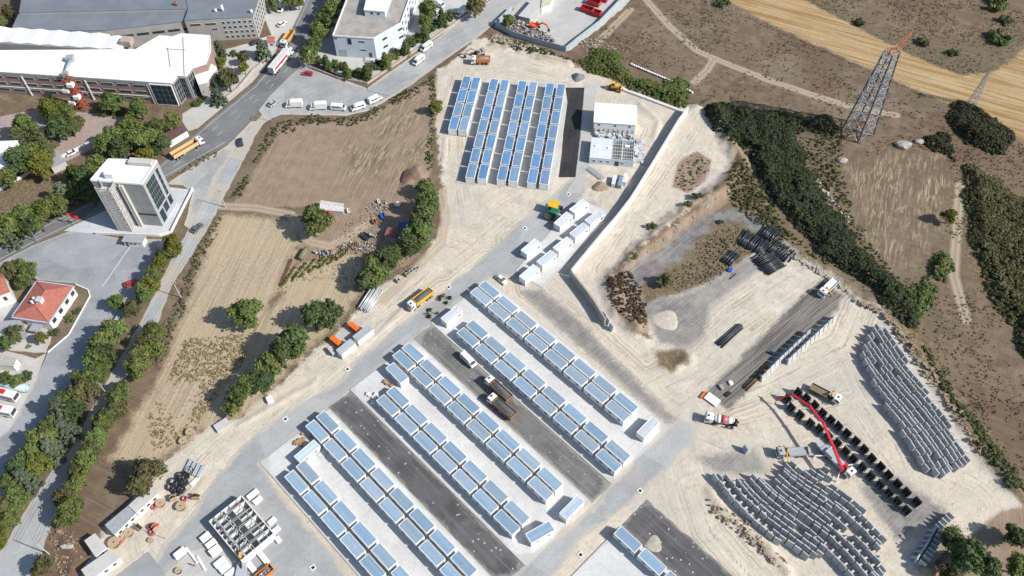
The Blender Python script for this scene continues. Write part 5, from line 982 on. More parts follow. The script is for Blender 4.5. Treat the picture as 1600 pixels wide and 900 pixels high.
def unit_label(w_, j, k_):
    c_, n_ = CHN[(w_, j, k_)]
    return 'grey precast wall unit, %s along the %s line from below, %s stack' % (ORD[n_], ORD[c_], 'long' if w_ == 'E' else 'wide')
GRP = {'E': 'long stack of wall units', 'S': 'wide stack of wall units'}
def place_unit(x, y, a, label, group, z=0.02, lng=False):
    t = thing('precast_wall_unit', label, 'wall unit', (x, y, z), a, group)
    for n_, m in zip(('wall_panel','foot_slab','rib'), UM[:2]+((LRM if lng else UM[2]),)): link(n_, m, t)
    return t
NI = 262; rest = {'E': MB(), 'S': MB()}
for k_, (d_, x, y, a, w_, jj, kk) in enumerate(allu):
    if k_ < NI: place_unit(x, y, a, unit_label(w_, jj, kk), GRP[w_], HT(x, y), (w_, jj, kk) in LONG)
    else:
        c, s_ = math.cos(a), math.sin(a)
        for mb in (ua, ub, lr if (w_, jj, kk) in LONG else uc): rest[w_].add([(x+c*p[0]-s_*p[1], y+s_*p[0]+c*p[1], p[2]+0.02) for p in mb.v], mb.f)
for w_, lb in (('E','far units of the long precast wall stack below the bank'),('S','remaining units of the wide precast wall stack')):
    if rest[w_].v: tag(rest[w_].build('precast_wall_units', M_pre), lb, 'wall units', kind='stuff')
def px_units(pts, dirpx, label, group, ox=0, oy=0, sc=1.0, zz=1.5):
    for i_, (x, y) in enumerate(pts):
        px, py = ox+x/sc, oy+y/sc; p = G(px, py, zz); q = G(px+dirpx[0]*10, py+dirpx[1]*10, zz); place_unit(p[0], p[1], ang(p, q), label+(', %s from its upper end' % ORD[i_] if len(pts) > 1 else ''), group, HT(*p))
px_units([(640,195),(600,230),(560,265),(520,305),(480,345)], (.72,.70), 'precast wall unit at the upper end of the curved row', 'curved row of wall units, upper end', 1400, 780, 7.5)
px_units([(515,400),(490,450),(468,500),(440,555),(410,605),(380,650),(350,700),(310,752)], (.80,.60), 'precast wall unit in the inner line of the curved row', 'curved row of wall units, inner line', 1400, 780, 7.5)
px_units([(438,375),(405,435),(372,500),(335,560),(290,625),(245,690)], (.45,-.89), 'precast wall unit in the outer line of the curved row', 'curved row of wall units, outer line', 1400, 780, 7.5)
px_units([(1166,701)], (.55,.83), 'single precast wall unit standing alone on the sand', None)
q0 = [(1303,497),(1296,503),(1289,510),(1282,516.5),(1275,523),(1268,529.5),(1261,536),(1254,542.5),(1247,549),(1240,555.5),(1233,562)]
px_units(q0, (.72,-.68), 'pale wall unit, upper of two lines by the rutted strip', 'parallel lines of wall units, upper')
q0 = [(1262,520),(1255,527),(1248,533.5),(1241,540),(1234,547),(1227,553.5),(1220,560),(1213,567),(1206,574),(1199,581),(1192,588)]
px_units(q0, (.72,-.68), 'pale wall unit, lower of two lines by the rutted strip', 'parallel lines of wall units, lower')
# black steel moulds
mp_ = MB().box(-1.0, 1.0, -.06, .06, .15, 2.7); rb = MB()
for i in range(7): rb.box(-.98+i*.30, -.88+i*.30, -.28, -.062, .15, 2.7)
for z in (.3,1.4,2.55): rb.box(-1.0,1.0,-.34,-.285,z,z+.12)
ft = MB().box(-1.05,1.05,.062,1.5,0,.18); ft.xprism([(.065,.185),(1.2,.185),(.065,1.6)], -.9,-.84); ft.xprism([(.065,.185),(1.2,.185),(.065,1.6)], .84,.9); sf = MB()
for x in (-.9,0,.9): sf.xprism([(-.07,.0),(-1.25,.0),(-.345,1.5),(-.345,.0+1.0)], x-.05, x+.05)
sf.box(-1.1,1.1,-1.35,-.1,0,.12); MM = (('face_plate',mp_.mesh('face_plate',M_mould)),('stiffening_ribs',rb.mesh('stiffening_ribs',M_mould)),('base_plate',ft.mesh('base_plate',M_mfoot)),('side_bracket',sf.mesh('side_bracket',M_mfoot)))
def moulds(pts, label, group):
    for i, (x, y) in enumerate(pts):
        p = G(x, y, 1.2); q = G(x+7, y+7.2, 1.2); t = thing('formwork_mould', label % ORD[i], 'mould', (p[0], p[1], HT(*p)), ang(p, q)+random.uniform(-.08,.08), group)
        t.scale = (1.06,1.06,1.1)
        for n_, m in MM: link(n_, m, t)
moulds([(1248,613),(1261,622),(1274,633),(1286,645),(1299,656),(1311,666),(1324,677),(1338,689),(1351,702),(1363,716),(1377,729),(1389,742),(1403,756),(1417,769),(1433,784)], 'black ribbed steel mould in the outer line of moulds, %s from the top', 'black steel moulds, outer line')
moulds([(1231,623),(1237,637),(1251,648),(1267,661),(1281,670),(1295,681),(1309,692),(1322,705),(1334,717),(1348,730),(1361,744),(1376,757),(1390,770),(1403,783),(1417,797)], 'black ribbed steel mould in the line beside the red boom, %s from the top', 'black steel moulds, inner line')
# ================================================================ VEHICLES AND MACHINES (local +x is the front)
def paint(name, c): return mat('paint_'+name, c, tuple(x*0.9 for x in c), 0.6, 0.35, spec=0.5)
PW, PS, PBK, PRD, PYL, POR = paint('white',(.74,.74,.73)), paint('silver',(.42,.44,.46)), paint('dark',(.035,.04,.05)), paint('red',(.52,.03,.03)), paint('yellow',(.72,.42,.03)), paint('orange',(.55,.20,.04))
PGN, PBL, PRB = paint('green',(.02,.20,.12)), paint('blue',(.03,.10,.42)), paint('signal_red',(.66,.02,.04))
M_tyre = mat('tyre_rubber', (.022,.022,.023), None, 3, .9); M_hub = mat('wheel_hub', (.35,.35,.36), None, 2, .5); M_chas = mat('chassis_black', (.03,.03,.032), None, 2, .7); M_lamp = mat('lamp_glass', (.55,.55,.5), None, 2, .2)
M_gravel = mat('dark_gravel_load', (.085,.088,.092), (.13,.135,.14), 1.5, .95, bump=.6); M_earth = mat('earth_load', (.33,.26,.18), (.25,.19,.13), 1.0, .95, bump=.6)
WHM = {}
def wheel(t, x, y, r=.34, w_=.24):
    k_ = (r, w_)
    if k_ not in WHM: WHM[k_] = (MB().cyl((0,-w_/2,0),(0,w_/2,0),r,12).mesh('wheel', M_tyre), MB().cyl((0,-w_/2-.015,0),(0,w_/2+.015,0),r*.55,10).mesh('rim', M_hub))
    o_ = link('wheel', WHM[k_][0], t); o_.location = (x, y, r); link('rim', WHM[k_][1], o_); return o_
def wheels(t, xs, w_, r, tw): 
    for x in xs:
        for y in (-1, 1): wheel(t, x, y*(w_/2-tw/2+.02), r, tw)
def shell(prof, w_, tum=0.0, z1=None):          # side profile (x,z) pushed to both sides with narrower top
    s = MB(); n = len(prof); zt = max(p[1] for p in prof); zm = z1 if z1 is not None else min(p[1] for p in prof); vs = []
    for sg in (-1, 1): vs += [(p[0], sg*(w_/2-tum*max(0,(p[1]-zm)/(zt-zm+1e-6))), p[1]) for p in prof]
    fs = [tuple(range(n-1,-1,-1)) if False else tuple(range(n)), tuple(range(2*n-1,n-1,-1))]+[(i, n+i, n+(i+1)%n, (i+1)%n) for i in range(n)]
    s.add(vs, fs); return s
def fixn(o_):
    bm = bmesh.new(); bm.from_mesh(o_.data); bmesh.ops.recalc_face_normals(bm, faces=bm.faces); bm.to_mesh(o_.data); bm.free(); return o_
def mk_car(pm, L=4.4, W=1.78):
    t = thing('car', '', 'car'); h = L/2
    b = fixn(shell([(-h,.32),(-h,.85),(-h+.25,.95),(h*.42,.92),(h-.25,.74),(h,.62),(h,.32),(h*.5,.22),(-h*.5,.22)], W, .06, .6).build('body', pm, t)); md = b.modifiers.new('b','BEVEL'); md.width = .06; md.segments = 2
    g = fixn(shell([(-h+.3,.94),(-h+.75,1.40),(h*.12,1.42),(h*.46,.93)], W-.1, .22, .93).build('windows', M_glass, t))
    MB().box(-h+.82, h*.10, -W/2+.30, W/2-.30, 1.405, 1.455).build('roof', pm, t)
    for x, y in ((h-.02,-.6),(h-.02,.6)): MB().box(x-.1, x+.03, y-.18, y+.18, .62, .74).build('headlight', M_lamp, t)
    wheels(t, (-h*.6, h*.62), W, .33, .22); return t
def mk_van(pm, L=5.6, W=2.0, H=2.35, glazed=True):
    t = thing('van', '', 'van'); h = L/2
    b = fixn(shell([(-h,.4),(-h,H-.15),(-h+.15,H),(h*.42,H),(h*.60,H-.35),(h*.86,1.25),(h,1.05),(h,.4)], W, .12, 1.2).build('body', pm, t)); md = b.modifiers.new('b','BEVEL'); md.width = .07; md.segments = 2
    s = MB(); s.add([(h*.615,-W/2+.22,H-.38),(h*.615,W/2-.22,H-.38),(h*.865,W/2-.12,1.27),(h*.865,-W/2+.12,1.27)], [(3,2,1,0)]); v = [(x+.03, y, z+.03) for x, y, z in s.v]; s2 = MB().add(s.v+v, [(4,5,6,7)[::-1],(0,1,5,4),(1,2,6,5),(2,3,7,6),(3,0,4,7)]); fixn(s2.build('windscreen', M_glass, t))
    for sg in (-1, 1):
        for x0, x1 in (((.25,.62),) if not glazed else ((.25,.6),(-.25,.2),(-.75,-.3))):
            y = sg*(W/2-.055); MB().box(x0*h, x1*h, min(y-.03*sg,y+.02*sg), max(y-.03*sg,y+.02*sg), 1.35, 1.95).build('side_window', M_glass, t)
        MB().box(h-.03, h+.03, sg*.72-.16, sg*.72+.16, .85, 1.02).build('headlight', M_lamp, t)
    wheels(t, (-h*.58, h*.66), W, .36, .24); return t
def mk_boxvan(pm, L=6.4, W=2.15, H=2.9):
    t = thing('box_van', '', 'van'); h = L/2; cabx = h-1.9
    b = fixn(shell([(cabx,.4),(cabx,2.15),(h-.75,2.1),(h-.3,1.2),(h,1.05),(h,.4)], W-.15, .1, 1.1).build('cab', pm, t)); MB().box(-h, cabx-.06, -W/2, W/2, .65, H).build('cargo_box', pm, t); MB().box(-h+.1, h-.4, -.5, .5, .35, .6).build('chassis', M_chas, t)
    s = MB(); s.add([(h-.74,-W/2+.25,2.08),(h-.74,W/2-.25,2.08),(h-.30,W/2-.18,1.24),(h-.30,-W/2+.18,1.24),(h-.70,-W/2+.25,2.1),(h-.70,W/2-.25,2.1),(h-.26,W/2-.18,1.26),(h-.26,-W/2+.18,1.26)], [(4,5,6,7),(0,1,5,4),(1,2,6,5),(2,3,7,6),(3,0,4,7)]); fixn(s.build('windscreen', M_glass, t))
    for sg in (-1,1): y = sg*(W/2-.1); MB().box(cabx+.3, h-.9, min(y-.03,y+.03), max(y-.03,y+.03), 1.3, 1.9).build('side_window', M_glass, t)
    wheels(t, (-h*.55, h*.66), W-.1, .38, .26); return t
def mk_cab(t, x, pm, W=2.45, H=3.0):             # truck cab with front face at x
    b = fixn(shell([(x-2.0,.75),(x-2.0,H-.1),(x-1.8,H),(x-.35,H-.05),(x-.08,H-.5),(x,1.6),(x,.55),(x-.6,.55)], W, .06, 1.5).build('cab', pm, t)); md = b.modifiers.new('b','BEVEL'); md.width = .06; md.segments = 2
    s = MB(); s.add([(x-.07,-W/2+.2,H-.55),(x-.07,W/2-.2,H-.55),(x+.01,W/2-.15,1.65),(x+.01,-W/2+.15,1.65),(x-.03,-W/2+.2,H-.55),(x-.03,W/2-.2,H-.55),(x+.05,W/2-.15,1.65),(x+.05,-W/2+.15,1.65)], [(4,5,6,7),(0,1,5,4),(1,2,6,5),(2,3,7,6),(3,0,4,7)]); fixn(s.build('windscreen', M_glass, b))
    for sg in (-1,1):
        y = sg*(W/2-.01); MB().box(x-1.2, x-.3, min(y-.03,y+.03), max(y-.03,y+.03), 1.7, 2.5).build('side_window', M_glass, b); MB().box(x-.25, x-.1, sg*(W/2+.2)-.08, sg*(W/2+.2)+.08, 1.7, 2.4).build('mirror', M_chas, b); MB().box(x-.02, x+.04, sg*.85-.2, sg*.85+.2, .8, 1.02).build('headlight', M_lamp, b)
    MB().box(x-1.15, x-.65, -.3, .3, H-.01, H+.06).build('roof_hatch', M_chas, b); return b
def tipper_body(t, x0, x1, pm, load=None, W=2.5, z0=1.25, z1=2.75, hollow=True):
    s = MB(); s.box(x0, x1, -W/2, W/2, z0, z0+.15); s.box(x0, x1, -W/2, -W/2+.1, z0+.15, z1); s.box(x0, x1, W/2-.1, W/2, z0+.15, z1); s.box(x0, x0+.12, -W/2+.1, W/2-.1, z0+.15, z1-.15); s.box(x1-.12, x1, -W/2+.1, W/2-.1, z0+.15, z1+.25)
    n = int((x1-x0)/.9)
    for i in range(n+1):
        x = x0+.05+(x1-x0-.2)*i/n
        for sg in (-1,1): y = sg*(W/2+.05); s.box(x, x+.12, min(y-.05,y+.05), max(y-.05,y+.05), z0, z1)
    b = s.build('tipper_body', pm, t)
    if load:
        m = MB(); nx_, ny_ = 12, 6; rr = random.Random(int(x1*100))
        for i in range(nx_+1):
            for j in range(ny_+1): u = i/nx_; v = j/ny_; m.v.append((x0+.15+(x1-x0-.3)*u, (-W/2+.12)+(W-.24)*v, z1-.5+.75*math.sin(math.pi*u)**.6*math.sin(math.pi*v)**.8+rr.uniform(-.05,.05)))
        for i in range(nx_):
            for j in range(ny_): a = i*(ny_+1)+j; m.f.append((a, a+ny_+1, a+ny_+2, a+1))
        m.build('load', load, b, True)
    else: MB().box(x0+.13, x1-.13, -W/2+.11, W/2-.11, z0+.152, z0+.2).build('bed_floor', M_rust, b)
    return b
def mk_tipper(cabm, bodym, load, L=9.0, axles=4):
    t = thing('dump_truck', '', 'truck'); h = L/2; MB().box(-h+.2, h-.2, -.45, .45, .7, 1.05).build('chassis', M_chas, t); mk_cab(t, h, cabm); tipper_body(t, -h, h-2.25, bodym, load); wheels(t, ([h-1.3, h-3.0] if axles == 4 else [h-1.3])+[-h+1.1, -h+2.5], 2.5, .52, .32)
    for sg in (-1,1): MB().box(-h+3.6, -h+4.8, sg*1.0-.22, sg*1.0+.22, .55, 1.1).build('fuel_tank', M_hub, t)
    return t
def mk_semi(cabm, L=15.0):
    t = thing('articulated_lorry', '', 'lorry'); h = L/2; mk_cab(t, h, cabm, 2.45, 3.3); MB().box(h-5.6, h-.3, -.45, .45, .7, 1.0).build('chassis', M_chas, t); wheels(t, (h-1.3, h-4.6), 2.5, .52, .32)
    b = MB().box(-h, h-2.5, -1.27, 1.27, 1.2, 3.9).build('trailer', PW, t); MB().box(-h+.02, h-2.52, -1.22, 1.22, 3.901, 3.96).build('trailer_roof', mat('trailer_top',(.60,.61,.62),None,1,.6), b); wheels(t, (-h+1.3,-h+2.6,-h+3.9), 2.5, .5, .36)
    MB().box(-h+1.0, h-4.5, -1.285, -1.272, 2.2, 3.2).build('side_lettering_band', PRD, b); MB().box(-h-.02, -h-.001, -1.1, 1.1, 1.4, 3.7).build('rear_door', PS, b); return t
def mk_mixer():
    t = thing('concrete_mixer', '', 'truck'); h = 4.7; MB().box(-h+.2, h-.2, -.45, .45, .7, 1.05).build('chassis', M_chas, t); mk_cab(t, h, PW, 2.45, 2.9); wheels(t, (h-1.3,h-3.0,-h+1.6,-h+3.0), 2.5, .52, .32)
    prof = [(2.2,.55),(1.6,1.0),(.4,1.22),(-1.4,1.18),(-2.8,.75),(-3.5,.42)]; ax = lambda x: 2.15+(2.2-x)*.10
    for (i0, i1, nm, m) in ((0,2,'drum_nose',PW),(2,3,'drum_band',paint('faded_red',(.56,.12,.12))),(3,5,'drum_tail',PW)):
        s = MB()
        for i in range(i0, i1): s.cyl((prof[i][0],0,ax(prof[i][0])), (prof[i+1][0],0,ax(prof[i+1][0])), prof[i][1], 20, prof[i+1][1])
        s.build(nm, m, t, True)
    MB().box(2.25,2.7,-.9,.9,1.05,2.6).build('water_tank', PW, t); s = MB(); s.box(-3.9,-3.4,-.6,.6,1.05,3.3); s.beam((-3.6,-.5,3.3),(-4.3,-.5,3.3),.1); s.cyl((-3.9,0,3.0),(-4.6,0,2.2),.35,8,.2); s.build('chute', M_chas, t); return t
def mk_pump():
    t = thing('concrete_pump_truck', '', 'truck'); h = 5.6; MB().box(-h+.2, h-.2, -.5, .5, .7, 1.1).build('chassis', M_chas, t); mk_cab(t, h, PW, 2.45, 3.0); wheels(t, (h-1.3,h-3.0,-h+1.6,-h+3.0), 2.5, .52, .32)
    MB().box(-h+.6, h-3.0, -1.15, 1.15, 1.1, 1.75).build('deck', mat('blue_grey_paint',(.38,.43,.50),(.30,.35,.42),1,.5), t); MB().box(-h-.8,-h+.6,-.9,.9,.7,1.6).build('hopper', PS, t); MB().box(-3.6,-1.0,-1.0,1.0,1.75,2.5).build('pump_unit', PS, t)
    s = MB().cyl((2.6,0,1.75),(2.6,0,3.4),.5,12); s.build('turret', PRB, t)
    s = MB()
    for x, y, q in ((3.0,2.8,1),(3.0,-2.8,-1),(-3.6,2.4,1),(-3.6,-2.4,-1)): s.beam((x*.75,q*.9,1.0),(x+(.9 if x>0 else -.9),y+q*1.2,1.0),.28); s.beam((x+(.9 if x>0 else -.9),y+q*1.2,1.0),(x+(.9 if x>0 else -.9),y+q*1.2,.08),.2); s.box(x+(.9 if x>0 else -.9)-.3,x+(.9 if x>0 else -.9)+.3,y+q*1.2-.3,y+q*1.2+.3,.02,.1)
    s.build('outrigger', PW, t); return t
def mk_excavator(pm, L=1.0):
    t = thing('excavator', '', 'excavator')
    for sg in (-1,1):
        s = MB(); s.xprism([(sg*1.1-.28,.0),(sg*1.1+.28,.0),(sg*1.1+.28,.85),(sg*1.1-.28,.85)], -1.7, 1.7); s.cyl((-1.7,sg*1.1-.28,.43),(-1.7,sg*1.1+.28,.43),.43,10); s.cyl((1.7,sg*1.1-.28,.43),(1.7,sg*1.1+.28,.43),.43,10); s.build('track', M_chas, t)
    b = MB().box(-2.2,1.2,-1.35,1.35,1.0,1.9).build('house', pm, t); MB().box(-2.4,-1.2,-1.3,1.3,1.2,2.4).build('counterweight', pm, t); c = MB().box(.0,1.3,.3,1.3,1.9,3.1,.12,.1).build('cab', pm, t); MB().box(.15,1.32,.38,1.33,2.05,2.9,.08,.06).build('cab_glass', M_glass, c); MB().cyl((0,0,.6),(0,0,1.0),.7,12).build('slew_ring', M_chas, t)
    s = MB(); s.beam((.9,-.2,1.8),(3.4,-.2,4.0),.5,.6); s.beam((3.4,-.2,4.0),(5.4,-.2,3.4),.45,.55); s.build('boom', pm, t); s = MB(); s.beam((5.3,-.2,3.6),(6.6,-.2,1.4),.36,.45); s.build('stick', pm, t); s = MB(); s.xprism([(-.75,.3),(.35,.3),(.35,1.2),(-.75,1.2)], 6.1, 7.0); s.build('bucket', M_chas, t); return t
def mk_dozer():
    t = thing('bulldozer', '', 'bulldozer')
    for sg in (-1,1): s = MB(); s.xprism([(sg*1.0-.3,0),(sg*1.0+.3,0),(sg*1.0+.3,1.0),(sg*1.0-.3,1.0)], -1.6, 1.5); s.cyl((-1.6,sg-.3,.5),(-1.6,sg+.3,.5),.5,10); s.cyl((1.5,sg-.3,.5),(1.5,sg+.3,.5),.5,10); s.build('track', M_chas, t)
    MB().box(-1.4,1.8,-.65,.65,.8,1.9).build('engine_bay', PYL, t); c = MB().box(-1.3,.2,-.75,.75,1.9,3.2,.1,.1).build('cab', PYL, t); MB().box(-1.2,.25,-.78,.78,2.1,2.95,.06,.06).build('cab_glass', M_glass, c)
    s = MB(); s.xprism([(-2.0,.1),(2.0,.1),(2.0,1.4),(-2.0,1.4)], 2.7, 2.85); s.beam((1.0,-1.4,.6),(2.7,-1.4,.5),.2); s.beam((1.0,1.4,.6),(2.7,1.4,.5),.2); s.build('blade', PYL, t); s = MB(); s.beam((-2.1,0,1.2),(-3.0,0,.9),.3); s.beam((-3.0,-.6,1.0),(-3.0,.6,1.0),.25); s.beam((-3.0,-.5,1.0),(-3.1,-.5,.1),.15); s.beam((-3.0,.5,1.0),(-3.1,.5,.1),.15); s.build('ripper', PYL, t); return t
def mk_paver():
    t = thing('asphalt_paver', '', 'paver')
    for sg in (-1,1): s = MB(); s.xprism([(sg*1.05-.22,0),(sg*1.05+.22,0),(sg*1.05+.22,.75),(sg*1.05-.22,.75)], -1.5, 1.4); s.cyl((-1.5,sg*1.05-.22,.38),(-1.5,sg*1.05+.22,.38),.38,10); s.cyl((1.4,sg*1.05-.22,.38),(1.4,sg*1.05+.22,.38),.38,10); s.build('track', M_chas, t)
    MB().box(-1.6,1.3,-1.25,1.25,.7,1.7).build('engine_body', PGN, t); s = MB()
    for sg in (-1,1): s.add([(1.4,sg*.3,.6),(3.3,sg*.3,.6),(3.3,sg*1.6,1.5),(1.4,sg*1.6,1.5),(1.4,sg*.3,.5),(3.3,sg*.3,.5),(3.3,sg*1.7,1.4),(1.4,sg*1.7,1.4)], [(0,1,2,3),(4,5,6,7),(2,3,7,6),(0,3,7,4),(1,2,6,5)])
    fixn(s.build('hopper', M_chas, t)); MB().box(1.4,3.3,-.3,.3,.5,.6).build('conveyor', M_chas, t); MB().box(-2.6,-1.7,-1.9,1.9,.15,.9).build('screed', M_chas, t); s = MB()
    for x in (-1.4,.4):
        for y in (-1.1,1.1): s.beam((x,y,1.7),(x,y,3.3),.1)
    s.build('canopy_post', M_chas, t); MB().box(-1.8,.9,-1.35,1.35,3.3,3.48).build('canopy', PYL, t); MB().box(-.9,-.3,-.9,.9,1.7,2.3).build('operator_seat', M_chas, t); return t
def mk_bus(pm, L=11.0, W=2.5, H=3.1):
    t = thing('bus', '', 'bus'); h = L/2; b = MB().box(-h,h,-W/2,W/2,.4,H,.06,.08).build('body', pm, t)
    md = b.modifiers.new('b','BEVEL'); md.width = .12; md.segments = 2
    for sg in (-1,1):
        for i in range(7): x = -h+.5+i*1.45; y = sg*(W/2-.035); MB().box(x,x+1.25,min(y-.04,y+.04),max(y-.04,y+.04),1.5,2.5).build('side_window', M_glass, t)
    MB().box(h-.06,h+.02,-W/2+.2,W/2-.2,1.2,2.6).build('windscreen', M_glass, t)
    for x in (-2.5,1.5): MB().box(x-.9,x+.9,-.7,.7,H,H+.18).build('roof_hatch', PRD if pm is PW else PS, t)
    wheels(t, (-h+2.4,h-2.4), W, .5, .3); return t
def mk_flatcrane(cabm, bedm):
    t = thing('flatbed_crane_truck', '', 'truck'); h = 4.4; MB().box(-h+.2,h-.2,-.45,.45,.7,1.05).build('chassis', M_chas, t); mk_cab(t, h, cabm, 2.4, 2.8); wheels(t, (h-1.3,-h+1.4,-h+2.7), 2.45, .5, .32)
    s = MB().box(-h,h-3.4,-1.22,1.22,1.06,1.25); s.box(-h,h-3.4,-1.22,-1.14,1.25,1.7); s.box(-h,h-3.4,1.14,1.22,1.25,1.7); s.box(-h,-h+.08,-1.14,1.14,1.25,1.7); s.build('flatbed', bedm, t); s = MB(); s.cyl((h-2.8,0,1.05),(h-2.8,0,3.0),.25,8); s.beam((h-2.8,0,2.9),(h-2.2,1.6,2.3),.25); s.beam((h-2.2,1.6,2.4),(h-2.9,2.6,.6),.2); s.build('loader_crane', PYL, t); s = MB()
    for sg in (-1,1): s.beam((h-2.8,sg*.5,.8),(h-2.8,sg*2.3,.8),.2); s.beam((h-2.8,sg*2.3,.8),(h-2.8,sg*2.3,.05),.14)
    s.build('outrigger', M_chas, t); return t
def vput(t, a, b, label, z=0.07, keep=True, cat=None):       # rear point a and front point b in the picture
    p = G(*a); q = G(*b); t.location = ((p[0]+q[0])/2, (p[1]+q[1])/2, z); t.rotation_euler = (0,0,ang(p, q)); t['label'] = label
    if cat: t['category'] = cat
    return t
def vcopy(t, a, b, label, z=0.07): return vput(dup(t, (0,0), 0, label), a, b, label, z)
# cars
c_white = mk_car(PW); vput(c_white, (778,433),(790,444),'white car parked at the slab corner below white office units',.05)
c_dark = mk_car(PBK); vput(c_dark, (377,229),(375,219),'dark car on the side road above the farm fields')
c_grey = mk_car(paint('slate',(.12,.13,.15)), 4.6); vput(c_grey, (303,364),(315,352),'dark grey car driving along the side road below the tower')
c_red = mk_car(PRD, 4.3); vput(c_red, (489,118),(473,116),'red car parked beside the hedge at the junction')
c_sil = mk_car(PS); vput(c_sil, (421,168),(434,158),'silver-blue car waiting at the junction mouth')
vcopy(c_red, (198,447),(213,441),'red car parked below the depot yard trees'); vcopy(c_white, (83,215),(97,211),'white car parked in the paved court',.05); vcopy(c_white, (108,243),(120,237),'white car beside the court boundary wall',.05); vcopy(c_white, (437,42),(446,36),'white car in the factory car park'); vcopy(c_dark, (395,70),(405,66),'dark car on the factory access road'); vcopy(c_dark, (538,12),(536,2),'dark car behind the roadside trees by the warehouse'); vcopy(c_sil, (183,505),(192,493),'grey car partly hidden at the tree belt')
# vans
v_w = mk_van(PW); vput(v_w, (660,100),(646,96+5),'white panel van, lower of two on the dirt-edged road'); vput(v_w, (661,92),(648,103),'white van, lower of two driving down the dirt-edged road')
vcopy(v_w, (674,71),(659,82),'white minibus, upper of two driving down the dirt-edged road'); vcopy(v_w, (723,556),(741,574),'white van on the dusty lane behind gravel trucks',.08); vcopy(v_w, (444,10),(438,20),'white van parked beside the highway top'); vcopy(v_w, (417,12),(415,18),'second white van in the factory car park')
vcopy(v_w, (518,170),(541,172),'white glazed van in the parked row, middle one'); vcopy(v_w, (572,166),(548,174),'pale blue-white van in the parked row, fourth one'); vcopy(v_w, (576,163),(597,153),'white van at the end of the parked row by the field')
bv = mk_boxvan(PW); vput(bv, (477,166),(444,167),'white box van at the junction end of the parked row'); vcopy(bv, (514,169),(482,171),'white box van, second in the parked row'); vcopy(bv, (675,4),(694,13),'white box van beside the warehouse'); vcopy(bv, (686,26),(679,38),'white box van behind the hedge in the warehouse yard'); vcopy(bv, (728,18),(716,27),'white van at the warehouse yard wall')
# lorries
sm = mk_semi(PW); vput(sm, (424,121),(457,81),'white articulated lorry with red side lettering at the junction')
tp_ = mk_tipper(PW, paint('dull_yellow',(.58,.42,.12)), None, 9.0); vput(tp_, (458,55),(443,76),'yellow tipper lorry behind the articulated lorry on the highway'); 
ts = mk_tipper(PW, paint('straw',(.60,.48,.24)), None, 12.5, 4); vput(ts, (272,250),(318,223),'yellow tipper trailer lorry passing the office tower')
tg = mk_tipper(PW, mat('worn_brown_tipper',(.27,.15,.085),(.20,.12,.075),1.0,.6), M_gravel, 9.6); vput(tg, (802,634),(756,591),'white-cabbed truck loaded with dark gravel, upper one on lane',.08); vcopy(tg, (808,660),(760,620),'white-cabbed truck loaded with dark gravel, lower one on lane',.08)
ty = mk_tipper(PW, PYL, M_gravel, 9.2); vput(ty, (680,455),(634,490),'yellow tipper truck with gravel load on the site road')
to = mk_tipper(PW, POR, M_earth, 7.5); vput(to, (764,99),(738,99),'orange tipper truck being loaded above the upper camp',.1)
tr_ = mk_flatcrane(PW, mat('brown_flatbed',(.22,.17,.12),None,1,.8)); vput(tr_, (1262,606),(1313,632),'flatbed crane truck with brown bed beside the black moulds',.1)
tr2 = mk_flatcrane(PS, M_steel); vput(tr2, (1264,708),(1208,712),'grey truck mixer chassis with folded crane facing the mixer',.1)
mx_ = mk_mixer(); vput(mx_, (1155,668),(1097,655),'white concrete mixer truck with red panels on its drum',.1)
mx2 = mk_flatcrane(PW, PW); vput(mx2, (1312,434),(1273,472),'white flatbed truck on the rutted gravel strip',.1)
bs = mk_bus(PW); vput(bs, (-22,612),(30,625),'white bus with rusty red roof hatches, upper of the parked buses',.05); vcopy(bs, (-25,640),(22,648),'white bus, lower of the parked buses',.05)
# concrete pump with its long boom laid out over the moulds
pm_ = mk_pump(); vput(pm_, (1285,704),(1325,743),'white pump truck with long red articulated boom over black moulds',.1)
bpts = [(1316,733,5.0),(1303,700,6.0),(1287,662,7.0),(1266,635,7.0),(1238,616,6.0),(1214,624,3.0)]
W_ = [Vector((*G(x, y, z), z)) for x, y, z in bpts]; inv = (Matrix.Translation(pm_.location) @ Matrix.Rotation(pm_.rotation_euler.z, 4, 'Z')).inverted(); W_ = [inv @ p for p in W_]
for i in range(len(W_)-1): s = MB(); s.beam(W_[i], W_[i+1], .62-.08*i, .7-.1*i); s.cyl(W_[i]-Vector((0,0,.4)), W_[i]+Vector((0,0,.5)), .42-.05*i, 10); s.build('boom_section', PRB, pm_)
s = MB(); s.tube([W_[-1], W_[-1]+Vector((0,0,-2.5))], .12, 6); s.build('end_hose', M_chas, pm_); s = MB(); s.beam(W_[0]+Vector((0,0,-1.6)), W_[0], .5); s.build('boom_root', PRB, pm_)
# machines
ex = mk_excavator(paint('dusty_grey',(.34,.33,.30))); vput(ex, (757,84),(741,88),'dusty grey excavator loading the orange truck',.2); ex.scale = (.9,.9,.9); ex.rotation_euler.z = math.radians(200)
ex2 = dup(ex, (0,0), 0, 'orange excavator on the scrap heap inside the fence'); vput(ex2, (822,44),(850,50),'orange excavator on the scrap heap inside the fence',.8)
for ch in ex2.children:
    if ch.name.split('.')[0] in ('house','counterweight','boom','stick','cab'): ch.data = ch.data.copy(); ch.data.materials[0] = paint('digger_orange',(.72,.12,.03))
dz = mk_dozer(); vput(dz, (947,138),(972,141),'yellow bulldozer parked behind the two-storey prefab',.15)
pv = mk_paver(); vput(pv, (870,322),(858,344),'green asphalt paver with yellow canopy on the site road',.05); pv.scale = (1.25,1.25,1.15)
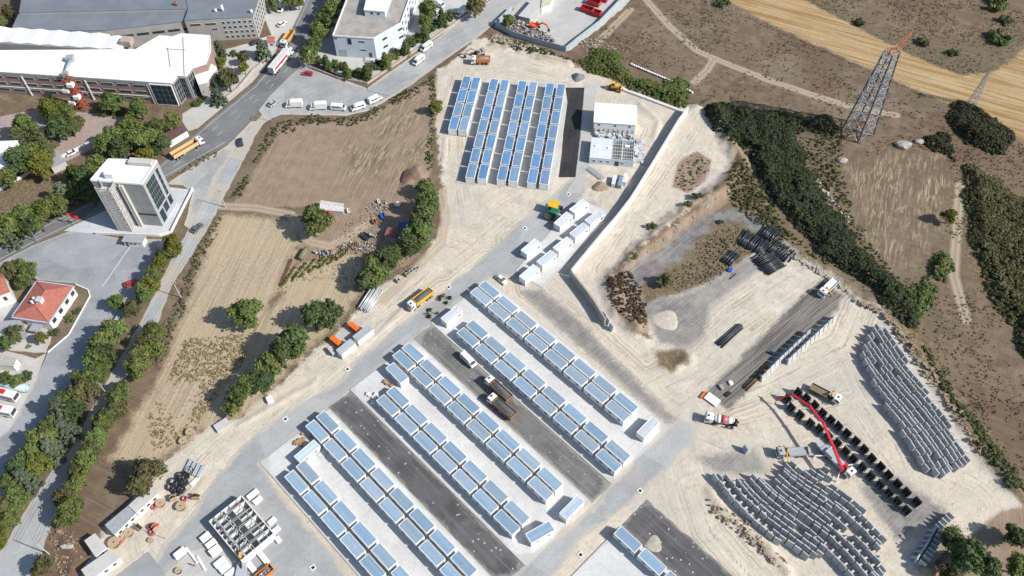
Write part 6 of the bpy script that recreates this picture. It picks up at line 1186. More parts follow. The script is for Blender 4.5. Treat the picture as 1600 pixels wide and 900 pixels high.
# ================================================================ WALLS, PYLONS, FENCES, CLUTTER
def wall_line(name, label, pts, h, th, m, cat='wall', seg=6.0, z0=0.0, batter=0.0):
    """wall cast in bays: every bay is a part of its own"""
    t = thing(name, label, cat); P_ = [Vector(p) for p in pts]
    for a, b in zip(P_[:-1], P_[1:]):
        L = (b-a).length; n = max(1, round(L/seg)); d = (b-a)/L; nn = Vector((-d.y, d.x))
        for i in range(n):
            p = a+d*(L*i/n+.02); q = a+d*(L*(i+1)/n-.02); z = random.uniform(-.03,.03); s = MB(); w0, w1 = th/2+batter, th/2; vs = []
            for pt in (p, q):
                vs += [(pt.x-nn.x*w0, pt.y-nn.y*w0, z0), (pt.x+nn.x*th/2, pt.y+nn.y*th/2, z0), (pt.x+nn.x*w1, pt.y+nn.y*w1, h+z), (pt.x-nn.x*w1, pt.y-nn.y*w1, h+z)]
            s.add(vs, [(0,1,2,3),(7,6,5,4),(0,4,5,1),(1,5,6,2),(2,6,7,3),(3,7,4,0)]); fixn(s.build('wall_bay', m, t))
    return t
M_rw_ = mat('fresh_wall_concrete', (0.62,0.61,0.59), (0.55,0.545,0.53), 0.4, .85)
wall_line('retaining_wall', 'long white concrete retaining wall curving past the office units', GP([(1073,178),(1058,198),(1040,228),(1022,258),(1006,284),(985,318),(962,348),(938,376),(914,405),(892,432)]), 3.4, .55, M_rw_, batter=.5)
wall_line('retaining_wall', 'grey retaining wall leg below the bend beside the brush heap', GP([(892.5,433.5),(910,456),(928,480),(945,508)]), 3.2, .5, M_conc, batter=.3)
wall_line('retaining_wall', 'low wall running from the bulldozer to the wall head', GP([(974,141),(1020,158),(1068,176)]), .7, 1.2, M_rw_)
px_units([(945,492),(950,500),(956,510)], (.62,.78), 'grey wall unit at the retaining wall end', 'units at the wall end')
wall_line('scrap_fence', 'grey-blue sheet fence round the scrap yard', GP([(800,17),(774,42),(800,57),(850,72),(884,81),(902,66),(936,40),(955,20),(982,-8)]), 2.6, .14, M_fence, 'fence', 3.0)
wall_line('boundary_wall', 'pinkish boundary wall below the warehouse hedge', GP([(484,106),(530,124),(574,132),(600,114),(650,80),(700,46),(750,10),(790,-20)]), 1.0, .35, M_pinkwall, seg=8)
wall_line('boundary_wall', 'pale wall between paved court and the lawn', GP([(0,298),(45,272),(100,245),(140,225),(190,205)]), 1.1, .3, M_wpl, seg=8)
wall_line('boundary_wall', 'cream wall along the highway before the glass entrance', GP([(340,166),(372,140),(395,112),(420,90)]), 1.0, .35, M_pinkwall, seg=8)
wall_line('boundary_wall', 'low white kerb wall round the depot lawn', GP([(118,445),(138,453),(141,463),(108,523),(75,551)]), .35, .3, M_wpl, seg=8)
# ---- pylons
def pylon(name, label, base, H, wb, wt, m, top, arms, nb=9, bs=1.0):
    t = thing(name, label, 'pylon', (*base, HT(*base)), math.radians(32)); 
    def at(z): f = z/H; w_ = wb*(1-f)**1.0+wt*f; return w_/2
    zs = [H*(1-(1-i/nb)**1.15) for i in range(nb+1)]
    legs = MB(); br = MB()
    for sx in (-1,1):
        for sy in (-1,1): legs.beam((sx*at(0),sy*at(0),0),(sx*at(H),sy*at(H),H),.42*bs,.42*bs)
    for i in range(nb):
        z0, z1 = zs[i], zs[i+1]; a, b = at(z0), at(z1)
        for (x0,y0,x1,y1) in ((-1,-1,1,-1),(1,-1,1,1),(1,1,-1,1),(-1,1,-1,-1)): br.beam((x0*a,y0*a,z0),(x1*b,y1*b,z1),.2*bs,.2*bs); br.beam((x1*a,y1*a,z0),(x0*b,y0*b,z1),.2*bs,.2*bs); br.beam((x0*b,y0*b,z1),(x1*b,y1*b,z1),.18*bs,.18*bs)
    legs.build('leg_frame', m, t); br.build('bracing', mat('dull_bracing',(.32,.34,.36),(.22,.24,.26),1,.5), t)
    for z, L in arms:
        for sg in (-1,1):
            s = MB(); a = at(z)
            for y in (-a, a): s.beam((sg*a,y,z),(sg*(a+L),0,z+.3),.24,.24); s.beam((sg*a,y,z+1.6),(sg*(a+L),0,z+.3),.2,.2)
            for f in (.3,.6): s.beam((sg*(a+L*f),-a*(1-f),z+.1),(sg*(a+L*f),a*(1-f),z+.1),.15,.15)
            ar = s.build('cross_arm', M_steel, t); s = MB().cyl((sg*(a+L),0,z+.2),(sg*(a+L),0,z-1.6),.12,6); s.build('insulator', M_wpl, ar)
    if top:
        s = MB(); a = at(H); 
        for sx in (-1,1): s.beam((sx*a,-a,H),(a+4.4,-a*.2,H+5.5),.2); s.beam((sx*a,a,H),(-a-2.6,a*.2,H+2.0),.2); s.beam((sx*a,-a,H),(sx*a,a,H+2.0),.2); s.beam((sx*a,a,H),(-sx*a,-a,H+2.0),.2)
        s.beam((-a-2.6,0,H+2.0),(a,0,H+2.2),.2); s.beam((a,0,H+2.2),(a+4.4,0,H+5.5),.2); s.beam((-a-2.6,0,H+2.0),(a,a,H),.2); s.build('orange_top', paint('signal_orange',(.62,.22,.10)), t)
    return t
M_pyl = mat('dull_pylon_steel', (.07,.078,.088), (.11,.12,.13), 1.0, .55)
b_ = G(1340,207); pylon('power_pylon', 'tall steel lattice power pylon with orange top', b_, 36.0, 8.0, 3.4, M_pyl, True, ((17,3.0),(24,3.0),(30,3.0),(35,2.6)), 9)
b_ = G(1517,164); pylon('small_pylon', 'small grey lattice pylon beside the oval thicket', b_, 15.5, 2.6, .7, M_steel, False, (), 8, .38)
# ---- poles with crossarms and wires
PT = []
def pole(px, py, label, h=8.5):
    g = G(px, py); t = thing('utility_pole', label, 'pole', (*g, HT(*g)), math.radians(-20), 'utility poles along the side road'); MB().cyl((0,0,-.3),(0,0,h),.16,8,.10).build('shaft', M_concl, t); s = MB().box(-1.0,1.0,-.06,.06,h-.5,h-.36); s.build('crossarm', M_steel, t)
    for x in (-.9,0,.9): MB().cyl((x,0,h-.35),(x,0,h-.1),.06,6).build('insulator', M_wpl, t)
    PT.append((g[0], g[1], h-.2))
pole(352.5,324,'utility pole at the farm track mouth beside the side road'); pole(283,465,'utility pole beside the side road above the tree belt'); pole(172,622,'utility pole between the two side road tree belts'); pole(77,866,'utility pole beside the side road near the bottom')
wr = MB()
for a, b in zip(PT[:-1], PT[1:]):
    for o_ in (-.9,0,.9):
        pts = []
        for i in range(13): u = i/12; pts.append((a[0]+(b[0]-a[0])*u+o_*.94, a[1]+(b[1]-a[1])*u-o_*.34, a[2]+(b[2]-a[2])*u-1.2*4*u*(1-u)))
        wr.tube(pts, .03, 4)
tag(wr.build('overhead_wires', M_chas), 'overhead wires strung along the side road poles', 'wires')
for px, py, h, lb in ((425,190,7,'street lamp at the junction mouth'),(608,150,7.5,'street lamp beside the parked van row'),(487,112,8,'street lamp by the red car'),(472,108,8,'street lamp beside the articulated lorry'),(60,378,6,'lamp post at the depot yard entrance')):
    g = G(px, py); t = thing('street_lamp', lb, 'street lamp', (*g, .05), random.random()*6); MB().cyl((0,0,0),(0,0,h),.11,8,.07).build('post', M_steel, t); s = MB(); s.beam((0,0,h),(1.4,0,h+.25),.09); s.build('arm', M_steel, t); MB().box(1.1,1.9,-.14,.14,h+.18,h+.32).build('lamp_head', M_concl, t)
# pasture fence posts
fp = GP([(1085,-6),(1105,6),(1130,14),(1160,22),(1200,42),(1245,60),(1290,80),(1335,100),(1375,118),(1420,137),(1460,160)]); k_ = 0; L0 = 0
pf = thing('pasture_fence', 'post and wire fence along the golden stubble', 'fence')
for a, b in zip(fp[:-1], fp[1:]):
    L = math.hypot(b[0]-a[0], b[1]-a[1]); n = max(1, int(L/3.5))
    for i in range(n): x = a[0]+(b[0]-a[0])*i/n; y = a[1]+(b[1]-a[1])*i/n; z = HT(x,y); MB().cyl((x,y,z-.2),(x,y,z+1.9),.12,6).build('post', M_concl, pf)
s = MB()
for h in (.6,1.1,1.5): s.tube([(p[0],p[1],HT(*p)+h) for p in fp], .02, 4)
s.build('wire', M_steel, pf)
# lamp mast by the hall
g = G(259,842); t = thing('mast', 'thin mast among the cable drums', 'mast', (*g,0)); MB().cyl((0,0,0),(0,0,6.5),.08,6).build('post', M_steel, t); MB().box(-.3,.3,-.1,.1,6.4,6.6).build('lamp_head', M_concl, t)
# ---- pipes
M_pipe = mat('black_plastic_pipe', (.022,.024,.028), (.04,.045,.05), .8, .35, spec=.5)
def pipes(label, rows, L, px, py, dirpx, r=.22, group=None, jit=.06, m=None, name='pipe', cat='pipe'):
    """a laid-out bundle: every pipe is a thing of its own"""
    p = G(px, py); q = G(px+dirpx[0]*20, py+dirpx[1]*20); th = ang(p, q); me_ = MB().cyl((-L/2,0,0),(L/2,0,0),r,10).mesh(name, m or M_pipe, True); inn = MB().cyl((-L/2-.01,0,0),(L/2+.01,0,0),r*.78,8).mesh('bore', M_chas); z = r
    for lay, n in enumerate(rows):
        for i in range(n):
            o_ = (i-(n-1)/2)*2.08*r; a = th+random.uniform(-jit,jit); x = p[0]-math.sin(th)*o_+math.cos(th)*random.uniform(-.5,.5); y = p[1]+math.cos(th)*o_+math.sin(th)*random.uniform(-.5,.5)
            ob = link(name, me_); ob.location = (x, y, HT(*p)+z+lay*1.75*r); ob.rotation_euler = (0,0,a); tag(ob, label, cat, group or label[:40]); link('bore', inn, ob)
pipes('black plastic pipe in the fanned pile nearest the gravel loop', (17,14), 6.5, 1176,380, (-.62,.78), .26, 'fanned pile of black pipes', .10)
pipes('black plastic pipe in the short pile at the gravel track', (9,7), 5.5, 1202,368, (-.62,.78), .26, 'short upper pile of black pipes', .05)
pipes('black plastic pipe in the middle pile beside the sand', (15,12), 6.0, 1219,393, (-.70,.71), .25, 'middle pile of black pipes', .03)
pipes('black plastic pipe in the lower pile beside the sand', (16,10), 7.5, 1200,410, (-.88,.48), .25, 'lower pile of black pipes', .04)
pipes('black plastic pipe in the small bundle on dry grass', (8,5), 6.0, 1141,404, (-.70,.71), .22, 'small bundle of black pipes', .03)
pipes('single black pipe lying beside the pile', (1,), 5.0, 1237,402, (-.62,.78), .25); pipes('short black pipe beside blue tarpaulin', (1,), 3.2, 1146,433, (-.7,.71), .15); pipes('long thin black pipe on the gravel loop grass', (1,), 8.0, 1128,398, (-.62,.78), .12)
pipes('steel pipe in the bundle beside the rutted strip', (5,3), 10.5, 1141,524, (.74,-.67), .22, 'bundle of steel pipes', .02, mat('dark_steel_pipe',(.07,.075,.085),None,1,.5)); pipes('rusty steel beam at the lower end of the rutted strip', (4,2), 11.0, 1182,590, (.72,-.69), .22, 'rusty beams', .015, mat('rusty_steel',(.20,.11,.065),(.14,.08,.05),1,.8))
pipes('rusty brown pipe lying at the vegetable plot edge', (4,), 11, 447,425, (.42,-.91), .14, None, .05, mat('old_rust',(.15,.075,.05),None,1,.8))
pipes('bright galvanised section in the steel pile above the generators', (9,7,5), 9.5, 578,468, (.55,-.83), .24, 'steel sections beside the trees', .05, mat('bright_galvanised',(.55,.57,.59),(.47,.49,.51),1,.4,metal=.25), 'steel_section', 'steel section')
g = G(1141,423); t = MB(); t.blob((0,0,.4), 1.1,.9,.5, 5); tag(t.build('tarpaulin', PBL), 'crumpled blue tarpaulin beside the small pipe bundle', 'tarpaulin').location = (*g, HT(*g))
# ---- heaps
def heap(name, label, px, py, rx, ry, h, m, seed, cat='heap'):
    g = G(px, py); s = MB(); n, mrad = 22, 7; rr = random.Random(seed); s.v.append((0,0,h))
    for j in range(1, mrad+1):
        for i in range(n): a = 2*math.pi*i/n; f = j/mrad; q_ = 1+.12*math.sin(a*3+seed)+rr.uniform(-.06,.06); s.v.append((rx*f*q_*math.cos(a), ry*f*q_*math.sin(a), h*(1-f)**.9*(1+rr.uniform(-.12,.12))-(.25 if j == mrad else 0)))
    for i in range(n): s.f.append((0, 1+i, 1+(i+1)%n))
    for j in range(mrad-1):
        for i in range(n): a = 1+j*n+i; b = 1+j*n+(i+1)%n; s.f.append((a, a+n, b+n, b))
    o_ = s.build(name, m, None, True); o_.location = (*g, max(HT(*g),0)); tag(o_, label, cat); return o_
heap('gravel_heap', 'dark grey gravel heap above the black asphalt strip', 903,121, 2.7,2.7,1.7, mat('grey_gravel',(.20,.205,.21),(.15,.155,.16),1.5,.95,bump=.6), 1)
heap('soil_heap', 'reddish brown soil heap at the field corner', 645,278, 4.5,4.0,1.8, mat('red_brown_soil',(.20,.125,.085),(.15,.095,.065),1.0,.95,bump=.8), 2); heap('sand_heap', 'pale soil heap below the unfinished prefab', 938,292, 3.0,2.4,1.3, M_earth, 3); heap('sand_heap', 'low sand heap on the dark lane beside slab containers', 1022,850, 2.2,2.6,.35, mat('lane_sand',(.42,.39,.33),None,1,.95), 4); heap('sand_heap', 'sand heap beside the gravel loop junction', 1040,500, 4.5,4.0,.5, mat('pale_sand',(.5,.46,.39),(.42,.38,.31),.6,.95,bump=.6), 5); heap('soil_heap', 'brown spoil at the bottom beside the curved row', 1448,893, 2.2,1.8,1.0, M_earth, 6)
# scrap heap and rubble: uncountable pieces
def rubble(name, label, poly, n, mats_, seed, smin=.15, smax=.6, lift=.3):
    P_ = GP(poly); rr = random.Random(seed); xs = [p[0] for p in P_]; ys = [p[1] for p in P_]; s = MB(); c = 0
    while c < n:
        x = rr.uniform(min(xs), max(xs)); y = rr.uniform(min(ys), max(ys))
        if not inpoly((x,y), P_): continue
        c += 1; z = rr.uniform(0, lift); a = rr.uniform(0, 6.28); L = rr.uniform(smin, smax); w_ = L*rr.uniform(.3,.9); h = L*rr.uniform(.15,.7); dx, dy = math.cos(a)*L/2, math.sin(a)*L/2; s.beam((x-dx,y-dy,z+h/2), (x+dx,y+dy,z+h/2+rr.uniform(-.3,.3)*L), w_, h)
    o_ = s.build(name, mats_); tag(o_, label, 'rubble', kind='stuff'); return o_
def speck(name, cols):
    k = N(name); v = k.n('ShaderNodeTexVoronoi'); v.inputs['Scale'].default_value = 1.9; k.l(k.pos(), v.inputs['Vector']); sp = k.n('ShaderNodeSeparateXYZ'); k.l(v.outputs['Color'], sp.inputs[0]); col = cols[0]
    for i, c in enumerate(cols[1:]): col = k.mix(k.math('GREATER_THAN', sp.outputs[i % 3], 1-.75/(i+1.5)), col, c)
    k.color(col); k.rough(.8); return k.m
M_scrap = speck('mixed_scrap', [(.30,.28,.27),(.16,.09,.07),(.5,.5,.5),(.08,.08,.09),(.35,.2,.15),(.2,.25,.32)]); M_junk = speck('mixed_junk', [(.30,.28,.26),(.5,.5,.49),(.16,.13,.10),(.30,.2,.14),(.10,.10,.11)]); M_stone = mat('pale_rubble', (.40,.36,.30), (.29,.25,.20), .8, .95)
rubble('scrap', 'mixed metal scrap piled along the scrap yard fence', [(778,40),(806,26),(822,40),(850,52),(866,66),(846,68),(806,56)], 420, M_scrap, 1, .4, 1.5, 1.3); rubble('rubble', 'pale rubble dumped below the scrap yard fence', [(770,52),(800,66),(835,76),(830,84),(795,76),(768,66)], 320, M_stone, 2, .2, 1.1, .8)
rubble('rubble', 'litter and rubble at the scrap yard corner', [(905,66),(930,60),(965,78),(950,88),(915,82)], 90, M_stone, 3, .15, .8, .25); rubble('junk', 'junk strewn along the farm yard edge', [(525,385),(545,380),(570,378),(590,384),(600,395),(580,398),(540,396)], 200, M_junk, 4, .15, .8, .4); rubble('junk', 'junk beside the farm fence and water tank', [(568,318),(600,312),(615,325),(600,340),(580,350),(576,335)], 90, M_junk, 5, .15, .8, .3); rubble('junk', 'bric-a-brac below the old cylinder tank', [(490,395),(520,392),(530,402),(500,402)], 40, M_junk, 6, .3, 1.2, .3)
rubble('rubble', 'white stones edging the bank above the thicket', [(1262,262),(1275,275),(1300,305),(1330,345),(1327,350),(1296,312),(1268,282)], 60, mat('white_stone',(.50,.48,.44),None,1,.9), 7, .25, .9, .1); rubble('rubble', 'clods along the spoil ridge above the concrete block stack', [(1330,470),(1385,482),(1432,545),(1475,610),(1540,705),(1528,712),(1465,615),(1425,560),(1375,492)], 420, M_earth, 8, .25, 1.3, .9); rubble('rubble', 'clods along the spoil ridge beside the wide block stack', [(1105,765),(1125,790),(1165,815),(1230,880),(1215,890),(1150,830),(1110,800)], 260, M_earth, 9, .2, .9, .5); rubble('rubble', 'broken stone slope between wall track and gravel loop', [(1000,385),(1060,340),(1130,290),(1140,300),(1070,350),(1010,398)], 260, M_stone, 10, .2, 1.1, .4); rubble('rubble', 'debris and brush on the ground beside the lower huts', [(75,830),(110,825),(130,850),(125,900),(95,905),(85,870)], 160, M_earth, 11, .15, .7, .3)
rubble('clods', 'loose clods over the sandy site edge', [(1195,365),(1262,405),(1335,462),(1350,480),(1310,450),(1240,405),(1200,385)], 260, M_stone, 12, .2, 1.0, .3)
for px, py, r_, lb in ((1411,228,2.4,'large pale boulder beside the power pylon'),(1436,222,1.5,'smaller pale boulder next to the large one'),(1316,252,1.5,'grey concrete lump in the pale stubble field'),(110,855,1.0,'pale boulder beside the lower huts'),(62+40,856,.8,'small pale boulder on the roadside dirt')):
    g = G(px, py); s = MB(); s.blob((0,0,r_*.25), r_*1.25, r_*.85, r_*.55, px); o_ = s.build('boulder', mat('pale_boulder',(.40,.38,.34),(.30,.29,.26),.8,.95,bump=.5)); o_.location = (*g, HT(*g)); tag(o_, lb, 'boulder')
# white hive boxes in a line on the meadow
hp_ = GP([(987,102),(1053,130),(1066,137),(1085,148)]); i_ = 0
for a, b in ((hp_[0],hp_[1]),(hp_[2],hp_[3])):
    L = math.hypot(b[0]-a[0], b[1]-a[1]); n = int(L/1.0)
    for i in range(n):
        x = a[0]+(b[0]-a[0])*i/n; y = a[1]+(b[1]-a[1])*i/n; t = thing('beehive', 'white and blue beehive in the line along the meadow edge', 'beehive', (x,y,HT(x,y)), ang(a,b)+random.uniform(-.2,.2), 'beehives on the meadow'); MB().box(-.3,.3,-.3,.3,.05,.6).build('hive_body', M_wpl if i % 3 else mat('hive_blue',(.25,.38,.55),None,1,.7), t); MB().box(-.36,.36,-.36,.36,.6,.72).build('hive_roof', M_rim, t)
# ---- scrap yard skips
def skip(px, py, rz, label, L=5.5):
    g = G(px, py); t = thing('skip', label, 'skip', (*g,.05), rz, 'red skips in the scrap yard'); s = MB()
    for b in ((-L/2,L/2,-1.2,1.2,.15,.3),(-L/2,L/2,-1.2,-1.1,.3,2.1),(-L/2,L/2,1.1,1.2,.3,2.1),(-L/2,-L/2+.1,-1.1,1.1,.3,2.1),(L/2-.1,L/2,-1.1,1.1,.3,2.1)): s.box(*b)
    s.build('tub', PRD, t); s = MB()
    for i in range(6):
        for sg in (-1,1): s.box(-L/2+.3+i*(L-.6)/5-.06,-L/2+.3+i*(L-.6)/5+.06,sg*1.26-.06,sg*1.26+.06,.15,2.1)
    s.build('rib', PRD, t); MB().box(-L/2+.3,L/2-.3,-.9,.9,0,.149).build('skid', M_chas, t)
skip(917,18,math.radians(-30),'red open skip nearest the scrap yard fence'); skip(928,7,math.radians(-30),'red open skip, middle one in the scrap yard'); skip(940,0,math.radians(-30),'red open skip at the picture top in the scrap yard'); skip(932,24,math.radians(-30),'low red flat skip leaning at the scrap yard fence',3.6)
# ---- orange generators and grey equipment boxes beside the site road
def gen(a, b, label, m, name, wd, h, roofm=None, zb=.05):
    p = G(*a, h); q = G(*b, h); t = thing(name, label, 'generator' if name == 'generator' else 'box', ((p[0]+q[0])/2,(p[1]+q[1])/2,zb), ang(p,q)); L = math.hypot(p[0]-q[0],p[1]-q[1]); MB().box(-L/2,L/2,-wd/2,wd/2,.15,h-.08).build('housing', m, t); MB().box(-L/2-.05,L/2+.05,-wd/2-.05,wd/2+.05,h-.075,h).build('lid', roofm or m, t); MB().box(-L/2+.1,L/2-.1,-wd/2+.1,wd/2-.1,0,.149).build('skid', M_chas, t)
    if name == 'generator':
        for x in (-.5,.4): MB().box(x*L/2-.2,x*L/2+.2,-wd/2-.04,-wd/2+.01,.5,h-.6).build('louvre', M_chas, t)
        MB().cyl((L*.3,0,h),(L*.3,0,h+.35),.12,8).build('exhaust', M_hub, t)
    return t
O4 = lambda x, y: (500+x/5.627, 420+y/5.627)
gen(O4(100,598),O4(170,655),'orange generator, lower of two beside the site road',M_orange,'generator',1.5,2.0); gen(O4(260,475),O4(330,530),'orange generator, upper of two beside the site road',M_orange,'generator',1.5,2.0)
gen(O4(165,735),O4(290,635),'grey-topped white box container, lower of two beside generators',M_cw,'equipment_container',2.5,2.7,M_rg); gen(O4(310,615),O4(445,510),'grey-topped white box container, upper of two beside generators',M_cw,'equipment_container',2.5,2.7,M_rg); gen(O4(78,690),O4(120,740),'small grey cabinet beside the lower orange generator',M_concl,'cabinet',1.0,1.6)
p_ = G(*O4(190,570)); sheet('equipment_pad', GP([O4(60,690),O4(150,560),O4(250,480),O4(380,420),O4(400,470),O4(230,640),O4(110,760)]), .035, M_pale, .3, 1, 3, 41)
# concrete ring blocks by the track
for i, (x, y) in enumerate(((690,112),(770,60),(800,36),(828,18),(855,8))):
    px, py = 500+x/5.627, 420+y/5.627; g = G(px,py); t = thing('manhole_block', 'grey concrete manhole block, %s along the sandy track' % ORD[i], 'concrete block', (*g,HT(*g)), .6, 'manhole blocks'); s = MB(); s.box(-.6,.6,-.6,-.42,0,1.1); s.box(-.6,.6,.42,.6,0,1.1); s.box(-.6,-.42,-.42,.42,0,1.1); s.box(.42,.6,-.42,.42,0,1.1); s.build('ring_wall', M_conc, t); MB().box(-.42,.42,-.42,.42,0,.1).build('base', M_conc, t)
for i, (px, py) in enumerate(((888,304),(820,357),(701,449),(543,577),(446,655),(1000,767),(907,867),(489,887))):
    g = G(px,py); t = thing('manhole', 'white-collared manhole, %s down the site roads from above' % ORD[i], 'manhole', (*g,.05), .7, 'manholes in the site roads'); s = MB(); s.box(-.7,.7,-.7,-.4,0,.12); s.box(-.7,.7,.4,.7,0,.12); s.box(-.7,-.4,-.4,.4,0,.12); s.box(.4,.7,-.4,.4,0,.12); s.build('collar', M_wpl, t); MB().box(-.4,.4,-.4,.4,-.02,.03).build('opening', M_chas, t)
# ---- cartons and debris on slab ends
def boxes(lst, m, name, label, cat, group, zb=.18, s0=.9):
    for i, (px, py) in enumerate(lst):
        g = G(px,py); f = random.uniform(.75,1.3)*s0; o_ = MB().box(-.6*f,.6*f,-.45*f,.45*f,0,.7*f).build(name, m); o_.location = (*g,zb); o_.rotation_euler = (0,0,random.uniform(0,3)); tag(o_, label % ORD[i], cat, group); fl = MB(); fl.box(-.58*f,.58*f,-.03,.03,.7*f,.7*f+.02); fl.build('tape', mat('packing_tape',(.45,.33,.2),None,2,.5), o_)
M_card = mat('cardboard', (.42,.25,.13), (.36,.21,.11), 1.5, .85)
boxes([(474,679),(486,684),(470,690),(465,693),(462,694),(471,697),(475,687)], M_card, 'carton', 'brown cardboard carton beside the ribbed-roof unit, %s of the scatter', 'carton', 'cartons on the lowest slab'); boxes([(606,601),(612,604),(603,598)], M_card, 'carton', 'brown carton beside the lone blue-roofed container, %s one', 'carton', 'cartons on the middle slab')
boxes([(579,620),(585,623),(583,630),(575,617),(588,618)], M_wpl, 'white_parcel', 'white wrapped parcel at the slab corner, %s of the pile', 'parcel', 'wrapped parcels')
# ---- cable drums, hose coils, panel stacks at the lower left yard
M_ply = mat('plywood', (.44,.33,.22), (.38,.28,.18), 1.5, .8)
def drum(px, py, r, up, label, core=None):
    g = G(px,py); t = thing('cable_drum', label, 'cable drum', (*g,HT(*g)), random.random()*3, 'cable drums in the lower yard'); w_ = r*.9
    if up:
        for z in (0, w_): MB().cyl((0,0,z),(0,0,z+.1),r,16).build('flange', M_ply, t)
        MB().cyl((0,0,.1),(0,0,w_),r*.72,14).build('cable_core', core or M_chas, t); MB().cyl((0,0,w_+.1),(0,0,w_+.12),r*.16,8).build('hub', M_chas, t)
    else:
        for y in (-w_/2, w_/2): MB().cyl((0,y,r),(0,y+.1,r),r,16).build('flange', M_ply, t)
        MB().cyl((0,-w_/2+.1,r),(0,w_/2,r),r*.72,14).build('cable_core', core or M_chas, t)
D4 = [(180.5,850,1.5,1),(190,841,1.2,1),(203,834,1.2,1),(219,826,1.1,0),(252,788,1.2,1),(284,793,1.3,1),(272,781,1.0,0),(308,779,1.1,0),(246,826,1.1,0),(298,677,1.2,1),(287,691,1.1,1),(279,893,.8,1),(236,845,.7,1)]
for i, (x, y, r_, u) in enumerate(D4): drum(x, y, r_, u, 'wooden cable drum in the lower yard, %s of the scatter' % ORD[i], PRD if i == 8 else None)
for i, (x, y) in enumerate(((289,780),(241,792),(188,846),(235,824),(238,833))):
    g = G(x,y); s = MB()
    for j in range(4): s.torus((0,0,.12+j*.16), .8-.06*j, .12, 16, 6)
    o_ = s.build('hose_coil', mat('red_hose',(.46,.11,.12),None,1,.5), None, True); o_.location = (*g,.02); tag(o_, 'coil of red hose among the cable drums, %s one' % ORD[i], 'hose coil', 'red hose coils')
rc = random.Random(3); tcoil = [(293,739),(291,747),(287,750),(284,757),(281,763),(285,768),(273,765),(268,762),(272,755),(278,758),(279,770),(289,757),(296,735),(283,745)]
for i, (x, y) in enumerate(tcoil):
    g = G(x,y); s = MB()
    for j in range(3): s.torus((rc.uniform(-.1,.1),rc.uniform(-.1,.1),.14+j*.22), 1.0, .13, 18, 6)
    o_ = s.build('pipe_coil', M_pipe, None, True); o_.location = (*g,.02+.22*(i%3)); tag(o_, 'coil of black pipe in the heap above the cable drums', 'pipe coil', 'heap of black pipe coils')
def stack(px, py, dirpx, L, wd, n, label, m=M_rim, name='panel_stack', cat='panels', z=.05):
    p = G(px,py); q = G(px+dirpx[0]*20,py+dirpx[1]*20); t = thing(name, label, cat, (*p,z), ang(p,q)); zz = 0
    for i in range(n): o_ = MB().box(-L/2,L/2,-wd/2,wd/2,zz,zz+.11).build('panel', m, t); o_.location = (random.uniform(-.08,.08),random.uniform(-.06,.06),0); zz += .125
    for x in (-.6,.6): MB().box(x*L/2-.06,x*L/2+.06,-wd/2,wd/2,-.03,0).build('batten', M_ply, t)
    return t
Y4 = lambda x, y: (240+x/4.5, 700+y/4.5)
for i, (x, y, L, wd, n) in enumerate(((372,635,2.6,1.7,9),(410,680,2.6,1.6,8),(440,728,2.8,2.0,10),(475,812,3.0,1.8,8),(505,850,2.8,1.8,8),(545,890,2.8,1.6,8))): stack(*Y4(x,y), (.78,-.62), L, wd, n, 'white panel stack along the open hall, %s from above' % ORD[i])
for i, (x, y, L) in enumerate(((700,330,3.2),(735,372,2.4),(835,520,2.2),(865,580,2.2),(880,650,1.6),(770,770,4.5),(690,840,3.0))): stack(*Y4(x,y), (.62,.78) if i > 3 else (.75,-.62), L, 1.3, 6, 'white panel pile outside the hall corner, %s clockwise' % ORD[i])
for i in range(4): stack(295+i*6.5,728+i*3.2,(.45,-.9), 3.6,.8,5,'bundle of silver profiles above the black coils, %s of four' % ORD[i], mat('silver_profile',(.50,.53,.57),None,1,.4,metal=.2),'profile_bundle','profiles')
stack(305,752,(.7,-.7),3,.9,3,'small pile of pale sheets below the silver profiles'); stack(422,626,(.4,.9),2.0,1.6,9,'white pallet stack beside the site road'); stack(348,666,(.8,-.5),4.0,2.6,8,'grey block pallet at the field edge beside the site road', M_concl); stack(504,710,(.62,-.78),2.4,2.0,3,'glass panes stacked on the slab aisle',mat('pale_glass_sheet',(.5,.55,.58),None,1,.2)); stack(300,868,(.6,.8),5.5,.5,4,'white beam pile on the dark slab below the hall'); stack(315,880,(.5,.85),4.5,.6,3,'white profile pile near the worker'); stack(283,866,(.75,-.6),3.0,1.6,10,'white crate stack with long shadow beside the hall')
sheet('work_slab', GP([(258,897),(300,860),(345,850),(380,885),(400,930),(290,940)]), .05, M_pale, .05, 2, 3, 42); sheet('dark_slab', GP([(175,905),(232,862),(258,897),(230,930),(170,930)]), .05, mat('smooth_dark_concrete',(.26,.265,.27),(.30,.305,.31),.3,.9), .03, 2, 3, 43)
t = thing('mobile_crane_boom', 'thin mobile crane boom with yellow tip over the open hall', 'crane', (*G(379,893),0), 0); a = Vector((0,0,1.2)); e = Vector((*G(372,822,9.0),9.0))-Vector((*G(379,893),0)); mid = a.lerp(e,.45); MB().box(-1.2,1.2,-1.8,1.8,.5,1.6).build('carrier', PS, t); s = MB(); s.beam(a,mid,.35); s.build('lower_boom', M_chas, t); s = MB(); s.beam(a.lerp(e,.28),a.lerp(e,.42),.5); s.build('yellow_boom', PYL, t); s = MB(); s.beam(mid,e,.18); s.build('upper_boom', M_chas, t); wheels(t,(-.8,.8),3.4,.45,.3)
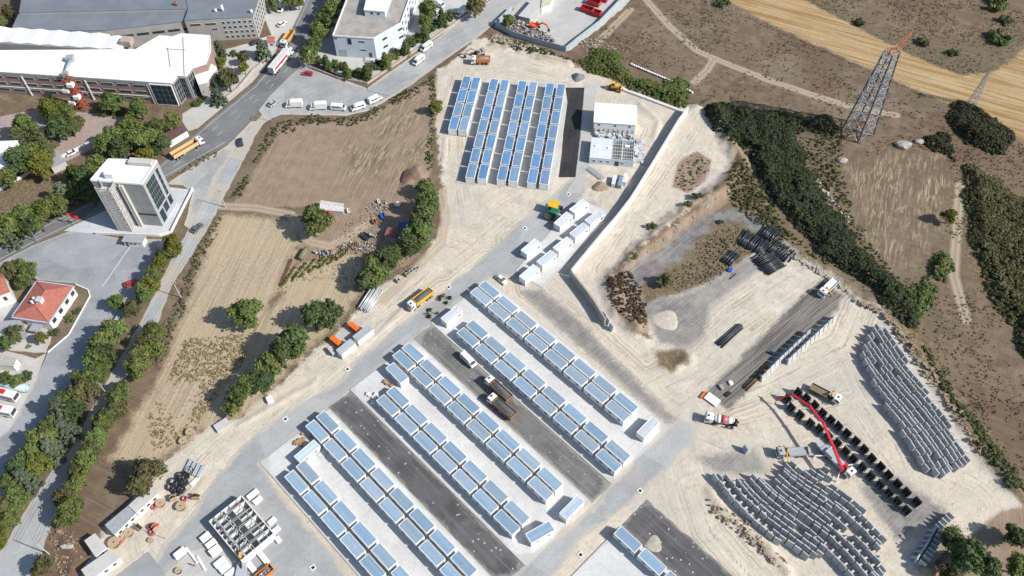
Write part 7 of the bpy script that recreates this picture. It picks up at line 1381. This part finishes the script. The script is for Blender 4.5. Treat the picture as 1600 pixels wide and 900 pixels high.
t = thing('skip', 'rust-orange skip full of waste at the lower yard edge', 'skip', (*G(415,897),.05), .75); s = MB(); s.box(-2.2,2.2,-1.1,1.1,.1,.2); s.box(-2.2,2.2,-1.1,-1.0,.2,1.5); s.box(-2.2,2.2,1.0,1.1,.2,1.5); s.box(-2.2,-2.1,-1,1,.2,1.5); s.box(2.1,2.2,-1,1,.2,1.5); s.build('tub', POR, t); MB().blob((0,0,1.1),1.9,.85,.4,3).build('waste', M_scrap, t)
# ---- farm yard
FY = lambda x, y: (540+x/7.5, 300+y/7.5)
shed('farm_shack', 'farm shack with faded red sheet roof under the trees', [FY(455,505),FY(590,550),FY(600,430),FY(500,410)], 2.8, M_conc, mat('faded_red_sheet',(.24,.11,.10),(.19,.09,.085),1,.8), .3); shed('farm_shed', 'blue-grey sheet shed joined to the farm shack', [FY(600,545),FY(660,580),FY(720,490),FY(660,455)], 2.4, M_conc, mat('blue_grey_sheet',(.17,.20,.24),None,1,.7)); shed('tarp_lean_to', 'lean-to under a dark blue tarpaulin behind the farm shack', [FY(610,405),FY(770,425),FY(800,350),FY(630,355)], 2.2, M_conc, mat('dark_blue_tarp',(.05,.10,.22),(.07,.13,.27),1,.6))
t = shed('poultry_shed', 'long white corrugated farm shed beside the lone tree', [(500,327),(536,330),(536,318),(502,313)], 2.4, M_concl, mat('white_corrugated',(.62,.60,.59),(.5,.47,.46),1.2,.7), .5)
def tank(px, py, L, r, dirpx, label, m):
    p = G(px,py); q = G(px+dirpx[0]*20,py+dirpx[1]*20); t = thing('old_tank', label, 'tank', (*p,HT(*p)), ang(p,q)); MB().cyl((-L/2,0,r+.15),(L/2,0,r+.15),r,16).build('barrel', m, t, True); 
    for sg in (-1,1): s = MB(); s.cyl((sg*L/2,0,r+.15),(sg*(L/2+.3),0,r+.15),r,16,r*.6); s.build('end_cap', m, t, True)
    for x in (-.3,.3): MB().box(x*L-.15,x*L+.15,-r*.8,r*.8,0,.45).build('cradle', M_conc, t)
tank(517,333,2.6,1.0,(.2,-1),'rusty brown cylinder tank below the corrugated farm shed',M_rust); tank(475,399,4.2,.9,(.55,-.83),'old olive cylinder tank lying beside the track bend',mat('olive_tank',(.20,.19,.12),None,1,.8)); tank(495,367,1.6,.9,(1,.2),'short dark barrel beside the farm track',M_conc); tank(18,607,11,1.2,(1,.12),'long pale blue cylinder tank in the bus yard',mat('pale_blue_tank',(.42,.54,.60),None,1,.5)); tank(621,322,1.4,.9,(1,0),'white water tank beside the farm fence',M_rim)
for px, py, L, m, lb in ((598,339,2.4,PBL,'blue wrecked trailer in the farm yard'),(571,371,3.2,PBK,'black open trailer bed in the farm yard'),(583,369,2.2,M_steel,'grey engine block frame beside the black trailer'),(545,331,1.6,M_wpl,'white bundle beside the corrugated shed'),(592,316,1.4,M_wpl,'white box at the farm fence'),(502,396,1.8,M_conc,'grey crate in the farm scrap row'),(513,395,1.4,M_ply,'brown crate in the farm scrap row'),(505,400,.9,PBL,'blue drum in the farm scrap row'),(585,348,1.8,M_rust,'rusty sheet pile in the farm yard')):
    p = G(px,py); t = thing('farm_trailer' if 'trailer' in lb else 'crate', lb, 'trailer' if 'trailer' in lb else 'crate', (*p,HT(*p)), random.uniform(0,3)); s = MB(); s.box(-L/2,L/2,-L*.3,L*.3,.35,.5); s.box(-L/2,L/2,-L*.3,-L*.3+.08,.5,1.0); s.box(-L/2,L/2,L*.3-.08,L*.3,.5,1.0); s.box(-L/2,-L/2+.08,-L*.3+.08,L*.3-.08,.5,1.0); s.box(L/2-.08,L/2,-L*.3+.08,L*.3-.08,.5,1.0); s.build('bed', m, t); s = MB(); s.box(-L*.4,L*.4,-L*.2,L*.2,0,.349); s.build('base', M_chas, t)
    if 'trailer' in lb: wheels(t,(0,),L*.7,.35,.2)
# vegetable rows
for i in range(7):
    a = G(442+i*14, 446-i*6.5); b = G(462+i*15.5, 418-i*6.2); rng = np.random.default_rng(i+50); n = 26; f = rng.random(n); x = a[0]+(b[0]-a[0])*f+rng.normal(size=n)*.15; y = a[1]+(b[1]-a[1])*f+rng.normal(size=n)*.15; R = .35+.25*rng.random(n); v, q_ = leaf_cloud(x,y,R*.6,R,26,.26,rng); o_ = link('vegetable_row', quad_mesh('vegetable_row', v, q_, M_leafy)); tag(o_, 'green vegetable row in the farm plot, %s from the pipes' % ORD[i], 'crop row', 'vegetable rows')
# upper site bits
p = G(926,268); 
for i, (x, y, m) in enumerate(((960,280,M_rim),(970,282,M_rb),(977,277,M_rim))):
    pp = G(x-1,y+6); q = G(x+2,y-8); t = thing('standing_panel_pack', ('white','blue','second white')[i]+' upright panel pack below the unfinished prefab','panels',(*pp,.1),ang(pp,q)); 
    for j in range(4): MB().box(-2.2,2.2,-.6+j*.32,-.34+j*.32,0,1.6).build('panel', m, t)
t = thing('steel_truss_bundle','blue-grey steel trusses lying below the unfinished prefab','trusses',(*G(932,272),.1),ang(G(922,264),G(944,281)))
for j in range(4):
    s = MB(); y = -.9+j*.6; s.beam((-3.5,y,.1),(3.5,y,.1),.12); s.beam((-3.5,y,.9),(3.5,y,.9),.12)
    for i in range(10): s.beam((-3.5+i*.7,y,.1),(-3.15+i*.7,y,.9),.07); s.beam((-3.15+i*.7,y,.9),(-2.8+i*.7,y,.1),.07)
    s.build('truss', M_lblue, t)
for i in range(9): stack(1005+random.uniform(-2,2),233+i*2.6,(1,.05),6.0,.12,1,'white steel profile beside the unfinished prefab, %s from above' % ORD[i],M_rim,'steel_profile','profile')
rubble('offcuts', 'pale panel offcuts heaped between the two prefab buildings', [(930,209),(992,213),(992,219),(930,216)], 110, mat('pale_offcut',(.58,.59,.6),(.4,.4,.4),1,.7), 31, .3, 1.6, .8)
rubble('offcuts', 'white profiles and offcuts strewn beside the unfinished prefab', [(992,222),(1004,222),(1004,255),(992,252)], 60, mat('pale_offcut',(.58,.59,.6)), 32, .4, 2.2, .3)
# concrete workers' gear near the mixer
MX = lambda x, y: (1080+x/6.43, 580+y/6.43)
stack(*MX(210,290),(.8,.6),4.0,2.6,5,'pile of white formwork sheets beside the mixer truck'); stack(*MX(120,240),(.62,-.78),2.6,.5,4,'orange formwork beams beside the white sheets',M_orange); stack(*MX(300,170),(.6,.8),1.6,.9,6,'grey pallet of tools near the rusty beams',M_conc); stack(*MX(370,235),(.75,-.6),1.9,.8,4,'black trough near the rusty beams',M_chas); stack(*MX(395,125),(.5,.8),1.2,1.0,5,'white sack pallet near the rusty beams')
for i, (px, py) in enumerate(((1204,552),(1207,554))): g = G(px,py); o_ = MB().cyl((0,0,0),(0,0,.9),.4,10).build('drum', PBL); o_.location = (*g,.05); tag(o_, 'blue drum beside the pale wall line, %s one' % ORD[i], 'drum', 'blue drums'); MB().cyl((0,0,.9),(0,0,.93),.36,10).build('lid', M_chas, o_)
# dark leaf heaps put in for black stains and wet shadows on the road
for i, (px, py) in enumerate(((695,468),(676,490))):
    g = G(px,py); rng = np.random.default_rng(i+5); n = 9; th = rng.random(n)*6.28; v, q_ = leaf_cloud(1.7*np.cos(th),1.5*np.sin(th),np.full(n,.25),np.full(n,.7),18,.45,rng); t = thing('stain_shadow_heap','dark leaf heap standing for stain and wet shadow on the site road, %s' % ('upper' if i == 0 else 'lower'),'stain and shadow stand-in',(*g,.05)); link('leaves', quad_mesh('leaves', v, q_, M_dark), t); s = MB(); s.tube([(-1.2,0,.1),(0,.2,.2),(1.3,-.1,.1)],.06,5); s.build('stem', M_bark, t)
# worker in red on the slab
def person(px, py, label, shirt, rz):
    g = G(px,py); t = thing('person', label, 'person', (*g,.06), rz); bm = bmesh.new(); J = [(0,0,.95),(0,0,1.2),(0,.02,1.45),(0,.03,1.58),(-.1,0,.9),(-.11,.06,.5),(-.12,0,.06),(-.12,.14,.03),(.1,0,.9),(.11,-.06,.5),(.12,-.1,.06),(.12,.04,.03),(-.2,.02,1.42),(-.27,.08,1.15),(-.24,.26,1.0),(.2,.02,1.42),(.27,.06,1.15),(.24,.22,.98)]
    E_ = [(0,1),(1,2),(2,3),(0,4),(4,5),(5,6),(6,7),(0,8),(8,9),(9,10),(10,11),(2,12),(12,13),(13,14),(2,15),(15,16),(16,17)]; Rr = [.15,.15,.17,.06,.1,.075,.05,.045,.1,.075,.05,.045,.075,.055,.04,.075,.055,.04]
    m = bpy.data.meshes.new('body'); m.from_pydata(J, E_, []); m.materials.append(shirt); o_ = link('body', m, t); sk = o_.modifiers.new('skin','SKIN'); 
    for i, r_ in enumerate(Rr): m.skin_vertices[0].data[i].radius = (r_, r_*.8)
    m.skin_vertices[0].data[0].use_root = True; o_.modifiers.new('sub','SUBSURF').levels = 1
    s = MB(); s.blob((0,.04,1.70),.095,.11,.13,1,2,.03); s.build('head', mat('skin',(.38,.23,.16),None,2,.7), t, True); s = MB(); s.blob((0,.03,1.77),.115,.13,.09,2,2,.02); s.build('helmet', M_rim, t, True)
person(305,885,'person in red work clothes standing on the slab below the hall', PRD, .5)
